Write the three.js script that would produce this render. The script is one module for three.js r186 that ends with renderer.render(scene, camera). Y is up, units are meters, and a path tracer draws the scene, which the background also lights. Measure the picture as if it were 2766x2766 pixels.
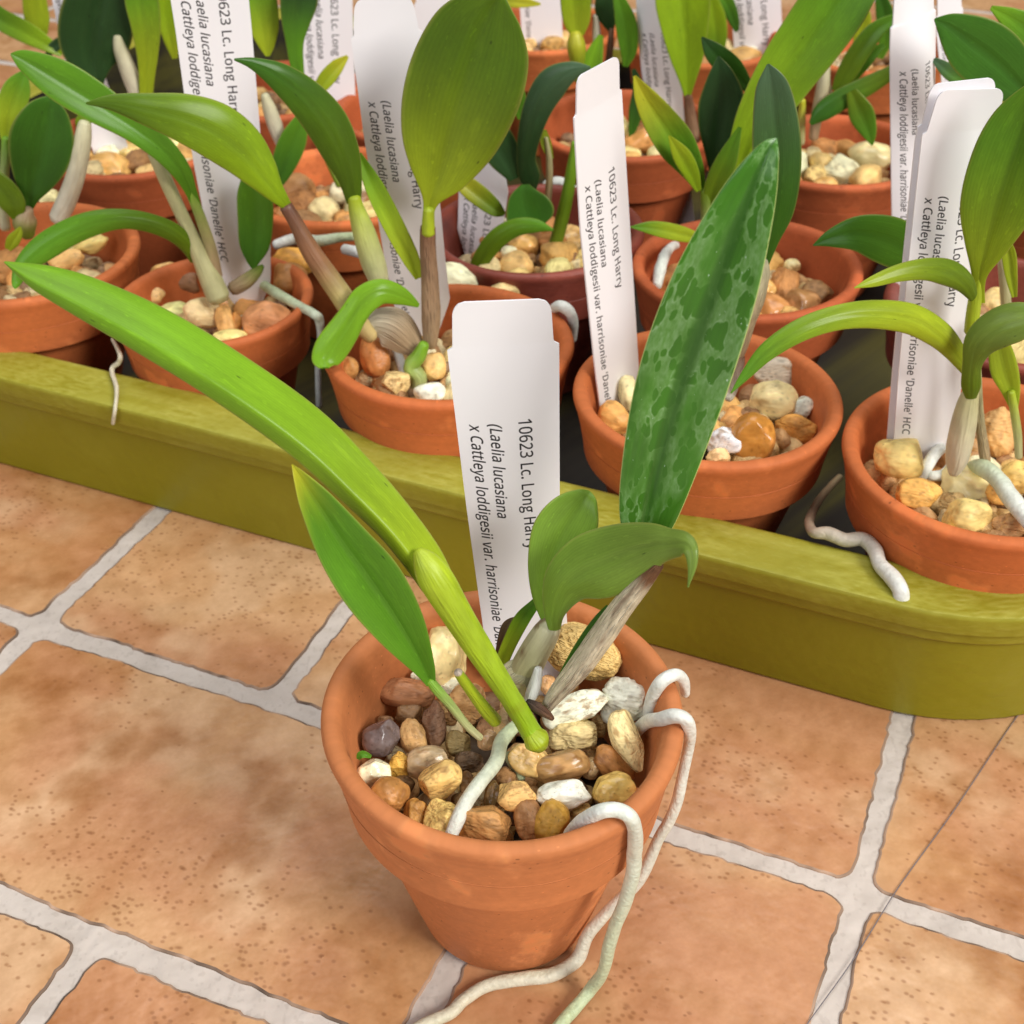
import * as THREE from 'three';
import { mergeGeometries, mergeVertices } from 'three/addons/utils/BufferGeometryUtils.js';
import { RectAreaLightUniformsLib } from 'three/addons/lights/RectAreaLightUniformsLib.js';

// ------------------------------------------------------------------ camera, light, exposure
const CAM={"pos":[0.002,0.22006,0.1589],"fwd":[0.0,-0.608704,-0.793398],"up":[0.011777,0.793343,-0.608661],"fov":43.379,"psi":0.41255};
const MM = 0.001;
const scene = new THREE.Scene();
const camera = new THREE.PerspectiveCamera(CAM.fov, 1, 0.01, 10);
camera.position.set(...CAM.pos);
camera.up.set(...CAM.up);
camera.lookAt(CAM.pos[0] + CAM.fwd[0], CAM.pos[1] + CAM.fwd[1], CAM.pos[2] + CAM.fwd[2]);
camera.focus = 0.228;
camera.userData.fStop = 42;
const renderer = new THREE.WebGLRenderer({ antialias: true });
renderer.toneMapping = THREE.LinearToneMapping;
renderer.toneMappingExposure = 1.17;
renderer.shadowMap.enabled = true;
RectAreaLightUniformsLib.init();
scene.background = new THREE.Color(0x000000);
function panel(w, h, intensity, color, from, to) {            // broad soft area light: skylight, window or added fill
  const l = new THREE.RectAreaLight(color, intensity, w, h);
  l.position.set(...from); l.lookAt(...to); scene.add(l); return l;
}
panel(2.4, 2.4, 3.0, 0xffffff, [0.2, 3.0, -0.6], [0, 0, -0.1]);        // overhead skylight
panel(1.05, 1.0, 20.5, 0xfffdf8, [1.75, 1.75, 1.45], [0, 0.03, -0.08]);   // bright window to the right
panel(2.0, 1.6, 3.2, 0xf5f7ff, [-1.5, 1.6, 1.9], [0, 0.03, -0.1]);      // added fill from behind the viewer, brightens faces turned this way
// ------------------------------------------------------------------ helpers
let seed = 12345;
const rnd = () => { seed = (seed * 1664525 + 1013904223) >>> 0; return seed / 4294967296; };
const mix = (a, b, t) => a + (b - a) * t, clamp = (x, a = 0, b = 1) => Math.min(b, Math.max(a, x));
const smooth = (a, b, x) => { const t = clamp((x - a) / (b - a)); return t * t * (3 - 2 * t); };
function hash(x, y, z) { let h = (x * 374761393 + y * 668265263 + z * 2147483647 + 974711) | 0; h = Math.imul(h ^ (h >>> 13), 1274126177); h ^= h >>> 16; return (h >>> 0) / 4294967296; }
function vnoise(x, y, z = 0) {
  const X = Math.floor(x), Y = Math.floor(y), Z = Math.floor(z); let u = x - X, v = y - Y, w = z - Z;
  u = u * u * (3 - 2 * u); v = v * v * (3 - 2 * v); w = w * w * (3 - 2 * w);
  const g = (i, j, k) => hash(X + i, Y + j, Z + k);
  return mix(mix(mix(g(0, 0, 0), g(1, 0, 0), u), mix(g(0, 1, 0), g(1, 1, 0), u), v), mix(mix(g(0, 0, 1), g(1, 0, 1), u), mix(g(0, 1, 1), g(1, 1, 1), u), v), w);
}
function fbm(x, y, z = 0, o = 4) { let s = 0, a = .5, n = 0; for (let i = 0; i < o; i++) { s += a * vnoise(x, y, z); n += a; a *= .5; x = x * 2.03 + 7.1; y = y * 2.03 + 3.3; z = z * 2.03 + 1.7; } return s / n; }
function worley(x, y) {                                        // nearest two distances
  const X = Math.floor(x), Y = Math.floor(y); let a = 9, b = 9, id = 0;
  for (let i = -1; i < 2; i++) for (let j = -1; j < 2; j++) {
    const px = X + i + hash(X + i, Y + j, 5), py = Y + j + hash(X + i, Y + j, 9), d = Math.hypot(px - x, py - y);
    if (d < a) { b = a; a = d; id = hash(X + i, Y + j, 21); } else if (d < b) b = d;
  }
  return [a, b, id];
}
const toS = c => c <= .0031308 ? c * 12.92 : 1.055 * Math.pow(c, 1 / 2.4) - .055;
function tex(w, h, fn, srgb = true) {                          // fn(x, y in 0..1) -> [r,g,b] (sRGB 0..1) or a number
  const d = new Uint8Array(w * h * 4);
  for (let j = 0; j < h; j++) for (let i = 0; i < w; i++) {
    let c = fn((i + .5) / w, (j + .5) / h); if (typeof c === 'number') c = [c, c, c];
    const k = (j * w + i) * 4; d[k] = clamp(c[0]) * 255; d[k + 1] = clamp(c[1]) * 255; d[k + 2] = clamp(c[2]) * 255; d[k + 3] = 255;
  }
  const t = new THREE.DataTexture(d, w, h); t.magFilter = THREE.LinearFilter; t.minFilter = THREE.LinearMipmapLinearFilter; t.generateMipmaps = true;
  t.wrapS = t.wrapT = THREE.MirroredRepeatWrapping; if (srgb) t.colorSpace = THREE.SRGBColorSpace; t.needsUpdate = true; return t;
}
const names = new Map();
function numbered(n) { const k = names.get(n) || 0; names.set(n, k + 1); return k ? `${n}_${String(k).padStart(3, '0')}` : n; }
function shadows(o) { o.traverse(m => { if (m.isMesh) { m.castShadow = true; m.receiveShadow = true; } }); return o; }
function tag(o, label, category, group, kind) { o.userData.label = label; if (category) o.userData.category = category; if (group) o.userData.group = group; if (kind) o.userData.kind = kind; return o; }
function top(o, name) { o.name = numbered(name); scene.add(o); return o; }
function part(parent, name, geo, mat) { const m = new THREE.Mesh(geo, mat); m.name = name; parent.add(m); return m; }
function meshOf(pos, uv, idx, col) {
  const g = new THREE.BufferGeometry();
  g.setAttribute('position', new THREE.Float32BufferAttribute(pos, 3)); if (uv) g.setAttribute('uv', new THREE.Float32BufferAttribute(uv, 2));
  if (col) g.setAttribute('color', new THREE.Float32BufferAttribute(col, 3)); g.setIndex(idx); g.computeVertexNormals(); return g;
}
function cr(P, t) {                                            // Catmull-Rom through rows of numbers, t in 0..1
  const n = P.length - 1, x = clamp(t) * n, i = Math.min(n - 1, Math.floor(x)), f = x - i;
  const a = P[Math.max(0, i - 1)], b = P[i], c = P[i + 1], d = P[Math.min(n, i + 2)];
  return b.map((_, k) => .5 * (2 * b[k] + (c[k] - a[k]) * f + (2 * a[k] - 5 * b[k] + 4 * c[k] - d[k]) * f * f + (3 * b[k] - a[k] - 3 * c[k] + d[k]) * f * f * f));
}
const sub = (a, b) => [a[0] - b[0], a[1] - b[1], a[2] - b[2]], cross = (a, b) => [a[1] * b[2] - a[2] * b[1], a[2] * b[0] - a[0] * b[2], a[0] * b[1] - a[1] * b[0]];
const norm = a => { const l = Math.hypot(...a) || 1; return a.map(v => v / l); };
const dot = (a, b) => a[0] * b[0] + a[1] * b[1] + a[2] * b[2];
const camMM = CAM.pos.map(v => v * 1000);
// along / across axes of the floor tiles and the tray
const cs = Math.cos(CAM.psi), sn = Math.sin(CAM.psi);
const W = (al, ac, y = 0) => [al * cs - ac * sn, y, al * sn + ac * cs];

// ------------------------------------------------------------------ the data, in millimetres
const POTS=[{"id":"M","x":0,"z":0,"y":0,"R":1,"hs":1,"tint":0,"label":"small terracotta pot standing alone on the tiles in front of the tray","nm":"the front pot"},{"id":"P1","x":-139.67,"z":-187.19,"y":2.0,"R":1.03,"hs":0.93,"tint":1,"label":"terracotta pot at the left end of the front row in the green tray","nm":"the leftmost front pot"},{"id":"P2","x":-80.29,"z":-161.65,"y":2.0,"R":0.87,"hs":0.88,"tint":2,"label":"smaller terracotta pot second from left in the front row of the tray","nm":"the second pot of the front row"},{"id":"P3","x":-14.26,"z":-133.77,"y":2.0,"R":1.02,"hs":0.91,"tint":3,"label":"terracotta pot in the front row of the tray straight behind the large white name tag","nm":"the pot behind the large tag"},{"id":"P4","x":49.95,"z":-107.34,"y":2.0,"R":1.02,"hs":0.91,"tint":1,"label":"terracotta pot in the front row of the tray behind the spotted upright leaf","nm":"the pot behind the spotted leaf"},{"id":"P5","x":110.44,"z":-79.92,"y":2.0,"R":1.03,"hs":0.91,"tint":3,"label":"terracotta pot in the right front corner of the green tray","nm":"the corner pot"},{"id":"Q1","x":-127.98,"z":-274.7,"y":2.0,"R":1.02,"hs":0.91,"tint":4,"label":"terracotta pot in the second row behind the leftmost pot of the tray","nm":"the pot behind the leftmost one"},{"id":"Q2","x":-52.39,"z":-234.94,"y":2.0,"R":1.02,"hs":0.91,"tint":3,"label":"terracotta pot in the second row of the tray behind the brown-stemmed plant","nm":"the second-row pot behind the brown stem"},{"id":"Q3","x":10.03,"z":-200.51,"y":2.0,"R":1.02,"hs":0.91,"tint":5,"label":"dark maroon pot in the second row of the tray behind the big oval leaf","nm":"the dark maroon pot"},{"id":"Q4","x":69.9,"z":-174.81,"y":2.0,"R":1.02,"hs":0.91,"tint":4,"label":"terracotta pot in the second row of the tray, right behind the spotted upright leaf","nm":"the second-row pot right of the narrow tilted tag"},{"id":"Q5","x":136.01,"z":-147.21,"y":2.0,"R":1.02,"hs":0.91,"tint":5,"label":"dark reddish pot behind the doubled white tags at the right of the tray","nm":"the pot behind the two stuck tags"},{"id":"S1","x":-85.3,"z":-324.6,"y":2.0,"R":1.02,"hs":0.91,"tint":4,"label":"terracotta pot in the third row at the left, mostly hidden by tags","nm":"the third-row pot at the left"},{"id":"S2","x":-28.16,"z":-300.51,"y":2.0,"R":1.02,"hs":0.91,"tint":4,"label":"terracotta pot in the third row, hidden behind the big oval leaf","nm":"the third-row pot behind the oval leaf"},{"id":"S3","x":43.66,"z":-285.17,"y":2.0,"R":1.02,"hs":0.91,"tint":4,"label":"terracotta pot in the third row behind the narrow tilted tag","nm":"the third-row pot behind the narrow tilted tag"},{"id":"S4","x":112.13,"z":-258.75,"y":2.0,"R":1.02,"hs":0.91,"tint":4,"label":"terracotta pot with brown gravel in the third row, left of the curled tag","nm":"the third-row pot left of the curled tag"},{"id":"S5","x":173.99,"z":-230.45,"y":2.0,"R":1.02,"hs":0.91,"tint":4,"label":"terracotta pot at the right edge in the third row of the tray","nm":"the third-row pot at the right edge"},{"id":"T2","x":16.45,"z":-395.05,"y":2.0,"R":1.02,"hs":0.91,"tint":3,"label":"farthest terracotta pot near the top centre, hidden among leaves and tags","nm":"the farthest pot at the top centre"},{"id":"T3","x":83.32,"z":-377.07,"y":2.0,"R":1.02,"hs":0.91,"tint":3,"label":"farthest terracotta pot near the top, behind the broad bright upright leaf","nm":"the farthest pot behind the bright upright leaf"},{"id":"T4","x":148.09,"z":-365.89,"y":2.0,"R":1.02,"hs":0.91,"tint":3,"label":"farthest terracotta pot near the top right, left of the curled tag","nm":"the farthest pot at the top right"}];
const PLANTS=[
{"id":"M","label":"orchid seedling with a spotted upright leaf and a long left-reaching leaf in the front pot","base":[0,0,0],"parts":[{"t":"tube","n":"pseudobulb","p":[[5.55,54.55,7.0,1.91],[4.65,55.74,6.38,1.82],[3.31,58.5,5.75,1.81],[0.23,65.05,5.12,1.87],[-3.84,73.56,4.5,2.27],[-7.88,82.38,3.88,2.64],[-10.23,87.47,3.25,2.77],[-11.63,90.25,2.62,2.17],[-12.74,91.92,2.0,1.0]],"c":[[0.342,0.552,0.01],[0.434,0.552,0.016]],"node":1},{"t":"tube","n":"bud","p":[[5.09,55.52,7.4,1.81],[5.72,54.56,7.5,2.27],[6.18,53.73,7.6,1.91]],"c":[[0.434,0.552,0.016],[0.434,0.552,0.016]]},{"t":"leaf","n":"leaf","p":[[-8.22,85.26,5.6,-0.84,-0.38,0.39,2.18],[-9.92,86.74,3.44,-0.85,-0.36,0.38,2.78],[-12.05,89.79,1.28,-0.83,-0.39,0.4,3.2],[-16.05,95.22,-0.88,-0.77,-0.46,0.45,3.42],[-21.58,101.48,-3.04,-0.71,-0.51,0.48,3.88],[-29.59,110.08,-5.2,-0.64,-0.58,0.51,4.22],[-41.55,119.6,-7.36,-0.56,-0.64,0.53,4.13],[-52.16,126.29,-9.52,-0.49,-0.68,0.54,3.93],[-62.06,131.05,-11.68,-0.44,-0.72,0.54,3.12],[-68.13,132.79,-13.84,-0.4,-0.74,0.54,2.11],[-72.99,133.84,-16.0,-0.4,-0.74,0.54,0.16]],"c":[[0.434,0.552,0.016],[0.223,0.468,0.013]],"cup":-0.85,"big":1,"v0":0.46,"pw":1.06},{"t":"leaf","n":"leaf","p":[[-12.11,65.13,4.0,-0.91,-0.25,0.33,0.8],[-13.41,69.58,3.71,-0.88,-0.3,0.38,1.94],[-17.0,78.67,3.43,-0.84,-0.34,0.42,4.05],[-21.14,87.77,3.14,-0.82,-0.37,0.44,5.04],[-24.85,95.35,2.86,-0.83,-0.36,0.43,4.28],[-28.04,103.0,2.57,-0.85,-0.33,0.41,2.65],[-29.73,106.99,2.29,-0.85,-0.33,0.41,1.19],[-30.72,109.14,2.0,-0.85,-0.33,0.41,0.08]],"c":[[0.127,0.332,0.012],[0.604,0.591,0.025]],"cup":0.7,"big":1,"tipc":1,"pw":1.05},{"t":"tube","n":"stem","p":[[-3.96,53.62,6.0,0.64],[-6.27,56.3,5.5,0.73],[-8.85,60.76,5.0,0.81],[-10.98,63.85,4.5,0.9],[-12.17,65.63,4.0,0.8]],"c":[[0.604,0.578,0.279],[0.223,0.468,0.013]]},{"t":"tube","n":"shoot","p":[[-1.29,54.61,3.0,1.2],[-3.06,58.07,3.5,1.19],[-5.03,62.48,4.0,0.99],[-6.68,66.54,4.5,0.89],[-7.31,68.53,5.0,0.71]],"c":[[0.434,0.552,0.016],[0.434,0.552,0.016]]},{"t":"tube","n":"pseudobulb","p":[[3.31,53.88,-3.0,2.46],[2.96,57.41,-3.2,2.72],[4.09,60.84,-3.4,2.79],[5.76,64.96,-3.6,2.67],[7.4,68.5,-3.8,2.46],[8.21,70.28,-4.0,2.09]],"c":[[0.604,0.578,0.279],[0.687,0.644,0.392]],"spots":1},{"t":"leaf","n":"leaf","p":[[8.95,71.38,-2.0,-1.0,-0.01,-0.03,1.08],[8.85,76.54,-0.55,-0.97,0.15,-0.18,1.94],[10.27,83.35,0.91,-0.81,0.42,-0.41,3.95],[13.35,87.9,2.36,-0.5,0.64,-0.58,5.39],[16.77,91.02,3.82,-0.37,0.7,-0.62,5.48],[20.24,94.09,5.27,-0.33,0.71,-0.62,4.66],[23.23,96.59,6.73,-0.21,0.75,-0.63,3.47],[25.57,98.04,8.18,-0.04,0.77,-0.63,2.39],[27.4,99.19,9.64,0.29,0.77,-0.57,1.9],[28.42,99.13,11.09,0.92,0.37,-0.14,1.18],[28.62,97.28,12.55,0.99,0.02,0.16,0.71],[28.04,94.39,14.0,0.97,-0.08,0.24,0.08]],"c":[[0.27,0.468,0.045],[0.209,0.314,0.042]],"cup":-0.2,"big":1,"thick":1.4},{"t":"leaf","n":"leaf","p":[[7.97,69.86,-5.0,-1.0,-0.06,0.02,0.82],[7.59,76.29,-5.67,-1.0,0.03,-0.06,2.42],[8.45,82.49,-6.33,-0.96,0.2,-0.2,3.89],[10.34,88.03,-7.0,-0.89,0.33,-0.31,5.06],[12.55,92.22,-7.67,-0.84,0.4,-0.36,4.32],[14.08,94.61,-8.33,-0.83,0.42,-0.37,2.24],[14.7,95.29,-9.0,-0.84,0.41,-0.37,0.26]],"c":[[0.27,0.468,0.045],[0.27,0.468,0.045]],"cup":0.25,"big":1},{"t":"leaf","n":"leaf","p":[[23.45,85.75,0.0,-0.99,-0.15,-0.01,0.77],[22.77,90.22,-0.75,-0.99,-0.01,-0.12,2.37],[23.47,97.1,-1.5,-0.97,0.12,-0.22,4.58],[25.42,109.64,-2.25,-0.96,0.15,-0.24,6.02],[27.86,122.38,-3.0,-0.95,0.19,-0.27,6.65],[31.06,135.66,-3.75,-0.93,0.22,-0.28,6.02],[34.29,147.3,-4.5,-0.92,0.25,-0.29,3.94],[36.37,153.51,-5.25,-0.9,0.31,-0.31,1.76],[37.56,155.31,-6.0,-0.84,0.41,-0.34,0.14]],"c":[[0.054,0.188,0.009],[0.054,0.188,0.009]],"cup":0.28,"big":1,"spotted":1,"pw":1.1},{"t":"tube","n":"pseudobulb","p":[[7.68,56.85,2.0,1.11],[9.44,61.48,3.0,1.54],[12.69,67.96,4.0,1.95],[15.95,75.38,5.0,2.08],[19.02,82.94,6.0,1.85],[21.83,88.87,7.0,1.48],[24.25,93.75,8.0,0.89]],"c":[[0.855,0.745,0.515],[0.855,0.745,0.515]],"stripe":1},{"t":"leaf","n":"green_stripe","p":[[8.36,59.13,3.2,-0.88,0.31,-0.36,0.55],[10.64,65.41,3.15,-0.87,0.32,-0.37,1.08],[13.18,71.96,3.1,-0.86,0.34,-0.39,1.14],[15.64,77.81,3.05,-0.84,0.36,-0.41,0.78],[17.25,81.21,3.0,-0.82,0.38,-0.42,0.17]],"c":[[0.054,0.188,0.009],[0.054,0.188,0.009]],"cup":0.1},{"t":"leaf","n":"leaf","p":[[-0.59,58.37,-6.0,-0.92,0.28,-0.26,1.13],[1.36,64.55,-6.25,-0.9,0.31,-0.29,1.3],[3.53,69.79,-6.5,-0.84,0.4,-0.37,1.38],[5.64,72.96,-6.75,-0.78,0.46,-0.42,0.91],[6.91,75.13,-7.0,-0.81,0.43,-0.4,0.36]],"c":[[0.434,0.552,0.016],[0.127,0.332,0.012]],"cup":0.3},{"t":"leaf","n":"dry_sheath","p":[[-0.8,57.69,-9.0,-0.98,0.16,-0.14,0.67],[0.04,62.88,-9.0,-0.95,0.22,-0.2,0.85],[1.21,66.3,-9.0,-0.7,0.53,-0.48,0.93],[3.55,67.52,-9.0,-0.28,0.71,-0.65,0.56],[4.95,67.75,-9.0,-0.12,0.73,-0.67,0.19]],"c":[[0.238,0.107,0.051],[0.515,0.352,0.195]],"cup":0.3},{"t":"tube","n":"root","p":[[6.23,64.14,0.0,0.73],[5.68,61.24,0.67,1.1],[4.93,59.08,1.33,1.1],[4.19,57.96,2.0,0.55]],"c":[[0.93,0.93,0.871],[0.93,0.93,0.871]]},{"t":"tube","n":"rhizome","p":[[4.34,60.28,4.0,0.54],[5.78,59.31,4.33,0.91],[7.42,58.07,4.67,0.82],[8.51,57.1,5.0,0.46]],"c":[[0.061,0.037,0.025],[0.238,0.107,0.051]],"rough":1},{"t":"leaf","n":"dry_sheath","p":[[1.62,55.96,-1.0,-0.99,-0.1,0.1,1.49],[1.28,59.38,-1.0,-0.95,0.23,-0.23,2.59],[2.95,61.42,-1.0,-0.45,0.63,-0.63,3.04],[4.79,61.9,-1.0,-0.18,0.7,-0.69,0.92]],"c":[[0.515,0.352,0.195],[0.687,0.644,0.392]],"cup":-0.5},{"t":"leaf","n":"leaf_scrap","p":[[-24.38,55.31,12.0,-0.84,0.43,-0.33,0.27],[-23.85,56.35,12.0,-0.48,0.63,-0.61,0.62],[-23.05,56.33,12.0,0.21,0.63,-0.74,0.53],[-22.2,55.79,12.0,0.37,0.59,-0.72,0.27]],"c":[[0.127,0.332,0.012],[0.127,0.332,0.012]],"cup":0.5},{"t":"tube","n":"root","p":[[3.39,46.0,-4.78,1.07],[1.44,46.5,-2.51,1.25],[-0.48,46.5,0.54,1.29],[-1.33,46.44,4.97,1.36],[-3.98,47.0,10.01,1.33],[-6.21,46.62,13.64,1.27],[-7.78,46.0,17.22,1.26],[-9.09,44.5,20.23,1.07]],"c":[[0.631,0.73,0.434],[0.93,0.93,0.871]],"root":1},{"t":"tube","n":"root","p":[[0.71,42.0,-0.33,0.87],[2.04,42.02,2.36,0.96],[3.15,42.0,4.84,0.85]],"c":[[0.631,0.73,0.434],[0.631,0.73,0.434]],"root":1},{"t":"tube","n":"root","p":[[26.44,46.0,-5.2,1.17],[26.8,52.25,-4.47,1.19],[28.13,57.1,-3.61,1.22],[30.83,57.2,-5.19,1.13],[32.6,54.43,-6.48,1.05],[33.34,50.0,-7.64,0.87]],"c":[[0.93,0.93,0.871],[0.93,0.93,0.871]],"root":1},{"t":"tube","n":"root","p":[[23.56,43.0,-3.84,1.07],[25.76,47.5,-2.75,1.25],[27.25,54.0,2.5,1.3],[29.49,57.2,4.69,1.28],[31.36,56.9,5.3,1.23],[32.56,53.0,4.52,1.15],[32.75,48.0,3.68,1.03],[31.93,42.56,5.27,0.99],[31.26,37.68,6.72,1.05],[29.98,33.52,7.87,1.06],[28.11,29.44,8.89,1.06],[24.87,20.75,11.2,1.13],[20.12,14.36,12.35,1.14],[15.66,7.47,13.76,1.21],[13.99,2.6,15.08,1.42],[11.91,1.6,16.68,1.42],[8.21,1.4,18.54,1.36],[3.57,1.5,19.22,1.31],[-3.35,1.4,20.41,1.25],[-7.89,1.4,23.32,1.19],[-10.48,1.3,26.03,1.18],[-14.91,1.3,28.1,1.17],[-18.12,1.2,30.0,0.97]],"c":[[0.93,0.93,0.871],[0.807,0.73,0.552]],"root":1},{"t":"tube","n":"root","p":[[10.81,47.0,21.51,0.97],[12.86,53.0,23.65,1.2],[15.71,57.3,25.27,1.27],[18.16,57.4,25.28,1.31],[20.18,56.5,25.85,1.27],[21.39,52.0,25.11,1.24],[21.75,44.0,23.34,1.24],[21.68,38.05,23.36,1.26],[20.82,31.18,23.29,1.24],[19.4,23.29,23.11,1.17],[18.43,16.63,23.02,1.19],[17.73,9.29,22.97,1.17],[15.7,3.0,22.55,1.19],[12.94,1.5,25.06,1.18],[10.06,1.4,28.17,1.17],[8.04,1.3,30.6,1.06]],"c":[[0.93,0.93,0.871],[0.631,0.73,0.434]],"root":1},{"t":"tube","n":"root","p":[[28.54,42.0,-6.27,0.89],[30.0,41.32,-4.76,0.88],[27.94,41.0,-3.51,0.78]],"c":[[0.93,0.93,0.871],[0.93,0.93,0.871]],"root":1}]},
{"id":"P1","label":"orchid with a broad dark leaf and pale stem in the leftmost front pot","base":[-139.67,2.0,-187.19],"parts":[{"t":"leaf","n":"leaf","p":[[-122.09,97.85,-189.19,0.9,-0.4,-0.18,0.43],[-123.45,94.61,-188.86,0.9,-0.4,-0.18,5.22],[-126.39,87.77,-188.53,0.9,-0.38,-0.19,8.36],[-129.03,81.07,-188.19,0.9,-0.39,-0.19,8.0],[-132.02,74.23,-187.86,0.9,-0.39,-0.18,5.39],[-133.99,69.31,-187.53,0.91,-0.35,-0.21,2.42],[-134.92,66.25,-187.19,0.92,-0.31,-0.23,1.06]],"c":[[0.054,0.188,0.009],[0.054,0.188,0.009]],"cup":0.2},{"t":"leaf","n":"leaf","p":[[-132.73,100.04,-203.19,0.82,-0.56,-0.12,0.59],[-135.39,95.82,-201.69,0.84,-0.53,-0.14,3.57],[-138.37,90.35,-200.19,0.88,-0.44,-0.18,3.6],[-140.34,84.79,-198.69,0.91,-0.34,-0.23,2.11],[-140.78,81.81,-197.19,0.93,-0.27,-0.27,1.36]],"c":[[0.127,0.332,0.012],[0.434,0.552,0.016]],"cup":0.2},{"t":"leaf","n":"leaf","p":[[-142.2,77.89,-183.19,0.73,0.46,-0.5,2.65],[-139.25,73.18,-183.19,0.78,0.39,-0.49,3.57],[-137.67,68.73,-183.19,0.9,0.13,-0.42,3.29],[-138.01,64.88,-183.19,0.93,-0.08,-0.35,1.21]],"c":[[0.162,0.27,0.005],[0.162,0.27,0.005]],"cup":0.2},{"t":"tube","n":"pseudobulb","p":[[-115.3,89.33,-191.19,1.77],[-116.52,85.18,-190.19,2.37],[-119.25,77.44,-189.19,2.54],[-123.25,69.53,-188.19,2.72],[-127.49,62.91,-187.19,2.59]],"c":[[0.687,0.644,0.392],[0.807,0.73,0.552]]},{"t":"leaf","n":"leaf","p":[[-117.06,86.63,-191.19,-0.91,0.39,0.16,0.59],[-115.89,89.34,-191.19,-0.86,0.5,0.1,2.06],[-114.04,91.86,-191.19,-0.84,0.54,0.08,1.46],[-112.84,94.08,-191.19,-0.87,0.47,0.12,0.29]],"c":[[0.434,0.552,0.016],[0.127,0.332,0.012]],"cup":0.15},{"t":"tube","n":"pseudobulb","p":[[-136.67,59.03,-185.19,2.14],[-136.73,61.99,-185.19,3.34],[-135.95,64.58,-185.19,3.03],[-134.44,66.5,-185.19,1.36]],"c":[[0.162,0.27,0.005],[0.515,0.352,0.195]]},{"t":"leaf","n":"leaf","p":[[-140.92,57.34,-179.19,-0.78,0.63,0.03,0.91],[-138.96,59.78,-179.19,-0.77,0.64,0.02,1.81],[-136.87,62.19,-179.19,-0.81,0.59,0.06,1.35],[-135.8,64.12,-179.19,-0.87,0.48,0.13,0.3]],"c":[[0.434,0.552,0.016],[0.434,0.552,0.016]],"cup":0.15},{"t":"tube","n":"stem","p":[[-145.94,57.38,-193.19,1.56],[-145.05,65.06,-194.53,1.39],[-141.78,77.33,-195.86,1.36],[-140.54,82.74,-197.19,1.36]],"c":[[0.687,0.644,0.392],[0.223,0.468,0.013]]}]},
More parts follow.
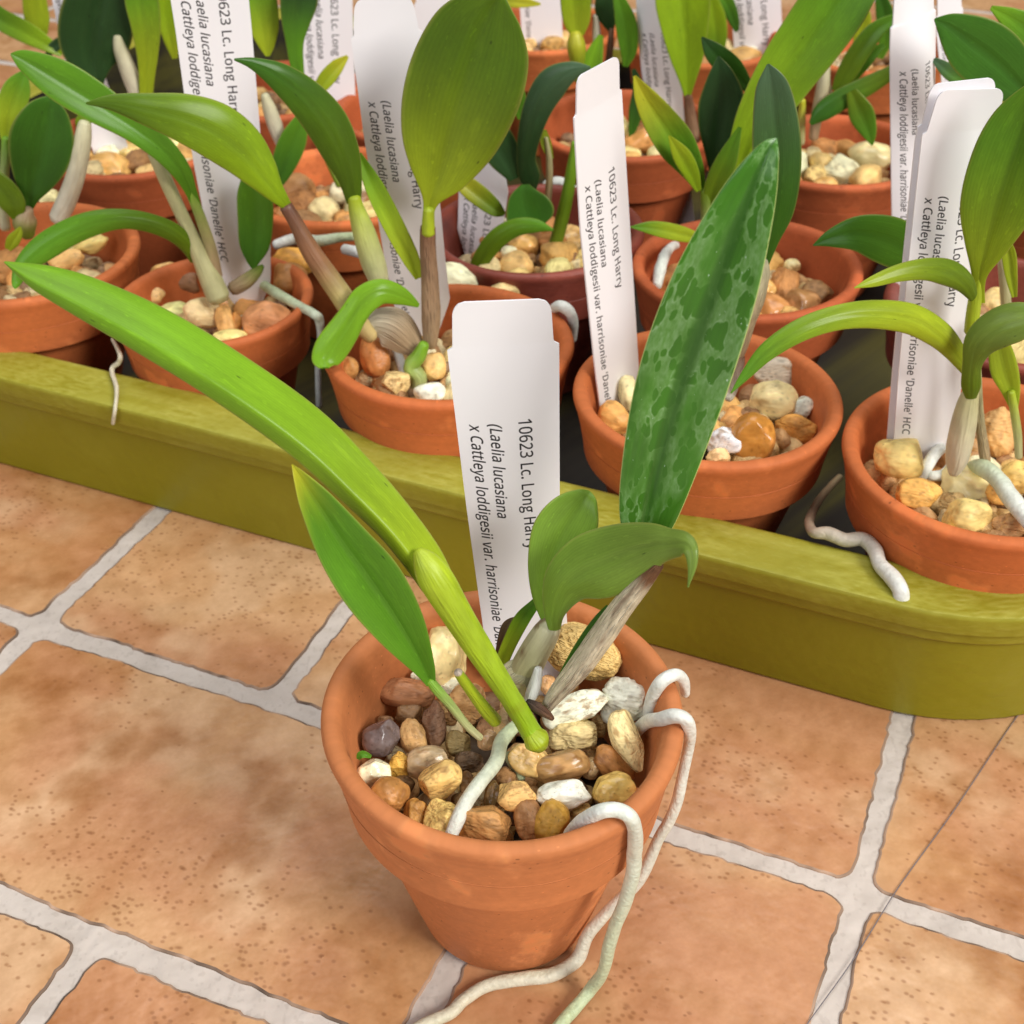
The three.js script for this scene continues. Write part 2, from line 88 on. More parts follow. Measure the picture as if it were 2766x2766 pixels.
{"id":"P2","label":"orchid with two long leaves arching left in the second front pot","base":[-80.29,2.0,-161.65],"parts":[{"t":"leaf","n":"leaf","p":[[-82.97,61.67,-161.65,-0.87,-0.31,0.38,1.88],[-83.97,67.15,-159.45,-0.77,-0.47,0.43,2.28],[-86.93,72.22,-157.25,-0.51,-0.71,0.48,2.53],[-92.22,76.02,-155.05,-0.26,-0.85,0.47,2.5],[-98.23,78.15,-152.85,-0.01,-0.91,0.42,2.61],[-104.54,78.21,-150.65,0.23,-0.91,0.34,3.14],[-111.15,76.53,-148.45,0.41,-0.88,0.26,3.41],[-117.81,73.37,-146.25,0.54,-0.82,0.18,3.41],[-122.95,69.74,-144.05,0.72,-0.7,0.05,2.46],[-125.24,66.07,-141.85,0.85,-0.52,-0.1,1.23],[-125.19,65.24,-139.65,0.9,-0.41,-0.17,0.14]],"c":[[0.162,0.27,0.005],[0.127,0.332,0.012]],"cup":-0.35,"big":1},{"t":"leaf","n":"leaf","p":[[-116.91,120.42,-153.65,0.41,0.81,-0.41,0.25],[-114.44,118.68,-154.65,0.48,0.77,-0.43,2.56],[-107.56,113.51,-155.65,0.52,0.74,-0.43,4.92],[-100.01,107.42,-156.65,0.54,0.72,-0.43,4.86],[-92.27,100.89,-157.65,0.58,0.69,-0.43,3.73],[-86.25,94.62,-158.65,0.68,0.59,-0.42,3.24],[-82.73,88.5,-159.65,0.83,0.41,-0.39,2.6],[-81.37,82.84,-160.65,0.91,0.24,-0.34,1.67],[-80.49,77.35,-161.65,0.92,0.21,-0.33,1.12]],"c":[[0.127,0.332,0.012],[0.127,0.332,0.012]],"cup":0.2,"big":1},{"t":"tube","n":"stem","p":[[-78.32,51.7,-159.65,3.22],[-79.78,56.49,-160.45,3.05],[-82.31,65.32,-161.25,2.29],[-84.87,74.21,-162.05,1.84],[-87.66,83.58,-162.85,1.81],[-89.95,91.25,-163.65,1.65]],"c":[[0.604,0.578,0.279],[0.604,0.578,0.279]]},{"t":"tube","n":"stem","p":[[-78.44,57.14,-161.65,1.75],[-78.69,65.08,-161.65,1.58],[-80.12,74.33,-161.65,1.41],[-81.41,80.34,-161.65,1.26],[-82.2,84.03,-161.65,1.11]],"c":[[0.515,0.352,0.195],[0.223,0.468,0.013]]},{"t":"leaf","n":"leaf","p":[[-65.4,86.5,-164.65,0.98,0.0,-0.21,1.95],[-65.38,80.31,-164.65,0.98,-0.05,-0.18,4.5],[-66.18,72.02,-164.65,0.98,-0.13,-0.15,4.71],[-67.42,64.73,-164.65,0.98,-0.17,-0.13,4.05],[-68.34,59.99,-164.65,0.98,-0.17,-0.13,1.9],[-68.67,57.42,-164.65,0.98,-0.13,-0.15,0.29]],"c":[[0.127,0.332,0.012],[0.054,0.188,0.009]],"cup":0.15},{"t":"tube","n":"rhizome","p":[[-74.84,52.0,-163.65,1.92],[-70.98,54.06,-164.32,2.06],[-67.8,56.6,-164.99,1.47],[-66.27,57.86,-165.65,0.59]],"c":[[0.515,0.352,0.195],[0.162,0.27,0.005]],"rough":1},{"t":"tube","n":"root","p":[[-70.86,46.0,-179.25,1.23],[-64.24,48.0,-168.79,1.5],[-56.54,50.22,-157.3,1.31],[-50.71,52.0,-148.82,1.28],[-49.35,50.0,-148.9,1.29],[-49.95,43.6,-149.8,0.87],[-51.83,32.55,-151.38,0.89],[-52.99,20.0,-153.15,0.91]],"c":[[0.631,0.73,0.434],[0.93,0.93,0.871]],"root":1},{"t":"tube","n":"root","p":[[-109.37,40.0,-157.47,0.45],[-104.17,42.0,-145.83,0.65],[-104.83,39.59,-145.41,0.72],[-107.15,37.3,-145.35,0.65],[-103.57,37.2,-135.63,0.57],[-102.31,36.0,-127.55,0.49],[-104.04,31.0,-128.32,0.49]],"c":[[0.807,0.73,0.552],[0.807,0.73,0.552]],"root":1}]},
{"id":"P3","label":"orchid with a big oval leaf on a brown stem behind the large tag","base":[-14.26,2.0,-133.77],"parts":[{"t":"leaf","n":"leaf","p":[[-90.21,120.38,-119.77,-0.01,0.94,-0.33,0.23],[-84.54,119.87,-121.32,0.11,0.92,-0.36,1.87],[-77.69,117.67,-122.88,0.22,0.89,-0.39,3.65],[-70.19,114.96,-124.43,0.31,0.86,-0.4,5.47],[-63.89,111.23,-125.99,0.5,0.76,-0.41,6.38],[-59.29,106.18,-127.55,0.69,0.61,-0.39,5.98],[-56.01,100.24,-129.1,0.79,0.49,-0.36,4.47],[-53.86,95.21,-130.66,0.79,0.49,-0.36,2.77],[-52.0,91.41,-132.21,0.77,0.52,-0.37,1.66],[-51.31,89.21,-133.77,0.78,0.5,-0.37,1.16]],"c":[[0.098,0.195,0.004],[0.342,0.552,0.01]],"cup":-0.2,"big":1},{"t":"tube","n":"pseudobulb","p":[[-33.77,54.36,-131.77,1.91],[-36.23,57.94,-132.05,2.44],[-39.17,63.46,-132.34,2.82],[-40.91,66.78,-132.62,2.81],[-44.12,72.57,-132.91,2.65],[-47.43,79.1,-133.2,2.35],[-49.9,85.46,-133.48,1.81],[-51.79,89.49,-133.77,1.67]],"c":[[0.73,0.552,0.223],[0.61,0.515,0.188],[0.305,0.138,0.061],[0.162,0.065,0.034]]},{"t":"leaf","n":"leaf","p":[[-58.12,126.94,-127.77,0.23,0.91,-0.34,0.23],[-54.09,125.38,-129.2,0.37,0.86,-0.35,1.41],[-48.82,121.76,-130.62,0.56,0.75,-0.35,3.22],[-43.63,116.12,-132.05,0.72,0.61,-0.33,4.48],[-39.59,109.32,-133.48,0.85,0.44,-0.29,5.05],[-37.21,101.66,-134.91,0.93,0.28,-0.24,4.4],[-36.03,94.96,-136.34,0.97,0.14,-0.18,2.94],[-35.82,88.33,-137.77,0.99,0.06,-0.15,1.82]],"c":[[0.054,0.188,0.009],[0.098,0.195,0.004]],"cup":-0.25,"big":1},{"t":"tube","n":"pseudobulb","p":[[-31.43,62.72,-137.77,1.64],[-31.35,67.55,-137.77,2.57],[-32.53,73.49,-137.77,3.21],[-34.26,81.87,-137.77,2.76],[-35.4,87.21,-137.77,1.95],[-35.68,89.98,-137.77,1.55]],"c":[[0.687,0.644,0.392],[0.434,0.552,0.016]]},{"t":"leaf","n":"leaf","p":[[-34.23,99.38,-141.77,0.91,0.35,-0.25,0.77],[-30.84,91.58,-140.27,0.9,0.35,-0.25,2.34],[-26.34,81.3,-138.77,0.9,0.36,-0.25,2.64],[-22.62,73.32,-137.27,0.91,0.34,-0.24,2.14],[-20.91,68.89,-135.77,0.93,0.29,-0.22,0.94]],"c":[[0.223,0.468,0.013],[0.434,0.552,0.016]],"cup":0.4},{"t":"leaf","n":"leaf","p":[[-17.5,87.41,-133.77,-0.97,0.26,-0.05,1.29],[-16.53,91.18,-133.27,-0.95,0.3,-0.07,2.3],[-14.45,97.27,-132.77,-0.95,0.3,-0.07,6.81],[-12.09,105.51,-132.27,-0.95,0.29,-0.07,10.9],[-9.29,114.46,-131.77,-0.94,0.32,-0.08,12.87],[-6.11,123.3,-131.27,-0.94,0.34,-0.09,12.98],[-3.29,131.35,-130.77,-0.92,0.37,-0.1,10.98],[-0.86,136.68,-130.27,-0.88,0.46,-0.12,6.69],[1.03,139.9,-129.77,-0.84,0.52,-0.14,0.92]],"c":[[0.434,0.552,0.016],[0.098,0.195,0.004]],"cup":0.1,"big":1},{"t":"tube","n":"pseudobulb","p":[[-18.74,50.81,-133.77,1.79],[-18.23,58.6,-133.77,2.45],[-18.06,67.66,-133.77,2.27],[-18.04,76.44,-133.77,2.11],[-17.89,82.12,-133.77,1.95],[-17.68,83.8,-133.77,1.82]],"c":[[0.515,0.352,0.195],[0.238,0.107,0.051]],"rough":1},{"t":"tube","n":"stem","p":[[-17.72,82.41,-133.17,1.69],[-17.57,85.43,-133.27,1.55],[-17.3,88.55,-133.37,1.41]],"c":[[0.434,0.552,0.016],[0.434,0.552,0.016]]},{"t":"leaf","n":"leaf","p":[[-21.01,63.23,-131.77,-0.5,-0.74,0.44,0.54],[-24.69,66.89,-129.77,-0.38,-0.8,0.46,2.26],[-29.41,69.48,-127.77,0.04,-0.89,0.46,3.15],[-33.52,68.55,-125.77,0.59,-0.74,0.32,3.54],[-36.47,65.55,-123.77,0.8,-0.57,0.2,3.41],[-39.22,61.95,-121.77,0.82,-0.55,0.19,3.94],[-42.25,58.33,-119.77,0.82,-0.54,0.18,4.21],[-44.11,55.89,-117.77,0.92,-0.39,0.08,3.29],[-43.98,54.96,-115.77,0.99,-0.1,-0.11,1.18]],"c":[[0.223,0.468,0.013],[0.223,0.468,0.013]],"cup":-0.15,"big":1},{"t":"leaf","n":"dry_sheath","p":[[-35.17,56.04,-133.77,-0.22,0.86,-0.46,1.91],[-31.63,57.2,-133.27,0.08,0.87,-0.49,4.36],[-27.59,55.88,-132.77,0.54,0.71,-0.45,5.46],[-23.71,51.74,-132.27,0.75,0.54,-0.38,3.84],[-21.8,48.53,-131.77,0.83,0.44,-0.33,1.38]],"c":[[0.807,0.73,0.552],[0.515,0.352,0.195]],"cup":-0.4},{"t":"tube","n":"rhizome","p":[[-20.09,53.14,-129.77,1.36],[-21.6,49.94,-129.37,1.92],[-23.8,47.04,-128.97,2.06],[-21.87,44.05,-128.57,2.21],[-22.73,40.59,-128.17,1.67],[-24.2,38.73,-127.77,0.83]],"c":[[0.223,0.468,0.013],[0.604,0.578,0.279]]},{"t":"tube","n":"root","p":[[-28.76,46.0,-140.9,1.13],[-27.17,44.51,-136.49,1.26],[-26.02,43.0,-132.23,1.12]],"c":[[0.93,0.93,0.871],[0.93,0.93,0.871]],"root":1},{"t":"tube","n":"root","p":[[12.0,46.0,-155.83,1.17],[14.8,54.5,-146.74,1.41],[17.54,54.5,-144.63,1.55],[19.08,50.0,-145.52,1.28],[19.0,44.0,-147.49,1.15]],"c":[[0.93,0.93,0.871],[0.93,0.93,0.871]],"root":1}]},
{"id":"P4","label":"orchid with a grey-green upright leaf directly behind the spotted leaf","base":[49.95,2.0,-107.34],"parts":[{"t":"leaf","n":"leaf","p":[[55.43,131.99,-105.34,0.95,0.29,0.1,0.33],[56.72,127.83,-105.67,0.97,0.23,0.12,3.29],[58.49,119.62,-106.01,0.97,0.17,0.14,4.8],[59.98,110.13,-106.34,0.98,0.1,0.17,5.14],[60.6,100.23,-106.67,0.98,-0.0,0.22,4.44],[60.12,92.48,-107.01,0.97,-0.05,0.24,2.61],[59.91,85.13,-107.34,0.97,-0.04,0.23,0.97]],"c":[[0.089,0.175,0.08],[0.054,0.188,0.009]],"cup":0.15,"big":1},{"t":"tube","n":"pseudobulb","p":[[55.88,57.79,-107.34,1.02],[56.32,62.49,-107.34,1.52],[57.5,70.79,-107.34,2.24],[58.88,77.72,-107.34,2.33],[59.81,83.79,-107.34,1.7],[59.93,87.11,-107.34,0.96]],"c":[[0.515,0.352,0.195],[0.687,0.644,0.392]],"rough":1},{"t":"tube","n":"rhizome","p":[[54.4,52.52,-103.34,1.02],[55.24,53.77,-104.67,1.28],[56.1,60.07,-106.01,1.77],[56.88,61.9,-107.34,1.27]],"c":[[0.807,0.73,0.552],[0.238,0.107,0.051]],"rough":1},{"t":"tube","n":"root","p":[[91.05,14.0,-123.56,0.86],[83.73,20.51,-108.87,0.96],[77.66,26.0,-95.61,1.05],[71.69,34.0,-78.79,1.12],[70.37,38.0,-69.57,1.2],[73.26,38.7,-68.24,1.56],[76.99,37.9,-66.69,1.67],[80.84,37.9,-66.8,1.61],[82.63,38.0,-63.25,1.71],[82.76,37.9,-58.2,1.69],[84.54,37.8,-53.44,1.84],[85.65,36.7,-50.13,1.77],[85.91,32.7,-49.31,1.67]],"c":[[0.515,0.352,0.195],[0.93,0.93,0.871]],"root":1}]},
{"id":"P5","label":"yellow-green orchid with many leaves in the corner pot at the right","base":[110.44,2.0,-79.92],"parts":[{"t":"leaf","n":"leaf","p":[[45.74,82.78,-57.92,-0.77,0.46,-0.45,0.11],[48.87,85.65,-60.36,-0.74,0.49,-0.46,1.05],[53.25,89.61,-62.81,-0.62,0.61,-0.5,1.89],[59.82,92.81,-65.25,-0.41,0.74,-0.53,2.31],[67.5,94.09,-67.7,-0.19,0.83,-0.52,2.53],[75.58,93.35,-70.14,0.04,0.88,-0.47,2.88],[84.14,90.68,-72.59,0.31,0.87,-0.38,3.13],[91.18,85.62,-75.03,0.59,0.78,-0.22,2.86],[96.28,80.06,-77.48,0.75,0.66,-0.09,2.25],[100.97,73.81,-79.92,0.79,0.61,-0.05,1.38]],"c":[[0.127,0.332,0.012],[0.434,0.552,0.016]],"cup":-0.25,"big":1},{"t":"leaf","n":"leaf","p":[[101.37,88.36,-83.92,-0.94,-0.17,-0.3,1.35],[99.81,95.17,-82.78,-0.94,-0.07,-0.34,1.54],[99.4,102.68,-81.63,-0.92,0.01,-0.38,4.32],[99.11,111.26,-80.49,-0.92,0.05,-0.39,6.96],[99.34,120.76,-79.35,-0.91,0.09,-0.41,7.5],[99.83,128.56,-78.21,-0.9,0.13,-0.42,6.63],[100.33,134.55,-77.06,-0.89,0.14,-0.42,4.14],[100.45,139.36,-75.92,-0.9,0.12,-0.42,0.39]],"c":[[0.434,0.552,0.016],[0.127,0.332,0.012]],"cup":0.15,"big":1},{"t":"tube","n":"stem","p":[[101.26,81.33,-83.92,1.48],[100.77,85.84,-83.92,1.47],[100.34,91.12,-83.92,1.34],[100.05,94.58,-83.92,1.22]],"c":[[0.434,0.552,0.016],[0.434,0.552,0.016]]},{"t":"leaf","n":"leaf","p":[[70.33,99.46,-69.92,-0.31,0.8,-0.51,0.1],[74.77,99.8,-72.09,-0.3,0.8,-0.51,1.16],[80.46,100.48,-74.25,-0.2,0.84,-0.5,1.8],[86.43,100.01,-76.42,0.03,0.9,-0.44,2.25],[91.94,97.89,-78.59,0.37,0.88,-0.31,2.7],[96.57,94.18,-80.75,0.69,0.71,-0.1,2.09],[99.93,89.54,-82.92,0.81,0.58,0.02,0.89]],"c":[[0.434,0.552,0.016],[0.162,0.27,0.005]],"cup":-0.2},{"t":"leaf","n":"leaf","p":[[69.15,93.14,-101.92,-0.35,0.8,-0.48,0.12],[72.94,95.19,-101.25,-0.23,0.85,-0.47,2.09],[78.41,96.44,-100.59,0.04,0.91,-0.42,3.94],[84.23,95.3,-99.92,0.3,0.89,-0.34,5.21],[89.29,93.29,-99.25,0.4,0.87,-0.29,4.88],[95.82,90.36,-98.59,0.48,0.84,-0.25,3.03],[100.3,87.42,-97.92,0.56,0.8,-0.2,0.7]],"c":[[0.054,0.188,0.009],[0.127,0.332,0.012]],"cup":0.1},{"t":"leaf","n":"leaf","p":[[100.59,70.59,-73.92,-0.94,-0.2,-0.27,1.14],[99.55,74.16,-72.92,-0.94,-0.17,-0.29,2.02],[98.28,79.99,-71.92,-0.93,-0.04,-0.37,1.99],[98.33,85.63,-70.92,-0.8,0.3,-0.51,3.37],[100.63,89.63,-69.92,-0.5,0.64,-0.58,4.08],[104.26,92.08,-68.92,-0.23,0.8,-0.55,3.94],[109.21,93.53,-67.92,-0.14,0.84,-0.53,2.12]],"c":[[0.162,0.27,0.005],[0.209,0.314,0.042]],"cup":-0.2,"big":1},{"t":"leaf","n":"leaf","p":[[105.29,83.39,-85.92,0.88,0.47,0.11,0.91],[108.37,77.39,-84.92,0.89,0.43,0.14,2.31],[110.43,71.93,-83.92,0.9,0.41,0.15,2.91],[112.52,67.47,-82.92,0.9,0.4,0.16,2.11],[114.02,63.09,-81.92,0.91,0.36,0.19,0.94]],"c":[[0.434,0.552,0.016],[0.434,0.552,0.016]],"cup":0.2},{"t":"tube","n":"stem","p":[[117.25,50.91,-79.92,0.84],[115.92,56.57,-80.59,0.95],[113.84,62.96,-81.25,0.94],[112.55,67.0,-81.92,0.82]],"c":[[0.604,0.578,0.279],[0.434,0.552,0.016]]},{"t":"leaf","n":"leaf","p":[[106.73,99.35,-93.92,0.86,0.5,0.11,0.56],[109.01,95.34,-93.25,0.9,0.41,0.18,1.48],[110.69,90.01,-92.59,0.92,0.32,0.23,1.26],[112.26,85.22,-91.92,0.92,0.33,0.22,0.58]],"c":[[0.434,0.552,0.016],[0.434,0.552,0.016]],"cup":0.3},{"t":"tube","n":"pseudobulb","p":[[102.5,48.41,-77.92,1.44],[102.4,52.52,-77.92,2.63],[102.1,59.28,-77.92,2.94],[101.86,65.56,-77.92,2.44],[101.88,69.93,-77.92,1.72]],"c":[[0.807,0.73,0.552],[0.604,0.578,0.279]]},{"t":"tube","n":"stem","p":[[112.14,43.88,-81.92,0.98],[109.91,51.21,-82.17,1.21],[107.21,59.75,-82.42,1.07],[105.18,68.0,-82.67,0.94],[102.17,79.94,-82.92,0.91]],"c":[[0.515,0.352,0.195],[0.604,0.578,0.279]],"rough":1},{"t":"tube","n":"root","p":[[108.89,46.0,-83.24,1.47],[109.44,49.0,-78.19,2.05],[111.09,49.31,-72.84,2.01],[111.79,49.0,-67.31,1.99],[113.77,48.0,-58.7,1.71]],"c":[[0.631,0.73,0.434],[0.93,0.93,0.871]],"root":1},{"t":"tube","n":"root","p":[[105.68,45.0,-86.85,1.12],[102.93,42.96,-84.44,1.24],[99.66,43.0,-83.81,1.11]],"c":[[0.93,0.93,0.871],[0.93,0.93,0.871]],"root":1},{"t":"tube","n":"root","p":[[103.55,46.0,-90.68,1.5],[101.08,45.21,-88.38,1.5],[97.46,43.0,-83.43,1.36]],"c":[[0.93,0.93,0.871],[0.93,0.93,0.871]],"root":1}]},
{"id":"Q1","label":"orchid with a very dark broad upright leaf at the top left","base":[-127.98,2.0,-274.7],"parts":[{"t":"leaf","n":"leaf","p":[[-125.64,106.17,-274.7,0.89,-0.43,-0.15,7.83],[-129.18,98.81,-274.7,0.9,-0.41,-0.16,10.67],[-132.8,90.45,-274.7,0.91,-0.37,-0.17,11.67],[-135.27,83.6,-274.7,0.94,-0.25,-0.22,10.55],[-136.0,78.36,-274.7,0.96,-0.04,-0.29,7.44],[-135.67,73.92,-274.7,0.94,0.08,-0.33,3.21],[-135.3,70.51,-274.7,0.94,0.1,-0.33,0.72]],"c":[[0.027,0.084,0.016],[0.027,0.084,0.016]],"cup":0.15,"big":1},{"t":"leaf","n":"leaf","p":[[-116.08,105.78,-272.7,0.96,0.05,-0.28,4.07],[-115.76,99.23,-272.7,0.96,0.01,-0.27,5.31],[-115.92,90.86,-272.7,0.97,-0.07,-0.24,4.68],[-116.96,82.29,-272.7,0.96,-0.15,-0.22,3.51],[-118.41,75.29,-272.7,0.96,-0.21,-0.2,2.66],[-120.39,66.34,-272.7,0.96,-0.21,-0.2,2.15]],"c":[[0.127,0.332,0.012],[0.434,0.552,0.016]],"cup":0.25},{"t":"tube","n":"pseudobulb","p":[[-123.92,56.42,-274.7,2.19],[-123.3,65.66,-274.7,2.71],[-124.65,74.69,-274.7,2.85],[-126.14,82.62,-274.7,2.29],[-126.34,86.95,-274.7,1.4]],"c":[[0.807,0.73,0.552],[0.687,0.644,0.392]]},{"t":"tube","n":"rhizome","p":[[-112.59,40.71,-270.7,1.48],[-115.81,44.34,-271.37,1.66],[-118.34,51.74,-272.03,1.65],[-119.02,58.98,-272.7,1.45]],"c":[[0.515,0.352,0.195],[0.162,0.27,0.005]]}]},
{"id":"Q2","label":"orchid with light leaves between the printed tags in the second row","base":[-52.39,2.0,-234.94],"parts":[{"t":"leaf","n":"leaf","p":[[-73.66,110.9,-248.94,0.98,0.08,-0.2,4.5],[-73.14,105.61,-248.44,0.98,0.05,-0.2,5.18],[-72.76,97.85,-247.94,0.98,0.03,-0.19,4.58],[-72.56,92.36,-247.44,0.98,0.0,-0.18,2.64],[-72.57,89.1,-246.94,0.98,-0.03,-0.17,0.66]],"c":[[0.127,0.332,0.012],[0.434,0.552,0.016]],"cup":0.15},{"t":"leaf","n":"leaf","p":[[-59.1,111.82,-244.94,0.96,-0.28,-0.07,4.77],[-60.58,106.57,-244.54,0.96,-0.27,-0.07,5.61],[-62.18,100.46,-244.14,0.97,-0.21,-0.09,4.36],[-63.15,94.23,-243.74,0.99,-0.08,-0.13,2.77],[-63.15,87.87,-243.34,0.98,0.05,-0.18,2.14],[-62.4,82.22,-242.94,0.97,0.12,-0.2,1.33]],"c":[[0.027,0.084,0.016],[0.127,0.332,0.012]],"cup":0.15},{"t":"leaf","n":"leaf","p":[[-61.16,75.54,-234.94,0.9,-0.44,0.02,1.32],[-64.91,67.97,-234.44,0.89,-0.45,0.02,4.0],[-68.5,60.93,-233.94,0.9,-0.43,0.01,4.04],[-71.39,54.45,-233.44,0.91,-0.41,0.0,2.38],[-73.13,50.74,-232.94,0.91,-0.42,0.01,0.68]],"c":[[0.127,0.332,0.012],[0.054,0.188,0.009]],"cup":0.2},{"t":"leaf","n":"leaf","p":[[-48.1,87.51,-250.94,0.64,-0.75,0.16,0.5],[-51.64,84.61,-250.27,0.69,-0.71,0.15,2.18],[-55.48,80.69,-249.6,0.74,-0.66,0.12,2.53],[-59.02,76.55,-248.94,0.76,-0.64,0.11,1.52]],"c":[[0.604,0.591,0.025],[0.434,0.552,0.016]],"cup":0.25},{"t":"tube","n":"pseudobulb","p":[[-70.3,64.19,-238.94,1.86],[-71.36,69.41,-238.94,2.35],[-72.63,75.39,-238.94,2.16],[-73.43,79.59,-238.94,1.32]],"c":[[0.807,0.73,0.552],[0.687,0.644,0.392]]},{"t":"tube","n":"stem","p":[[-51.92,53.14,-230.94,1.02],[-55.08,61.17,-232.94,1.17],[-57.7,67.34,-234.94,1.17],[-59.39,72.58,-236.94,1.0]],"c":[[0.162,0.27,0.005],[0.434,0.552,0.016]]},{"t":"tube","n":"pseudobulb","p":[[-49.91,44.97,-228.94,1.19],[-48.27,51.59,-230.27,1.52],[-49.36,59.9,-231.6,1.34],[-51.08,64.6,-232.94,1.0]],"c":[[0.604,0.578,0.279],[0.687,0.644,0.392]]},{"t":"tube","n":"root","p":[[-69.29,46.0,-203.5,1.46],[-62.59,48.0,-203.55,1.78],[-55.23,50.0,-197.35,1.75],[-48.5,52.0,-195.5,1.42],[-43.86,53.0,-193.99,1.26]],"c":[[0.93,0.93,0.871],[0.631,0.73,0.434]],"root":1},{"t":"tube","n":"root","p":[[-46.17,52.0,-187.66,1.4],[-41.0,53.0,-182.72,1.53],[-37.74,48.0,-185.21,1.4],[-37.17,40.0,-190.68,1.27]],"c":[[0.93,0.93,0.871],[0.93,0.93,0.871]],"root":1}]},
{"id":"Q3","label":"orchid with a dark grey-green curved leaf in the maroon pot","base":[10.03,2.0,-200.51],"parts":[{"t":"leaf","n":"leaf","p":[[24.9,101.82,-194.51,0.15,-0.94,0.32,0.44],[19.74,100.73,-195.37,0.36,-0.88,0.31,2.62],[14.56,96.98,-196.23,0.71,-0.66,0.25,4.41],[10.78,90.46,-197.08,0.9,-0.4,0.17,4.17],[8.41,82.51,-197.94,0.97,-0.22,0.1,3.47],[7.35,74.31,-198.8,1.0,-0.0,0.02,2.76],[8.43,67.8,-199.65,0.98,0.19,-0.06,3.11],[9.38,63.47,-200.51,0.97,0.23,-0.08,0.94]],"c":[[0.089,0.175,0.08],[0.027,0.084,0.016]],"cup":-0.25,"big":1},{"t":"leaf","n":"leaf","p":[[-7.73,87.2,-204.51,0.86,0.48,-0.2,0.46],[-5.52,83.67,-203.51,0.82,0.53,-0.22,2.75],[-1.94,78.98,-202.51,0.84,0.51,-0.21,5.22],[1.51,72.95,-201.51,0.89,0.42,-0.17,4.48],[3.78,67.49,-200.51,0.92,0.36,-0.15,1.56]],"c":[[0.054,0.188,0.009],[0.027,0.084,0.016]],"cup":0.15},{"t":"leaf","n":"leaf","p":[[2.61,97.29,-212.51,0.96,0.28,-0.09,0.61],[4.38,91.39,-211.85,0.97,0.24,-0.08,2.15],[5.41,86.18,-211.18,0.99,0.14,-0.04,2.16],[5.84,81.69,-210.51,1.0,0.09,-0.02,0.78]],"c":[[0.127,0.332,0.012],[0.127,0.332,0.012]],"cup":0.2},{"t":"leaf","n":"leaf","p":[[-15.19,72.65,-196.51,0.68,0.66,-0.31,0.77],[-10.45,67.75,-196.51,0.66,0.68,-0.32,2.78],[-5.61,63.43,-196.51,0.63,0.71,-0.32,2.95],[-1.63,59.89,-196.51,0.58,0.74,-0.34,2.19],[0.85,58.36,-196.51,0.49,0.79,-0.36,0.63]],"c":[[0.604,0.591,0.025],[0.162,0.27,0.005]],"cup":0.3},{"t":"leaf","n":"leaf","p":[[6.8,68.39,-194.51,1.0,0.08,-0.02,1.23],[7.08,64.92,-193.51,0.98,0.17,-0.06,5.24],[8.29,60.41,-192.51,0.97,0.24,-0.09,7.12],[9.2,57.2,-191.51,0.95,0.29,-0.12,5.28],[10.12,55.31,-190.51,0.92,0.36,-0.15,0.93]],"c":[[0.054,0.188,0.009],[0.054,0.188,0.009]],"cup":0.1},{"t":"leaf","n":"leaf","p":[[14.94,57.8,-186.51,-0.23,-0.88,0.41,0.31],[9.73,58.88,-187.18,-0.07,-0.91,0.42,1.99],[3.9,57.98,-187.85,0.31,-0.86,0.4,2.62],[-1.71,54.06,-188.51,0.67,-0.67,0.32,2.95],[-6.22,47.33,-189.18,0.86,-0.46,0.21,2.67],[-8.95,40.06,-189.85,0.95,-0.29,0.12,2.07],[-10.28,33.32,-190.51,0.98,-0.2,0.07,0.97]],"c":[[0.127,0.332,0.012],[0.162,0.27,0.005]],"cup":-0.3,"big":1},{"t":"tube","n":"stem","p":[[15.22,43.2,-200.51,1.94],[17.39,51.65,-201.01,2.08],[19.48,61.58,-201.51,1.89],[20.89,71.22,-202.01,1.55],[21.72,77.42,-202.51,1.23]],"c":[[0.162,0.27,0.005],[0.223,0.468,0.013]]},{"t":"leaf","n":"dry_sheath","p":[[14.76,71.89,-204.51,-0.95,-0.31,0.09,0.78],[13.17,76.74,-204.51,-0.97,-0.24,0.07,1.55],[12.52,80.72,-204.51,-0.99,-0.16,0.03,0.77]],"c":[[0.434,0.552,0.016],[0.434,0.552,0.016]],"cup":0.15},{"t":"tube","n":"stem","p":[[13.64,53.52,-204.51,0.8],[14.2,63.67,-204.51,1.11],[14.13,71.9,-204.51,0.94],[13.16,78.33,-204.51,0.62]],"c":[[0.515,0.352,0.195],[0.604,0.578,0.279]]},{"t":"tube","n":"root","p":[[14.53,46.0,-245.61,1.76],[18.9,47.0,-245.32,1.93],[23.98,46.0,-241.06,1.74]],"c":[[0.93,0.93,0.871],[0.93,0.93,0.871]],"root":1}]},
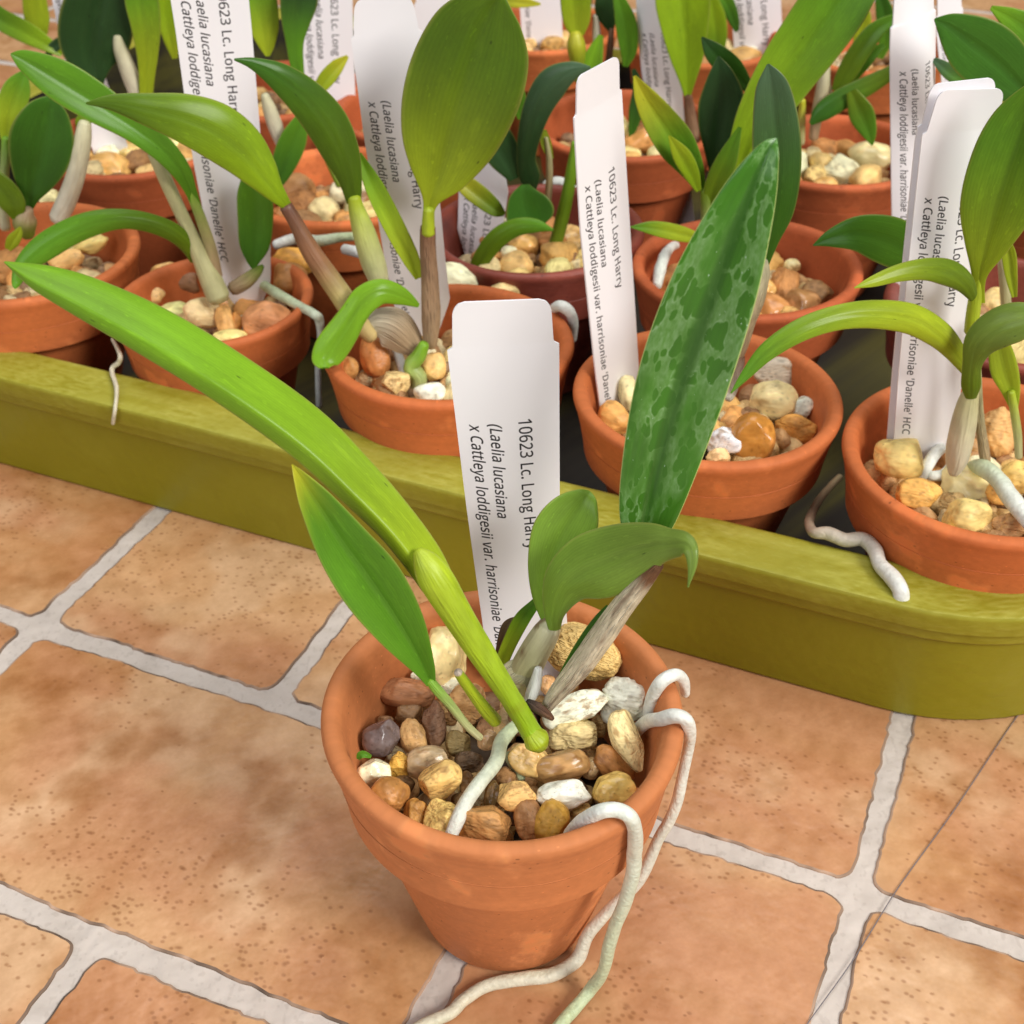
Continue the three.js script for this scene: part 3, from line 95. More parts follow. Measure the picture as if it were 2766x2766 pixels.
{"id":"Q4","label":"orchid with a wide bright slanting leaf above the spotted leaf","base":[69.9,2.0,-174.81],"parts":[{"t":"leaf","n":"leaf","p":[[89.69,133.85,-170.81,0.78,-0.52,0.34,5.95],[84.53,125.63,-171.38,0.8,-0.5,0.34,8.16],[79.28,116.47,-171.95,0.81,-0.48,0.34,8.18],[73.82,106.96,-172.52,0.83,-0.45,0.33,7.51],[68.57,95.66,-173.09,0.88,-0.36,0.31,6.14],[65.51,85.31,-173.67,0.94,-0.22,0.27,4.41],[64.2,76.07,-174.24,0.96,-0.14,0.24,2.61],[63.29,68.07,-174.81,0.96,-0.13,0.23,1.32]],"c":[[0.127,0.332,0.012],[0.342,0.552,0.01]],"cup":0.3,"big":1},{"t":"leaf","n":"leaf","p":[[57.72,108.41,-182.81,0.97,0.23,0.08,0.28],[58.78,103.79,-182.41,0.98,0.17,0.11,3.52],[59.63,96.8,-182.01,0.99,0.05,0.15,6.12],[59.36,89.66,-181.61,0.98,-0.04,0.18,5.47],[58.97,83.56,-181.21,0.98,-0.03,0.18,3.2],[58.88,77.18,-180.81,0.99,-0.0,0.17,1.03]],"c":[[0.027,0.084,0.016],[0.027,0.084,0.016]],"cup":0.15},{"t":"leaf","n":"leaf","p":[[53.89,111.53,-188.81,0.74,0.66,-0.1,0.28],[57.16,107.87,-188.81,0.7,0.71,-0.12,2.55],[62.58,103.0,-188.81,0.68,0.72,-0.12,3.14],[67.67,97.91,-188.81,0.7,0.7,-0.11,1.44]],"c":[[0.027,0.084,0.016],[0.054,0.188,0.009]],"cup":0.2},{"t":"leaf","n":"leaf","p":[[34.51,108.27,-168.81,0.88,0.47,-0.07,0.41],[37.19,103.04,-170.01,0.85,0.51,-0.09,2.74],[41.24,96.69,-171.21,0.81,0.57,-0.12,4.3],[46.29,89.57,-172.41,0.81,0.58,-0.12,4.93],[51.2,82.24,-173.61,0.85,0.51,-0.09,3.44],[54.79,75.02,-174.81,0.89,0.45,-0.06,1.31]],"c":[[0.604,0.591,0.025],[0.127,0.332,0.012]],"cup":0.35,"big":1},{"t":"leaf","n":"leaf","p":[[44.06,93.22,-166.81,0.82,0.56,-0.11,0.28],[47.68,87.62,-168.47,0.84,0.54,-0.1,2.38],[51.13,81.59,-170.14,0.88,0.47,-0.07,2.13],[53.79,75.72,-171.81,0.91,0.42,-0.04,0.72]],"c":[[0.434,0.552,0.016],[0.342,0.552,0.01]],"cup":0.2},{"t":"leaf","n":"leaf","p":[[62.75,94.5,-168.81,0.92,-0.27,0.27,0.55],[60.46,85.33,-170.14,0.92,-0.29,0.28,2.83],[58.22,77.33,-171.47,0.93,-0.25,0.26,2.87],[56.92,69.06,-172.81,0.95,-0.19,0.24,1.46]],"c":[[0.127,0.332,0.012],[0.162,0.27,0.005]],"cup":0.3},{"t":"leaf","n":"leaf","p":[[34.75,69.59,-162.81,0.06,0.91,-0.42,0.14],[40.95,67.96,-165.47,0.14,0.9,-0.41,1.87],[48.65,65.05,-168.14,0.23,0.89,-0.39,2.19],[55.8,61.79,-170.81,0.26,0.89,-0.38,1.18]],"c":[[0.127,0.332,0.012],[0.434,0.552,0.016]],"cup":0.15},{"t":"tube","n":"pseudobulb","p":[[59.15,51.31,-172.81,1.81],[57.86,59.51,-172.81,2.08],[56.91,67.49,-172.81,1.76],[55.68,75.26,-172.81,1.3]],"c":[[0.687,0.644,0.392],[0.162,0.27,0.005]]},{"t":"tube","n":"root","p":[[43.51,50.0,-166.09,1.34],[45.09,53.5,-172.11,1.65],[49.19,50.0,-189.26,1.41],[53.57,46.0,-200.97,1.29]],"c":[[0.93,0.93,0.871],[0.93,0.93,0.871]],"root":1}]},
{"id":"Q5","label":"orchid with a broad dark rounded leaf at the top right corner","base":[136.01,2.0,-147.21],"parts":[{"t":"leaf","n":"leaf","p":[[108.36,113.4,-163.21,0.57,0.82,-0.08,0.66],[112.41,110.68,-162.55,0.53,0.84,-0.1,1.85],[118.19,107.38,-161.88,0.53,0.84,-0.1,2.0],[121.85,104.89,-161.21,0.57,0.82,-0.08,0.53]],"c":[[0.089,0.175,0.08],[0.127,0.332,0.012]],"cup":0.2},{"t":"leaf","n":"leaf","p":[[101.43,128.0,-147.21,0.42,0.9,-0.13,0.25],[105.09,126.27,-147.21,0.5,0.86,-0.1,3.46],[110.8,122.56,-147.21,0.55,0.83,-0.07,6.47],[116.91,118.53,-147.21,0.59,0.81,-0.05,7.15],[123.34,113.43,-147.21,0.64,0.77,-0.01,5.58],[128.31,109.01,-147.21,0.66,0.75,0.0,2.05]],"c":[[0.054,0.188,0.009],[0.054,0.188,0.009]],"cup":0.15,"big":1},{"t":"leaf","n":"leaf","p":[[118.45,126.97,-159.21,0.45,0.89,-0.1,0.51],[123.48,124.43,-159.21,0.48,0.87,-0.08,2.56],[129.44,120.85,-159.21,0.55,0.84,-0.04,4.12],[136.46,115.93,-159.21,0.57,0.82,-0.02,2.6]],"c":[[0.223,0.468,0.013],[0.127,0.332,0.012]],"cup":0.15},{"t":"tube","n":"pseudobulb","p":[[138.52,43.58,-151.21,1.31],[135.03,56.56,-151.21,1.42],[132.09,65.93,-151.21,1.26],[129.72,73.5,-151.21,1.1]],"c":[[0.604,0.578,0.279],[0.687,0.644,0.392]]}]},
{"id":"S1","label":"yellow-green orchid leaves at the far top left corner","base":[-85.3,2.0,-324.6],"parts":[{"t":"leaf","n":"leaf","p":[[-170.26,89.41,-330.6,0.95,-0.07,-0.31,3.47],[-170.7,83.46,-330.6,0.95,-0.07,-0.31,4.27],[-171.3,75.9,-330.6,0.94,0.03,-0.34,4.31],[-170.3,70.88,-330.6,0.91,0.18,-0.38,1.78]],"c":[[0.434,0.552,0.016],[0.434,0.552,0.016]],"cup":0.2},{"t":"leaf","n":"leaf","p":[[-189.51,85.75,-324.6,0.64,0.63,-0.43,3.45],[-182.65,78.76,-324.6,0.57,0.71,-0.42,3.87],[-174.22,73.55,-324.6,0.49,0.77,-0.41,3.89],[-167.12,68.86,-324.6,0.54,0.73,-0.42,2.55],[-163.21,65.32,-324.6,0.61,0.67,-0.42,0.79]],"c":[[0.127,0.332,0.012],[0.342,0.552,0.01]],"cup":0.3},{"t":"leaf","n":"leaf","p":[[-169.36,64.22,-324.6,-0.74,0.67,0.05,0.39],[-166.21,67.68,-324.6,-0.65,0.76,-0.01,1.77],[-162.28,70.34,-324.6,-0.5,0.86,-0.1,1.76],[-159.02,71.84,-324.6,-0.41,0.9,-0.14,0.59]],"c":[[0.089,0.175,0.08],[0.027,0.084,0.016]],"cup":0.2},{"t":"leaf","n":"leaf","p":[[-123.72,88.32,-324.6,0.97,-0.04,-0.24,3.82],[-123.93,82.77,-324.6,0.97,-0.07,-0.23,4.62],[-124.53,77.15,-324.6,0.97,-0.05,-0.24,3.1],[-124.42,73.35,-324.6,0.96,0.03,-0.26,1.17]],"c":[[0.604,0.591,0.025],[0.434,0.552,0.016]],"cup":0.2},{"t":"leaf","n":"leaf","p":[[-99.77,76.87,-324.6,-0.9,0.44,0.06,0.97],[-97.04,82.47,-324.6,-0.97,0.22,0.13,3.08],[-96.76,89.84,-324.6,-0.98,0.04,0.19,2.67]],"c":[[0.127,0.332,0.012],[0.054,0.188,0.009]],"cup":0.2},{"t":"leaf","n":"leaf","p":[[-120.87,64.3,-322.6,-0.97,-0.03,0.26,0.98],[-121.13,72.02,-322.6,-0.97,-0.03,0.26,2.92],[-121.44,81.46,-322.6,-0.97,0.1,0.22,3.46],[-119.24,89.73,-322.6,-0.95,0.25,0.17,1.52]],"c":[[0.434,0.552,0.016],[0.342,0.552,0.01]],"cup":0.25}]},
{"id":"S2","label":"orchid with a yellow leaf tip above the big oval leaf","base":[-28.16,2.0,-300.51],"parts":[{"t":"leaf","n":"leaf","p":[[-12.05,90.0,-320.51,0.37,0.89,-0.25,2.27],[-0.77,85.3,-320.51,0.3,0.92,-0.26,2.67],[7.79,83.55,-320.51,0.16,0.95,-0.27,1.91],[14.47,82.74,-320.51,0.12,0.96,-0.27,0.38]],"c":[[0.162,0.27,0.005],[0.604,0.591,0.025]],"cup":0.2},{"t":"leaf","n":"leaf","p":[[-3.54,33.01,-300.51,-0.95,0.29,-0.11,1.18],[-0.44,42.84,-301.18,-0.97,0.21,-0.08,2.92],[1.06,53.44,-301.85,-1.0,0.04,-0.01,3.08],[0.41,61.89,-302.51,-1.0,-0.07,0.03,0.95]],"c":[[0.127,0.332,0.012],[0.127,0.332,0.012]],"cup":0.2},{"t":"leaf","n":"leaf","p":[[-45.61,90.21,-314.51,0.99,0.07,-0.12,2.25],[-45.15,83.85,-314.51,1.0,-0.05,-0.08,3.02],[-46.35,75.54,-314.51,0.98,-0.18,-0.05,2.67],[-48.07,68.01,-314.51,0.97,-0.22,-0.03,0.77]],"c":[[0.434,0.552,0.016],[0.127,0.332,0.012]],"cup":0.2}]},
{"id":"S3","label":"orchid with a broad bright upright leaf near the top centre","base":[43.66,2.0,-285.17],"parts":[{"t":"leaf","n":"leaf","p":[[59.16,102.37,-281.17,0.98,0.16,0.08,8.32],[60.39,94.83,-281.17,0.98,0.16,0.09,8.93],[62.01,84.51,-281.17,0.99,0.14,0.09,7.46],[63.19,75.68,-281.17,0.99,0.12,0.1,5.4],[63.91,68.46,-281.17,0.99,0.09,0.11,2.91],[64.34,62.57,-281.17,0.99,0.07,0.11,1.1]],"c":[[0.342,0.552,0.01],[0.342,0.552,0.01]],"cup":0.3,"big":1},{"t":"tube","n":"stem","p":[[70.75,33.19,-283.17,1.72],[68.73,43.39,-282.51,1.88],[66.07,55.2,-281.84,2.04],[64.52,62.57,-281.17,1.47]],"c":[[0.515,0.352,0.195],[0.238,0.107,0.051]],"rough":1},{"t":"leaf","n":"leaf","p":[[25.04,98.4,-291.17,1.0,0.08,0.03,4.62],[25.52,92.39,-291.17,1.0,0.08,0.03,5.19],[26.03,85.4,-291.17,1.0,0.08,0.03,4.52],[26.49,80.78,-291.17,0.99,0.1,0.02,2.18]],"c":[[0.342,0.552,0.01],[0.434,0.552,0.016]],"cup":0.15},{"t":"tube","n":"pseudobulb","p":[[27.19,65.46,-291.17,1.86],[26.66,72.84,-291.17,2.94],[26.01,77.38,-291.17,3.29],[25.75,81.15,-291.17,2.18]],"c":[[0.162,0.27,0.005],[0.604,0.591,0.025]]},{"t":"leaf","n":"leaf","p":[[36.42,95.47,-295.17,1.0,-0.04,0.09,3.23],[36.12,88.51,-295.17,1.0,0.08,0.05,3.81],[37.38,83.72,-295.17,0.96,0.28,-0.01,2.37],[38.42,80.49,-295.17,0.95,0.3,-0.02,0.73]],"c":[[0.027,0.084,0.016],[0.027,0.084,0.016]],"cup":0.2},{"t":"leaf","n":"leaf","p":[[39.24,94.86,-289.17,0.94,0.34,-0.02,1.6],[42.49,85.81,-289.17,0.97,0.25,0.01,3.6],[43.97,76.91,-289.17,1.0,0.04,0.08,3.1],[43.16,70.56,-289.17,0.98,-0.13,0.13,0.92]],"c":[[0.127,0.332,0.012],[0.127,0.332,0.012]],"cup":0.3},{"t":"tube","n":"stem","p":[[38.34,58.99,-293.17,1.13],[37.68,68.15,-293.84,1.3],[38.13,77.09,-294.51,1.1],[38.38,81.39,-295.17,0.92]],"c":[[0.061,0.037,0.025],[0.238,0.107,0.051]]},{"t":"leaf","n":"leaf","p":[[46.0,45.73,-287.17,-0.98,0.14,-0.15,0.76],[47.49,55.1,-287.84,-0.98,0.11,-0.14,2.62],[48.11,62.41,-288.51,-0.99,-0.11,-0.06,2.23],[45.97,69.61,-289.17,-0.96,-0.29,0.0,0.74]],"c":[[0.054,0.188,0.009],[0.027,0.084,0.016]],"cup":0.2},{"t":"tube","n":"pseudobulb","p":[[33.99,69.6,-295.17,1.3],[33.34,78.75,-295.17,1.47],[32.75,85.91,-295.17,1.09]],"c":[[0.807,0.73,0.552],[0.807,0.73,0.552]]},{"t":"leaf","n":"leaf","p":[[32.54,56.7,-289.17,-0.98,-0.22,0.01,1.12],[30.88,64.01,-289.84,-1.0,-0.03,-0.05,2.97],[32.14,72.99,-290.51,-0.97,0.2,-0.13,3.31],[34.5,80.69,-291.17,-0.95,0.28,-0.15,0.91]],"c":[[0.127,0.332,0.012],[0.223,0.468,0.013]],"cup":0.25},{"t":"leaf","n":"leaf","p":[[51.46,56.21,-295.17,-0.98,0.14,-0.16,0.95],[52.62,63.56,-295.84,-0.99,-0.01,-0.11,2.63],[51.48,71.92,-296.51,-0.98,-0.22,-0.04,2.6],[49.32,78.67,-297.17,-0.95,-0.3,-0.0,0.74]],"c":[[0.223,0.468,0.013],[0.127,0.332,0.012]],"cup":0.25},{"t":"tube","n":"pseudobulb","p":[[53.41,48.44,-295.17,1.15],[52.22,56.2,-295.17,1.52],[51.34,61.92,-295.17,1.13]],"c":[[0.687,0.644,0.392],[0.604,0.578,0.279]]}]},
{"id":"S4","label":"orchid with narrow arching leaves left of the curled tag","base":[112.13,2.0,-258.75],"parts":[{"t":"leaf","n":"leaf","p":[[125.88,95.57,-258.75,0.54,-0.75,0.38,1.01],[119.57,91.05,-258.75,0.68,-0.63,0.38,2.87],[115.25,84.08,-258.75,0.82,-0.44,0.37,3.41],[112.16,77.3,-258.75,0.86,-0.38,0.35,3.1],[109.86,71.77,-258.75,0.86,-0.36,0.35,1.74]],"c":[[0.127,0.332,0.012],[0.162,0.27,0.005]],"cup":0.25},{"t":"leaf","n":"leaf","p":[[126.34,80.52,-252.75,0.47,-0.78,0.41,2.03],[118.47,76.02,-252.25,0.46,-0.79,0.41,3.07],[110.46,71.81,-251.75,0.49,-0.77,0.41,3.43],[104.41,67.71,-251.25,0.61,-0.68,0.41,3.1],[100.86,63.89,-250.75,0.7,-0.6,0.4,0.69]],"c":[[0.162,0.27,0.005],[0.054,0.188,0.009]],"cup":-0.2},{"t":"leaf","n":"leaf","p":[[112.57,74.56,-250.75,0.86,0.51,0.05,1.7],[116.35,68.07,-249.42,0.86,0.5,0.06,3.94],[119.55,62.2,-248.08,0.89,0.45,0.08,2.59],[121.12,58.07,-246.75,0.92,0.38,0.12,0.35]],"c":[[0.162,0.27,0.005],[0.127,0.332,0.012]],"cup":0.2},{"t":"tube","n":"pseudobulb","p":[[103.99,56.88,-256.75,1.59],[104.3,64.73,-257.42,1.92],[105.01,73.29,-258.08,2.08],[105.25,79.95,-258.75,1.54]],"c":[[0.515,0.352,0.195],[0.687,0.644,0.392]]},{"t":"tube","n":"stem","p":[[100.16,55.1,-256.75,1.06],[99.23,62.36,-256.75,1.4],[98.67,69.46,-256.75,1.04]],"c":[[0.604,0.578,0.279],[0.604,0.591,0.025]]},{"t":"leaf","n":"leaf","p":[[107.94,74.64,-266.75,-0.86,-0.51,-0.04,1.05],[104.0,81.42,-267.42,-0.93,-0.36,-0.11,2.78],[102.32,89.74,-268.08,-0.98,-0.08,-0.21,3.1],[102.95,98.68,-268.75,-0.97,0.05,-0.24,1.36]],"c":[[0.434,0.552,0.016],[0.127,0.332,0.012]],"cup":0.25},{"t":"leaf","n":"leaf","p":[[111.71,67.15,-262.75,-0.89,0.31,-0.34,0.88],[114.18,74.18,-262.75,-0.83,0.43,-0.37,2.44],[118.73,80.7,-262.75,-0.69,0.61,-0.39,2.76],[124.16,85.4,-262.75,-0.6,0.69,-0.4,0.69]],"c":[[0.223,0.468,0.013],[0.127,0.332,0.012]],"cup":0.25},{"t":"tube","n":"pseudobulb","p":[[110.77,62.11,-266.75,1.25],[108.69,69.33,-266.75,1.59],[107.94,74.64,-266.75,1.05]],"c":[[0.807,0.73,0.552],[0.604,0.578,0.279]]}]},
{"id":"T2","label":"tiny dark leaved orchid at the top edge right of the oval leaf","base":[16.45,2.0,-395.05],"parts":[{"t":"leaf","n":"leaf","p":[[36.8,62.19,-405.05,0.98,-0.18,0.11,1.79],[36.01,57.87,-405.05,0.98,-0.18,0.11,2.25],[34.82,51.3,-405.05,0.98,-0.18,0.11,1.36]],"c":[[0.027,0.084,0.016],[0.027,0.084,0.016]],"cup":0.2}]},
{"id":"T3","label":"small leafed orchid at the top edge left of the slanting leaf","base":[83.32,2.0,-377.07],"parts":[{"t":"leaf","n":"leaf","p":[[84.84,72.52,-377.07,0.71,0.7,-0.08,2.12],[90.7,66.51,-377.07,0.81,0.58,-0.03,2.99],[94.62,58.97,-377.07,0.91,0.42,0.03,2.15],[96.11,54.73,-377.07,0.94,0.33,0.06,0.65]],"c":[[0.127,0.332,0.012],[0.054,0.188,0.009]],"cup":0.2},{"t":"leaf","n":"leaf","p":[[86.05,42.59,-375.07,-0.95,0.21,-0.22,1.31],[87.93,51.19,-375.07,-0.99,0.0,-0.16,3.9],[86.15,61.75,-375.07,-0.97,-0.24,-0.08,4.28],[82.71,72.08,-375.07,-0.95,-0.31,-0.06,1.69]],"c":[[0.127,0.332,0.012],[0.342,0.552,0.01]],"cup":0.25}]},
{"id":"T4","label":"tiny bright leaf growing in the farthest pot at top right","base":[148.09,2.0,-365.89],"parts":[{"t":"leaf","n":"leaf","p":[[143.87,49.2,-365.89,-0.97,-0.02,-0.26,1.29],[143.75,55.52,-365.89,-0.96,0.05,-0.27,2.55],[144.47,61.73,-365.89,-0.96,0.01,-0.27,2.96],[143.93,67.87,-365.89,-0.97,-0.09,-0.24,1.26]],"c":[[0.434,0.552,0.016],[0.434,0.552,0.016]],"cup":0.2},{"t":"leaf","n":"leaf","p":[[152.66,47.63,-363.89,-0.94,0.13,-0.31,1.28],[153.82,56.02,-363.89,-0.96,-0.07,-0.26,2.97],[151.26,66.33,-363.89,-0.93,-0.32,-0.17,3.35],[147.42,74.42,-363.89,-0.9,-0.42,-0.13,1.24]],"c":[[0.127,0.332,0.012],[0.054,0.188,0.009]],"cup":0.2}]}];
const TAGS=[
{"label":"upright white plastic name tag in the pot standing alone in front","p":[[0.74,124.29,-20.0,1.0,0.02,-0.02,8.82],[0.88,116.25,-20.33,1.0,0.04,-0.03,8.96],[2.21,84.16,-20.67,1.0,0.06,-0.04,8.16],[4.74,48.1,-21.0,1.0,0.07,-0.05,7.84]],"bend":0},
{"label":"white printed name tag behind the long arched leaves at the left","p":[[-70.46,157.19,-171.65,0.98,-0.04,-0.21,9.65],[-71.02,147.3,-172.25,0.98,-0.02,-0.21,9.73],[-71.67,119.25,-172.85,0.98,-0.03,-0.21,9.35],[-73.13,85.62,-173.45,0.98,-0.02,-0.21,9.1],[-73.33,58.97,-174.05,0.98,-0.0,-0.22,8.2],[-73.54,50.43,-174.65,0.98,-0.01,-0.22,7.27]],"bend":0},
{"label":"white printed name tag partly covered by the big oval leaf","p":[[-26.49,133.48,-149.77,0.99,0.04,-0.1,7.6],[-26.23,126.94,-150.02,0.99,0.05,-0.11,8.45],[-24.88,101.28,-150.27,0.99,0.06,-0.11,8.63],[-22.8,68.26,-150.52,0.99,0.07,-0.11,7.93],[-21.66,55.68,-150.77,0.99,0.09,-0.12,7.54]],"bend":0},
{"label":"narrow tilted white name tag left of the spotted upright leaf","p":[[21.62,127.41,-119.34,0.65,0.06,-0.76,8.53],[21.93,118.42,-119.84,0.63,0.07,-0.77,8.91],[24.22,93.25,-120.34,0.62,0.08,-0.78,9.61],[28.06,59.17,-120.84,0.62,0.08,-0.78,9.19],[30.58,37.67,-121.34,0.62,0.09,-0.78,8.67]],"bend":0},
{"label":"rear one of the two white tags stuck together at the right","p":[[90.72,133.5,-89.92,0.99,0.06,-0.1,7.5],[91.29,122.73,-90.92,0.99,0.09,-0.12,7.95],[93.83,95.57,-91.92,0.99,0.1,-0.12,7.99],[96.54,65.98,-92.92,0.99,0.1,-0.12,7.74],[98.75,43.21,-93.92,0.99,0.1,-0.12,7.28]],"bend":0},
{"label":"front one of the two white tags stuck together at the right","p":[[91.84,132.67,-87.52,1.0,-0.01,-0.07,7.46],[91.7,123.65,-88.52,0.99,0.07,-0.1,7.88],[94.19,96.74,-89.52,0.99,0.1,-0.12,7.91],[97.08,67.43,-90.52,0.99,0.11,-0.12,7.66],[99.47,44.87,-91.52,0.99,0.11,-0.12,7.21]],"bend":0},
{"label":"curled white name tag behind the two stuck-together tags","p":[[99.47,132.01,-161.21,0.88,0.19,-0.43,6.61],[101.89,118.59,-162.21,0.88,0.18,-0.44,6.98],[107.73,87.57,-163.21,0.88,0.18,-0.44,7.05],[112.99,59.78,-164.21,0.88,0.19,-0.44,6.85],[116.92,39.42,-165.21,0.88,0.19,-0.44,6.71]],"bend":3},
{"label":"farther white tag just right of the curled tag","p":[[134.05,110.09,-240.45,0.94,0.21,-0.26,4.38],[137.13,96.12,-240.45,0.93,0.25,-0.28,4.48],[143.86,73.09,-240.45,0.93,0.26,-0.28,4.25],[149.3,52.01,-240.45,0.93,0.24,-0.27,4.18]],"bend":0},
{"label":"shaded white tag standing behind the yellow-tipped leaf","p":[[-59.91,118.95,-310.51,0.99,-0.07,-0.11,9.65],[-61.15,104.3,-311.85,0.99,-0.05,-0.12,9.87],[-63.62,53.09,-313.18,0.99,-0.03,-0.13,9.41],[-63.93,30.16,-314.51,0.99,-0.01,-0.14,8.9]],"bend":0},
{"label":"farther white tag just left behind the big oval leaf","p":[[-23.1,93.0,-316.51,1.0,-0.02,-0.05,7.49],[-23.43,78.21,-317.18,1.0,0.04,-0.07,7.64],[-21.29,46.91,-317.85,0.99,0.07,-0.08,7.37],[-19.96,30.12,-318.51,0.99,0.08,-0.08,6.92]],"bend":0},
{"label":"white tag right behind the tip of the big oval leaf","p":[[12.57,127.15,-401.05,1.0,0.07,0.01,8.66],[13.42,115.81,-401.71,1.0,0.06,0.01,8.79],[17.84,36.64,-402.38,1.0,0.06,0.01,8.71],[19.1,22.53,-403.05,1.0,0.09,-0.0,8.39]],"bend":0},
{"label":"white printed tag behind the broad bright upright leaf","p":[[51.4,102.85,-289.17,0.86,0.12,0.5,7.17],[53.33,82.62,-287.67,0.86,0.14,0.49,7.36],[58.64,47.91,-286.17,0.86,0.16,0.48,7.28],[64.18,14.08,-284.67,0.86,0.18,0.48,7.16],[65.2,8.39,-283.17,0.85,0.27,0.45,6.97]],"bend":0},
{"label":"white tag with printed lines near the top, left of the wide slanting leaf","p":[[96.22,109.1,-383.07,0.98,0.16,0.14,10.24],[98.54,95.56,-383.73,0.98,0.17,0.14,10.21],[109.43,32.53,-384.4,0.98,0.17,0.13,9.88],[112.45,16.22,-385.07,0.98,0.17,0.13,9.61]],"bend":0},
{"label":"leaning white tag half hidden under the right edge of the big oval leaf","p":[[-10.19,79.64,-216.51,0.87,0.29,0.39,4.37],[-7.31,68.09,-214.51,0.88,0.27,0.4,8.5],[-5.58,58.77,-212.51,0.88,0.11,0.47,8.59],[-6.96,47.52,-210.51,0.85,-0.01,0.52,7.95]],"bend":0},
{"label":"white tag behind the large dark upright leaf at the top left","p":[[-142.67,127.72,-288.7,1.0,-0.03,-0.04,6.14],[-142.97,116.97,-287.2,1.0,-0.01,-0.05,6.22],[-142.96,73.0,-285.7,1.0,0.05,-0.06,6.03],[-139.57,47.2,-284.2,0.99,0.13,-0.09,6.23],[-137.64,35.97,-282.7,0.98,0.16,-0.09,5.91]],"bend":0}];
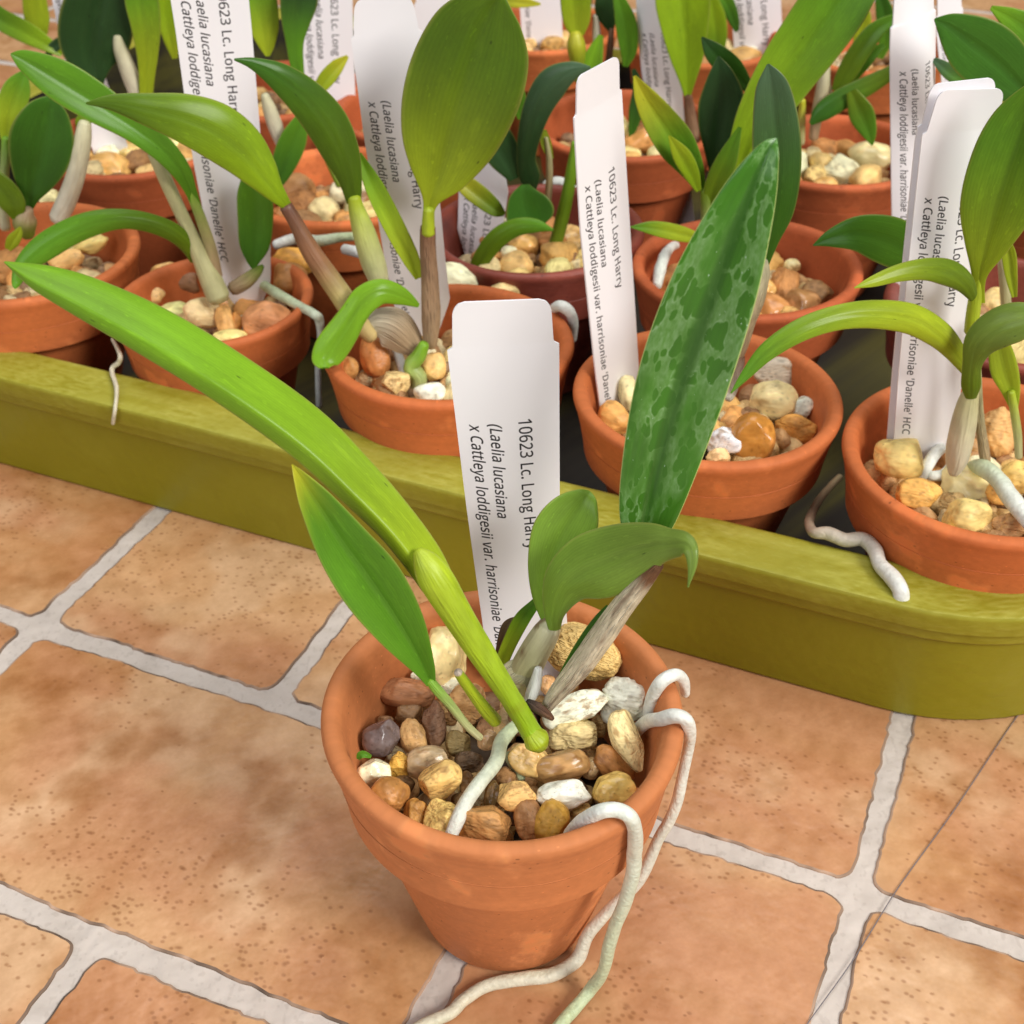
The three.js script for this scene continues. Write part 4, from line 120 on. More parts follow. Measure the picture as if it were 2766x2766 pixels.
const PEBBLES=[
{"x":[-17.22,44.5,-14.1],"a":[0.997,-0.065,0.05],"b":[-0.081,-0.791,0.607],"s":[5.09,2.76,2.54],"c":[0.305,0.122,0.054],"k":0,"label":"flat reddish-brown pebble at the back left of the gravel in the front pot"},
{"x":[-18.25,42.0,-10.4],"a":[1.0,-0.009,0.007],"b":[-0.012,-0.793,0.609],"s":[2.75,2.17,1.99],"c":[0.209,0.102,0.042],"k":0,"label":"round brown pebble just below the flat reddish-brown one"},
{"x":[-22.31,42.0,-9.15],"a":[1.0,-0.009,0.007],"b":[-0.012,-0.793,0.609],"s":[1.51,1.08,0.99],"c":[0.188,0.084,0.034],"k":0,"label":"tiny brown pebble against the left inner wall of the front pot"},
{"x":[-21.79,44.0,-2.7],"a":[0.936,-0.28,0.215],"b":[-0.353,-0.742,0.57],"s":[3.43,3.5,3.16],"c":[0.117,0.08,0.084],"k":3,"label":"dark purple-grey quartz pebble at the left of the front pot"},
{"x":[-16.11,43.5,-3.58],"a":[0.981,0.156,-0.12],"b":[0.196,-0.778,0.597],"s":[2.32,3.38,2.14],"c":[0.491,0.27,0.112],"k":0,"label":"upright tan pebble right of the dark purple-grey one"},
{"x":[-12.52,44.0,-6.63],"a":[0.998,0.046,-0.035],"b":[0.058,-0.792,0.608],"s":[2.06,4.33,1.89],"c":[0.162,0.076,0.042],"k":1,"label":"long dark brown pebble under the lower leaf stalk"},
{"x":[-7.13,45.0,-10.06],"a":[1.0,-0.009,0.007],"b":[-0.012,-0.793,0.609],"s":[3.29,3.58,3.03],"c":[0.445,0.231,0.089],"k":1,"label":"light brown pebble behind the yellow-green shoot"},
{"x":[-8.06,42.0,-3.18],"a":[1.0,-0.009,0.007],"b":[-0.012,-0.793,0.609],"s":[2.19,2.47,2.01],"c":[0.181,0.117,0.042],"k":1,"label":"olive-brown pebble beside the leaf stalk end"},
{"x":[-19.01,43.0,2.33],"a":[0.993,-0.092,0.071],"b":[-0.116,-0.788,0.605],"s":[1.73,2.49,1.59],"c":[0.604,0.323,0.061],"k":1,"label":"small golden-yellow pebble below the dark purple-grey one"},
{"x":[-13.51,44.0,2.22],"a":[0.981,0.156,-0.12],"b":[0.196,-0.778,0.597],"s":[4.13,2.83,2.6],"c":[0.342,0.231,0.138],"k":3,"label":"greyish translucent pebble left of the thick white root"},
{"x":[-6.64,42.0,1.01],"a":[1.0,-0.009,0.007],"b":[-0.012,-0.793,0.609],"s":[2.57,2.02,1.86],"c":[0.102,0.054,0.027],"k":1,"label":"very dark brown pebble left of the thick white root"},
{"x":[-22.53,44.0,5.04],"a":[0.909,-0.331,0.254],"b":[-0.417,-0.721,0.553],"s":[2.87,2.93,2.64],"c":[0.672,0.604,0.456],"k":3,"label":"milky white pebble against the left wall"},
{"x":[-20.11,43.5,10.91],"a":[0.909,-0.331,0.254],"b":[-0.417,-0.721,0.553],"s":[3.35,3.28,3.02],"c":[0.371,0.156,0.04],"k":0,"label":"round orange-brown pebble at the left front"},
{"x":[-17.73,41.0,5.53],"a":[1.0,-0.009,0.007],"b":[-0.012,-0.793,0.609],"s":[2.13,1.58,1.45],"c":[0.138,0.068,0.025],"k":0,"label":"small dark pebble between the milky white and orange-brown ones"},
{"x":[-11.77,45.0,8.44],"a":[0.932,0.289,-0.221],"b":[0.364,-0.739,0.567],"s":[4.44,3.77,3.47],"c":[0.617,0.381,0.138],"k":2,"label":"large block-shaped yellowish pebble left of the thick white root"},
{"x":[-15.37,42.0,13.54],"a":[1.0,-0.009,0.007],"b":[-0.012,-0.793,0.609],"s":[2.53,2.86,2.33],"c":[0.352,0.156,0.032],"k":0,"label":"golden-brown pebble at the left front rim"},
{"x":[-10.4,44.0,15.24],"a":[0.983,-0.147,0.113],"b":[-0.185,-0.78,0.598],"s":[3.16,3.69,2.91],"c":[0.658,0.434,0.156],"k":2,"label":"pale yellow angular pebble touching the lower end of the thick root"},
{"x":[-6.37,41.5,6.31],"a":[1.0,-0.009,0.007],"b":[-0.012,-0.793,0.609],"s":[1.54,2.26,1.42],"c":[0.188,0.089,0.032],"k":0,"label":"brown pebble hidden beside the thick root"},
{"x":[-0.04,42.0,4.84],"a":[1.0,-0.009,0.007],"b":[-0.012,-0.793,0.609],"s":[1.78,1.85,1.64],"c":[0.287,0.138,0.054],"k":0,"label":"brown pebble just right of the thick root"},
{"x":[-2.01,42.0,9.06],"a":[0.983,-0.147,0.113],"b":[-0.185,-0.78,0.598],"s":[1.62,2.64,1.49],"c":[0.216,0.122,0.042],"k":3,"label":"dark glassy pebble right of the thick root"},
{"x":[2.19,45.0,10.97],"a":[0.998,0.046,-0.035],"b":[0.058,-0.792,0.608],"s":[3.6,2.73,2.51],"c":[0.672,0.392,0.15],"k":2,"label":"orange and cream pebble in the middle of the gravel"},
{"x":[4.47,45.0,2.94],"a":[0.947,-0.254,0.195],"b":[-0.32,-0.752,0.577],"s":[3.84,2.88,2.65],"c":[0.491,0.296,0.107],"k":3,"label":"tan and gold pebble under the round end of the green stem"},
{"x":[9.24,43.5,4.06],"a":[0.987,0.129,-0.099],"b":[0.162,-0.783,0.601],"s":[5.21,3.43,3.15],"c":[0.314,0.162,0.058],"k":3,"label":"large amber translucent pebble right of the stem end"},
{"x":[10.13,45.5,11.51],"a":[0.996,0.074,-0.056],"b":[0.093,-0.79,0.606],"s":[4.72,2.39,2.2],"c":[0.839,0.745,0.591],"k":0,"label":"long white pebble right of the middle of the gravel"},
{"x":[18.62,44.5,10.37],"a":[1.0,-0.009,0.007],"b":[-0.012,-0.793,0.609],"s":[3.75,3.21,2.95],"c":[0.552,0.352,0.098],"k":3,"label":"round honey-yellow translucent pebble near the right front rim"},
{"x":[20.42,42.5,2.77],"a":[0.735,-0.538,0.413],"b":[-0.678,-0.583,0.448],"s":[4.35,2.49,2.29],"c":[0.314,0.127,0.034],"k":0,"label":"long chestnut-brown pebble at the right"},
{"x":[23.09,46.0,0.95],"a":[0.932,0.289,-0.221],"b":[0.364,-0.739,0.567],"s":[2.82,5.78,2.6],"c":[0.687,0.515,0.27],"k":2,"label":"knobbly cream-yellow upright pebble at the right of the gravel"},
{"x":[22.13,46.0,-10.1],"a":[0.983,-0.147,0.113],"b":[-0.185,-0.78,0.598],"s":[4.57,4.43,4.08],"c":[0.617,0.578,0.527],"k":4,"label":"white and grey knobbly pebble near the right wall"},
{"x":[14.18,47.0,-7.21],"a":[0.973,0.183,-0.14],"b":[0.23,-0.772,0.592],"s":[5.93,3.25,2.99],"c":[0.761,0.672,0.539],"k":2,"label":"smooth white oval pebble with yellow marks"},
{"x":[13.41,44.0,-3.08],"a":[0.998,0.046,-0.035],"b":[0.058,-0.792,0.608],"s":[4.42,2.81,2.58],"c":[0.617,0.456,0.231],"k":4,"label":"wrinkled cream pebble under the smooth white oval one"},
{"x":[15.49,50.0,-17.57],"a":[0.894,-0.356,0.273],"b":[-0.449,-0.709,0.544],"s":[7.1,5.36,4.94],"c":[0.552,0.352,0.138],"k":5,"label":"large golden porous stone at the back right of the front pot"},
{"x":[-10.84,47.5,-19.2],"a":[0.989,-0.12,0.092],"b":[-0.151,-0.784,0.602],"s":[4.84,6.31,4.45],"c":[0.672,0.491,0.238],"k":3,"label":"large pale cream stone at the back left of the front pot"},
{"x":[-2.28,43.0,16.77],"a":[0.976,-0.174,0.134],"b":[-0.219,-0.774,0.594],"s":[5.51,4.0,3.68],"c":[0.445,0.209,0.072],"k":2,"label":"large brown layered stone at the front rim"},
{"x":[4.57,42.5,15.48],"a":[0.996,0.074,-0.056],"b":[0.093,-0.79,0.606],"s":[2.51,3.7,2.31],"c":[0.305,0.138,0.054],"k":0,"label":"round-topped brown pebble at the front"},
{"x":[9.0,43.5,15.95],"a":[0.976,-0.174,0.134],"b":[-0.219,-0.774,0.594],"s":[3.02,3.81,2.78],"c":[0.434,0.223,0.034],"k":0,"label":"upright golden pebble at the front beside the drooping root"},
{"x":[13.49,41.5,13.31],"a":[1.0,-0.009,0.007],"b":[-0.012,-0.793,0.609],"s":[1.8,2.07,1.66],"c":[0.342,0.202,0.068],"k":2,"label":"small tan pebble under the front drooping root"},
{"x":[-2.78,44.5,-1.75],"a":[0.944,0.263,-0.201],"b":[0.331,-0.749,0.574],"s":[2.02,1.88,1.73],"c":[0.423,0.246,0.122],"k":3,"label":"small pinkish-tan pebble left of the green stem end"},
{"x":[15.88,42.0,2.71],"a":[1.0,-0.009,0.007],"b":[-0.012,-0.793,0.609],"s":[1.73,1.94,1.59],"c":[0.332,0.209,0.102],"k":3,"label":"small greyish-tan pebble left of the chestnut-brown one"},
{"x":[8.55,43.5,-16.5],"a":[1.0,-0.009,0.007],"b":[-0.012,-0.793,0.609],"s":[1.62,1.91,1.49],"c":[0.617,0.332,0.156],"k":3,"label":"small peach pebble behind the dry striped stem"},
{"x":[9.88,42.5,-14.46],"a":[0.936,-0.28,0.215],"b":[-0.353,-0.742,0.57],"s":[1.61,1.1,1.01],"c":[0.552,0.188,0.061],"k":0,"label":"small orange pebble behind the smooth white oval one"},
{"x":[23.19,41.0,7.73],"a":[1.0,-0.009,0.007],"b":[-0.012,-0.793,0.609],"s":[1.02,0.89,0.82],"c":[0.392,0.127,0.034],"k":0,"label":"tiny orange pebble at the right inner wall"},
{"x":[-16.01,45.5,-17.79],"a":[0.987,0.129,-0.099],"b":[0.162,-0.783,0.601],"s":[1.76,0.95,0.88],"c":[0.73,0.658,0.527],"k":0,"label":"small white pebble at the back left wall"},
{"x":[-10.12,45.5,-14.82],"a":[1.0,-0.009,0.007],"b":[-0.012,-0.793,0.609],"s":[2.18,1.89,1.74],"c":[0.672,0.604,0.456],"k":3,"label":"whitish pebble below the large pale cream stone"},
{"x":[-10.24,42.5,-9.07],"a":[1.0,-0.009,0.007],"b":[-0.012,-0.793,0.609],"s":[1.51,1.29,1.19],"c":[0.262,0.122,0.042],"k":1,"label":"small brown pebble under the leaf stalk"},
{"x":[1.11,41.0,12.88],"a":[1.0,-0.009,0.007],"b":[-0.012,-0.793,0.609],"s":[1.67,1.54,1.42],"c":[0.089,0.054,0.037],"k":3,"label":"dark little pebble in the gap at the front centre"},
{"x":[12.39,43.0,-17.76],"a":[1.0,-0.009,0.007],"b":[-0.012,-0.793,0.609],"s":[1.92,2.58,1.77],"c":[0.515,0.262,0.102],"k":1,"label":"tan pebble squeezed behind the dry striped stem"},
{"x":[18.52,41.0,-8.56],"a":[1.0,-0.009,0.007],"b":[-0.012,-0.793,0.609],"s":[1.8,2.16,1.66],"c":[0.305,0.181,0.076],"k":1,"label":"brown pebble in the shadow below the white and grey one"},
{"x":[-7.88,40.5,8.93],"a":[1.0,-0.009,0.007],"b":[-0.012,-0.793,0.609],"s":[2.04,1.7,1.56],"c":[0.156,0.08,0.03],"k":0,"label":"dark brown pebble under the lower end of the thick root"},
{"x":[3.43,41.5,-10.78],"a":[1.0,-0.009,0.007],"b":[-0.012,-0.793,0.609],"s":[2.17,2.17,2.0],"c":[0.188,0.102,0.045],"k":1,"label":"brown pebble behind the green stem near the centre"},
{"x":[-12.34,40.5,16.02],"a":[1.0,-0.009,0.007],"b":[-0.012,-0.793,0.609],"s":[1.66,1.33,1.22],"c":[0.188,0.089,0.03],"k":0,"label":"small brown pebble low at the left front rim"},
{"x":[53.83,45.0,-96.06],"a":[0.944,0.263,-0.201],"b":[0.331,-0.749,0.574],"s":[4.83,3.81,3.51],"c":[0.807,0.761,0.716],"k":2,"label":"white angular pebble in the pot behind the spotted leaf"},
{"x":[61.48,46.0,-96.91],"a":[0.983,-0.147,0.113],"b":[-0.185,-0.78,0.598],"s":[5.09,5.85,4.68],"c":[0.413,0.162,0.025],"k":3,"label":"round dark amber pebble in the pot behind the spotted leaf"},
{"x":[66.75,46.0,-113.32],"a":[1.0,-0.009,0.007],"b":[-0.012,-0.793,0.609],"s":[5.83,4.77,4.39],"c":[0.73,0.515,0.27],"k":0,"label":"pale yellow rounded pebble in the pot behind the spotted leaf"},
{"x":[69.0,46.0,-124.39],"a":[1.0,-0.009,0.007],"b":[-0.012,-0.793,0.609],"s":[5.72,4.09,3.76],"c":[0.552,0.434,0.361],"k":2,"label":"pinkish-grey pebble at the back of the pot behind the spotted leaf"},
{"x":[75.18,44.0,-112.34],"a":[1.0,-0.009,0.007],"b":[-0.012,-0.793,0.609],"s":[3.45,2.92,2.69],"c":[0.491,0.479,0.434],"k":3,"label":"grey glassy pebble at the right of the pot behind the spotted leaf"},
{"x":[71.55,44.0,-103.35],"a":[0.983,-0.147,0.113],"b":[-0.185,-0.78,0.598],"s":[4.93,3.37,3.1],"c":[0.491,0.216,0.045],"k":1,"label":"rusty brown pebble at the right of the pot behind the spotted leaf"},
{"x":[50.74,43.0,-92.56],"a":[1.0,-0.009,0.007],"b":[-0.012,-0.793,0.609],"s":[2.78,2.28,2.1],"c":[0.644,0.402,0.209],"k":0,"label":"small tan pebble at the front of the pot behind the spotted leaf"},
{"x":[51.31,44.0,-102.38],"a":[1.0,-0.009,0.007],"b":[-0.012,-0.793,0.609],"s":[3.37,3.88,3.1],"c":[0.672,0.371,0.122],"k":0,"label":"orange-tan pebble just right of the spotted leaf edge"},
{"x":[27.75,44.0,-108.06],"a":[0.936,-0.28,0.215],"b":[-0.353,-0.742,0.57],"s":[4.73,4.2,3.87],"c":[0.617,0.305,0.089],"k":0,"label":"orange-tan pebble at the foot of the narrow tilted tag"},
{"x":[32.54,45.0,-119.14],"a":[1.0,-0.009,0.007],"b":[-0.012,-0.793,0.609],"s":[3.23,4.58,2.97],"c":[0.73,0.552,0.314],"k":0,"label":"pale pebble right of the foot of the narrow tilted tag"},
{"x":[91.47,47.0,-86.02],"a":[0.983,-0.147,0.113],"b":[-0.185,-0.78,0.598],"s":[6.17,5.18,4.77],"c":[0.761,0.479,0.181],"k":0,"label":"large smooth yellow-tan pebble at the left of the corner pot"},
{"x":[102.02,48.0,-96.26],"a":[1.0,-0.009,0.007],"b":[-0.012,-0.793,0.609],"s":[5.31,4.55,4.19],"c":[0.672,0.445,0.127],"k":5,"label":"golden rough stone behind the pale stem in the corner pot"},
{"x":[94.86,45.0,-72.98],"a":[0.983,-0.147,0.113],"b":[-0.185,-0.78,0.598],"s":[5.02,3.59,3.3],"c":[0.658,0.342,0.089],"k":2,"label":"orange angular pebble at the front left of the corner pot"},
{"x":[103.53,45.0,-66.54],"a":[1.0,-0.009,0.007],"b":[-0.012,-0.793,0.609],"s":[5.64,4.0,3.68],"c":[0.761,0.479,0.188],"k":0,"label":"large yellow-tan pebble at the front of the corner pot"},
{"x":[111.4,45.0,-73.86],"a":[0.936,-0.28,0.215],"b":[-0.353,-0.742,0.57],"s":[3.12,2.4,2.21],"c":[0.672,0.332,0.089],"k":0,"label":"small orange pebble under the thick root of the corner pot"},
{"x":[111.6,44.0,-63.47],"a":[1.0,-0.009,0.007],"b":[-0.012,-0.793,0.609],"s":[3.97,2.8,2.58],"c":[0.434,0.223,0.093],"k":4,"label":"rough brown pebble at the front right of the corner pot"},
{"x":[119.21,46.0,-99.35],"a":[1.0,-0.009,0.007],"b":[-0.012,-0.793,0.609],"s":[4.35,5.63,4.0],"c":[0.578,0.305,0.117],"k":4,"label":"shaggy tan pebble behind the stems of the corner pot"},
{"x":[119.08,45.0,-80.24],"a":[1.0,-0.009,0.007],"b":[-0.012,-0.793,0.609],"s":[4.15,3.66,3.37],"c":[0.73,0.423,0.138],"k":0,"label":"tan pebble right of the thick root in the corner pot"},
{"x":[122.52,46.0,-110.15],"a":[1.0,-0.009,0.007],"b":[-0.012,-0.793,0.609],"s":[3.16,2.37,2.18],"c":[0.807,0.672,0.515],"k":0,"label":"pale pebble at the back of the corner pot"},
{"x":[-65.8,46.0,-154.13],"a":[1.0,-0.009,0.007],"b":[-0.012,-0.793,0.609],"s":[7.0,5.54,5.1],"c":[0.515,0.209,0.089],"k":0,"label":"big flat-faced reddish-tan pebble at the front of the second pot"},
{"x":[-77.21,45.0,-158.58],"a":[0.944,0.263,-0.201],"b":[0.331,-0.749,0.574],"s":[2.95,4.43,2.72],"c":[0.617,0.314,0.107],"k":0,"label":"tan pebble left of the big reddish-tan one"},
{"x":[-83.81,45.0,-162.38],"a":[0.983,-0.147,0.113],"b":[-0.185,-0.78,0.598],"s":[5.36,4.46,4.11],"c":[0.672,0.479,0.262],"k":0,"label":"pale tan pebble at the left front of the second pot"},
{"x":[-73.99,44.0,-157.9],"a":[1.0,-0.009,0.007],"b":[-0.012,-0.793,0.609],"s":[1.92,3.54,1.77],"c":[0.552,0.216,0.048],"k":0,"label":"narrow orange pebble left of the big reddish-tan one"},
{"x":[-75.02,44.0,-149.12],"a":[0.983,-0.147,0.113],"b":[-0.185,-0.78,0.598],"s":[4.92,2.61,2.4],"c":[0.776,0.515,0.202],"k":0,"label":"pale yellow pebble at the front rim of the second pot"},
{"x":[-99.83,46.0,-186.69],"a":[1.0,-0.009,0.007],"b":[-0.012,-0.793,0.609],"s":[4.07,3.13,2.88],"c":[0.617,0.342,0.122],"k":0,"label":"tan pebble at the left back of the second pot"},
{"x":[-93.42,45.0,-185.1],"a":[0.936,-0.28,0.215],"b":[-0.353,-0.742,0.57],"s":[5.62,3.75,3.45],"c":[0.202,0.089,0.042],"k":0,"label":"dark brown pebble at the left back of the second pot"},
{"x":[-61.13,46.0,-180.33],"a":[1.0,-0.009,0.007],"b":[-0.012,-0.793,0.609],"s":[5.25,5.25,4.83],"c":[0.381,0.156,0.048],"k":0,"label":"brown pebble at the right of the second pot"},
{"x":[-63.91,46.0,-193.35],"a":[1.0,-0.009,0.007],"b":[-0.012,-0.793,0.609],"s":[6.35,4.13,3.8],"c":[0.658,0.305,0.061],"k":0,"label":"orange pebble at the back right of the second pot"},
{"x":[-57.48,44.0,-159.31],"a":[1.0,-0.009,0.007],"b":[-0.012,-0.793,0.609],"s":[3.26,3.26,3.0],"c":[0.434,0.188,0.048],"k":0,"label":"brown pebble at the right rim of the second pot"},
{"x":[-101.8,44.0,-176.01],"a":[1.0,-0.009,0.007],"b":[-0.012,-0.793,0.609],"s":[3.99,3.07,2.82],"c":[0.672,0.402,0.188],"k":0,"label":"tan pebble beside the left rim of the second pot"},
{"x":[-33.0,46.0,-135.21],"a":[0.973,0.183,-0.14],"b":[0.23,-0.772,0.592],"s":[3.91,5.59,3.6],"c":[0.456,0.162,0.045],"k":0,"label":"chestnut-brown pebble at the left of the pot behind the large tag"},
{"x":[-28.45,45.0,-124.58],"a":[1.0,-0.009,0.007],"b":[-0.012,-0.793,0.609],"s":[3.55,3.28,3.01],"c":[0.687,0.456,0.216],"k":2,"label":"pale tan pebble at the front of the pot behind the large tag"},
{"x":[-19.02,44.0,-120.1],"a":[1.0,-0.009,0.007],"b":[-0.012,-0.793,0.609],"s":[3.79,2.71,2.49],"c":[0.745,0.631,0.552],"k":0,"label":"pinkish-white pebble at the front rim of the pot behind the large tag"},
{"x":[-18.14,45.0,-132.76],"a":[1.0,-0.009,0.007],"b":[-0.012,-0.793,0.609],"s":[3.34,3.9,3.07],"c":[0.617,0.361,0.138],"k":0,"label":"tan pebble beside the large tag edge"},
{"x":[-40.41,44.0,-134.93],"a":[1.0,-0.009,0.007],"b":[-0.012,-0.793,0.609],"s":[2.8,3.08,2.58],"c":[0.402,0.188,0.058],"k":0,"label":"brown pebble at the left rim of the pot behind the large tag"},
{"x":[-12.53,48.0,-172.94],"a":[1.0,-0.009,0.007],"b":[-0.012,-0.793,0.609],"s":[6.67,5.45,5.02],"c":[0.761,0.617,0.445],"k":0,"label":"cream pebble above the large tag, left of the tan one"},
{"x":[-0.42,47.0,-169.1],"a":[1.0,-0.009,0.007],"b":[-0.012,-0.793,0.609],"s":[4.21,3.31,3.05],"c":[0.631,0.445,0.216],"k":0,"label":"tan pebble above the top of the large tag"},
{"x":[-124.9,48.0,-200.84],"a":[0.944,0.263,-0.201],"b":[0.331,-0.749,0.574],"s":[5.46,2.89,2.66],"c":[0.776,0.491,0.175],"k":0,"label":"pale yellow pebble under the arched leaf in the leftmost pot"},
{"x":[-131.04,46.0,-195.1],"a":[0.944,0.263,-0.201],"b":[0.331,-0.749,0.574],"s":[5.73,2.87,2.64],"c":[0.687,0.381,0.144],"k":0,"label":"tan pebble at the right front of the leftmost pot"},
{"x":[-145.63,47.0,-234.42],"a":[1.0,-0.009,0.007],"b":[-0.012,-0.793,0.609],"s":[4.47,3.78,3.48],"c":[0.73,0.552,0.287],"k":0,"label":"cream pebble behind the stems of the leftmost pot"},
{"x":[-145.88,41.07,-168.16],"a":[0.982,0.189,0.016],"b":[0.022,-0.196,0.98],"s":[5.14,3.91,3.55],"c":[0.508,0.228,0.071],"k":3,"label":"chestnut brown pebble in the leftmost front pot","group":"gravel pebbles in the leftmost front pot"},
{"x":[-159.21,40.72,-194.02],"a":[-0.793,0.073,0.605],"b":[-0.589,0.158,-0.792],"s":[6.41,4.23,3.66],"c":[0.666,0.452,0.197],"k":4,"label":"large pale yellow pebble in the leftmost front pot","group":"gravel pebbles in the leftmost front pot"},
{"x":[-159.07,40.34,-183.01],"a":[-0.395,0.008,0.919],"b":[-0.916,0.079,-0.394],"s":[5.86,5.16,3.86],"c":[0.677,0.459,0.2],"k":2,"label":"large pale yellow pebble in the leftmost front pot","group":"gravel pebbles in the leftmost front pot"},
{"x":[-120.48,42.43,-186.74],"a":[0.876,-0.138,0.462],"b":[-0.481,-0.172,0.86],"s":[6.03,4.86,3.47],"c":[0.62,0.458,0.247],"k":4,"label":"sandy beige pebble in the leftmost front pot","group":"gravel pebbles in the leftmost front pot"},
{"x":[-143.86,41.26,-190.16],"a":[0.344,-0.106,0.933],"b":[-0.939,-0.068,0.338],"s":[6.44,4.64,3.99],"c":[0.591,0.264,0.082],"k":0,"label":"chestnut brown pebble in the leftmost front pot","group":"gravel pebbles in the leftmost front pot"},
{"x":[-138.8,41.07,-173.96],"a":[0.919,0.27,0.288],"b":[-0.242,-0.19,0.951],"s":[6.57,4.93,3.64],"c":[0.666,0.492,0.265],"k":1,"label":"sandy beige pebble in the leftmost front pot","group":"gravel pebbles in the leftmost front pot"},
{"x":[-149.09,42.51,-198.81],"a":[0.378,-0.053,0.924],"b":[-0.924,-0.075,0.374],"s":[7.36,5.84,4.71],"c":[0.415,0.187,0.059],"k":1,"label":"large chestnut brown pebble in the leftmost front pot","group":"gravel pebbles in the leftmost front pot"},
{"x":[-124.25,41.18,-172.17],"a":[-0.475,-0.043,0.879],"b":[-0.878,0.094,-0.47],"s":[4.91,3.94,3.09],"c":[0.791,0.472,0.189],"k":2,"label":"light tan pebble in the leftmost front pot","group":"gravel pebbles in the leftmost front pot"},
{"x":[-137.78,42.34,-206.85],"a":[0.861,0.252,0.442],"b":[-0.408,-0.179,0.895],"s":[5.79,4.79,4.55],"c":[0.85,0.575,0.248],"k":0,"label":"large pale yellow pebble in the leftmost front pot","group":"gravel pebbles in the leftmost front pot"},
{"x":[-145.61,40.99,-180.3],"a":[0.449,0.26,0.855],"b":[-0.869,-0.097,0.486],"s":[5.86,4.08,4.01],"c":[0.244,0.114,0.042],"k":2,"label":"deep brown pebble in the leftmost front pot","group":"gravel pebbles in the leftmost front pot"},
{"x":[-157.88,40.94,-175.9],"a":[0.976,-0.042,0.214],"b":[-0.218,-0.191,0.957],"s":[4.6,3.52,3.04],"c":[0.625,0.278,0.086],"k":2,"label":"chestnut brown pebble in the leftmost front pot","group":"gravel pebbles in the leftmost front pot"},
{"x":[-126.84,42.6,-189.51],"a":[0.309,-0.175,0.935],"b":[-0.951,-0.061,0.303],"s":[4.21,2.71,2.68],"c":[0.451,0.203,0.064],"k":0,"label":"small chestnut brown pebble in the leftmost front pot","group":"gravel pebbles in the leftmost front pot"},
{"x":[-135.43,40.78,-189.68],"a":[0.957,-0.277,0.091],"b":[-0.149,-0.194,0.97],"s":[3.81,2.53,2.56],"c":[0.677,0.459,0.2],"k":1,"label":"small pale yellow pebble in the leftmost front pot","group":"gravel pebbles in the leftmost front pot"},
{"x":[-68.6,39.48,-166.42],"a":[-0.826,0.094,0.555],"b":[-0.537,0.165,-0.827],"s":[5.09,4.79,4.24],"c":[0.447,0.201,0.064],"k":3,"label":"chestnut brown pebble in the second pot of the front row","group":"gravel pebbles in the second pot of the front row"},
{"x":[-86.1,38.53,-147.94],"a":[-0.784,-0.217,0.581],"b":[-0.615,0.155,-0.773],"s":[7.26,5.78,4.9],"c":[0.308,0.143,0.052],"k":3,"label":"large deep brown pebble in the second pot of the front row","group":"gravel pebbles in the second pot of the front row"},
{"x":[-87.76,40.21,-173.61],"a":[-0.837,0.179,0.517],"b":[-0.491,0.171,-0.854],"s":[5.46,3.52,2.92],"c":[0.839,0.568,0.245],"k":1,"label":"pale yellow pebble in the second pot of the front row","group":"gravel pebbles in the second pot of the front row"},
{"x":[-74.24,38.52,-173.39],"a":[0.382,-0.253,0.889],"b":[-0.924,-0.075,0.376],"s":[6.72,5.57,5.04],"c":[0.576,0.257,0.08],"k":2,"label":"large chestnut brown pebble in the second pot of the front row","group":"gravel pebbles in the second pot of the front row"},
{"x":[-92.6,38.21,-162.15],"a":[-0.93,-0.266,0.255],"b":[-0.309,0.187,-0.933],"s":[5.04,4.12,3.93],"c":[0.274,0.127,0.047],"k":1,"label":"deep brown pebble in the second pot of the front row","group":"gravel pebbles in the second pot of the front row"},
{"x":[-94.78,39.27,-169.79],"a":[-0.937,-0.074,0.341],"b":[-0.348,0.184,-0.919],"s":[6.1,4.0,4.28],"c":[0.899,0.608,0.262],"k":1,"label":"pale yellow pebble in the second pot of the front row","group":"gravel pebbles in the second pot of the front row"},
{"x":[-82.03,39.65,-177.68],"a":[0.166,-0.254,0.953],"b":[-0.986,-0.033,0.163],"s":[4.76,3.96,3.05],"c":[0.458,0.206,0.065],"k":3,"label":"chestnut brown pebble in the second pot of the front row","group":"gravel pebbles in the second pot of the front row"},
{"x":[-93.63,38.16,-154.06],"a":[0.848,0.246,0.469],"b":[-0.437,-0.176,0.882],"s":[6.18,4.77,4.26],"c":[0.555,0.248,0.077],"k":4,"label":"chestnut brown pebble in the second pot of the front row","group":"gravel pebbles in the second pot of the front row"},
{"x":[-75.88,40.11,-165.26],"a":[0.318,0.225,0.921],"b":[-0.938,-0.068,0.341],"s":[4.71,3.37,3.29],"c":[0.871,0.719,0.503],"k":4,"label":"cream white pebble in the second pot of the front row","group":"gravel pebbles in the second pot of the front row"},
{"x":[-23.55,40.33,-151.57],"a":[-0.586,0.067,0.808],"b":[-0.799,0.118,-0.589],"s":[6.69,4.54,4.11],"c":[0.509,0.276,0.089],"k":3,"label":"large golden tan pebble in the pot behind the large tag","group":"gravel pebbles in the pot behind the large tag"},
{"x":[-0.31,41.56,-130.55],"a":[0.388,0.036,0.921],"b":[-0.918,-0.078,0.389],"s":[4.7,3.52,3.05],"c":[0.505,0.374,0.203],"k":1,"label":"sandy beige pebble in the pot behind the large tag","group":"gravel pebbles in the pot behind the large tag"},
{"x":[-4.1,40.1,-139.96],"a":[-0.52,-0.255,0.816],"b":[-0.853,0.102,-0.512],"s":[7.87,5.59,5.43],"c":[0.812,0.549,0.238],"k":2,"label":"large pale yellow pebble in the pot behind the large tag","group":"gravel pebbles in the pot behind the large tag"},
{"x":[-8.58,39.42,-149.82],"a":[-0.032,0.171,0.985],"b":[-0.999,0.007,-0.034],"s":[6.32,5.42,4.97],"c":[0.856,0.707,0.495],"k":3,"label":"large cream white pebble in the pot behind the large tag","group":"gravel pebbles in the pot behind the large tag"},
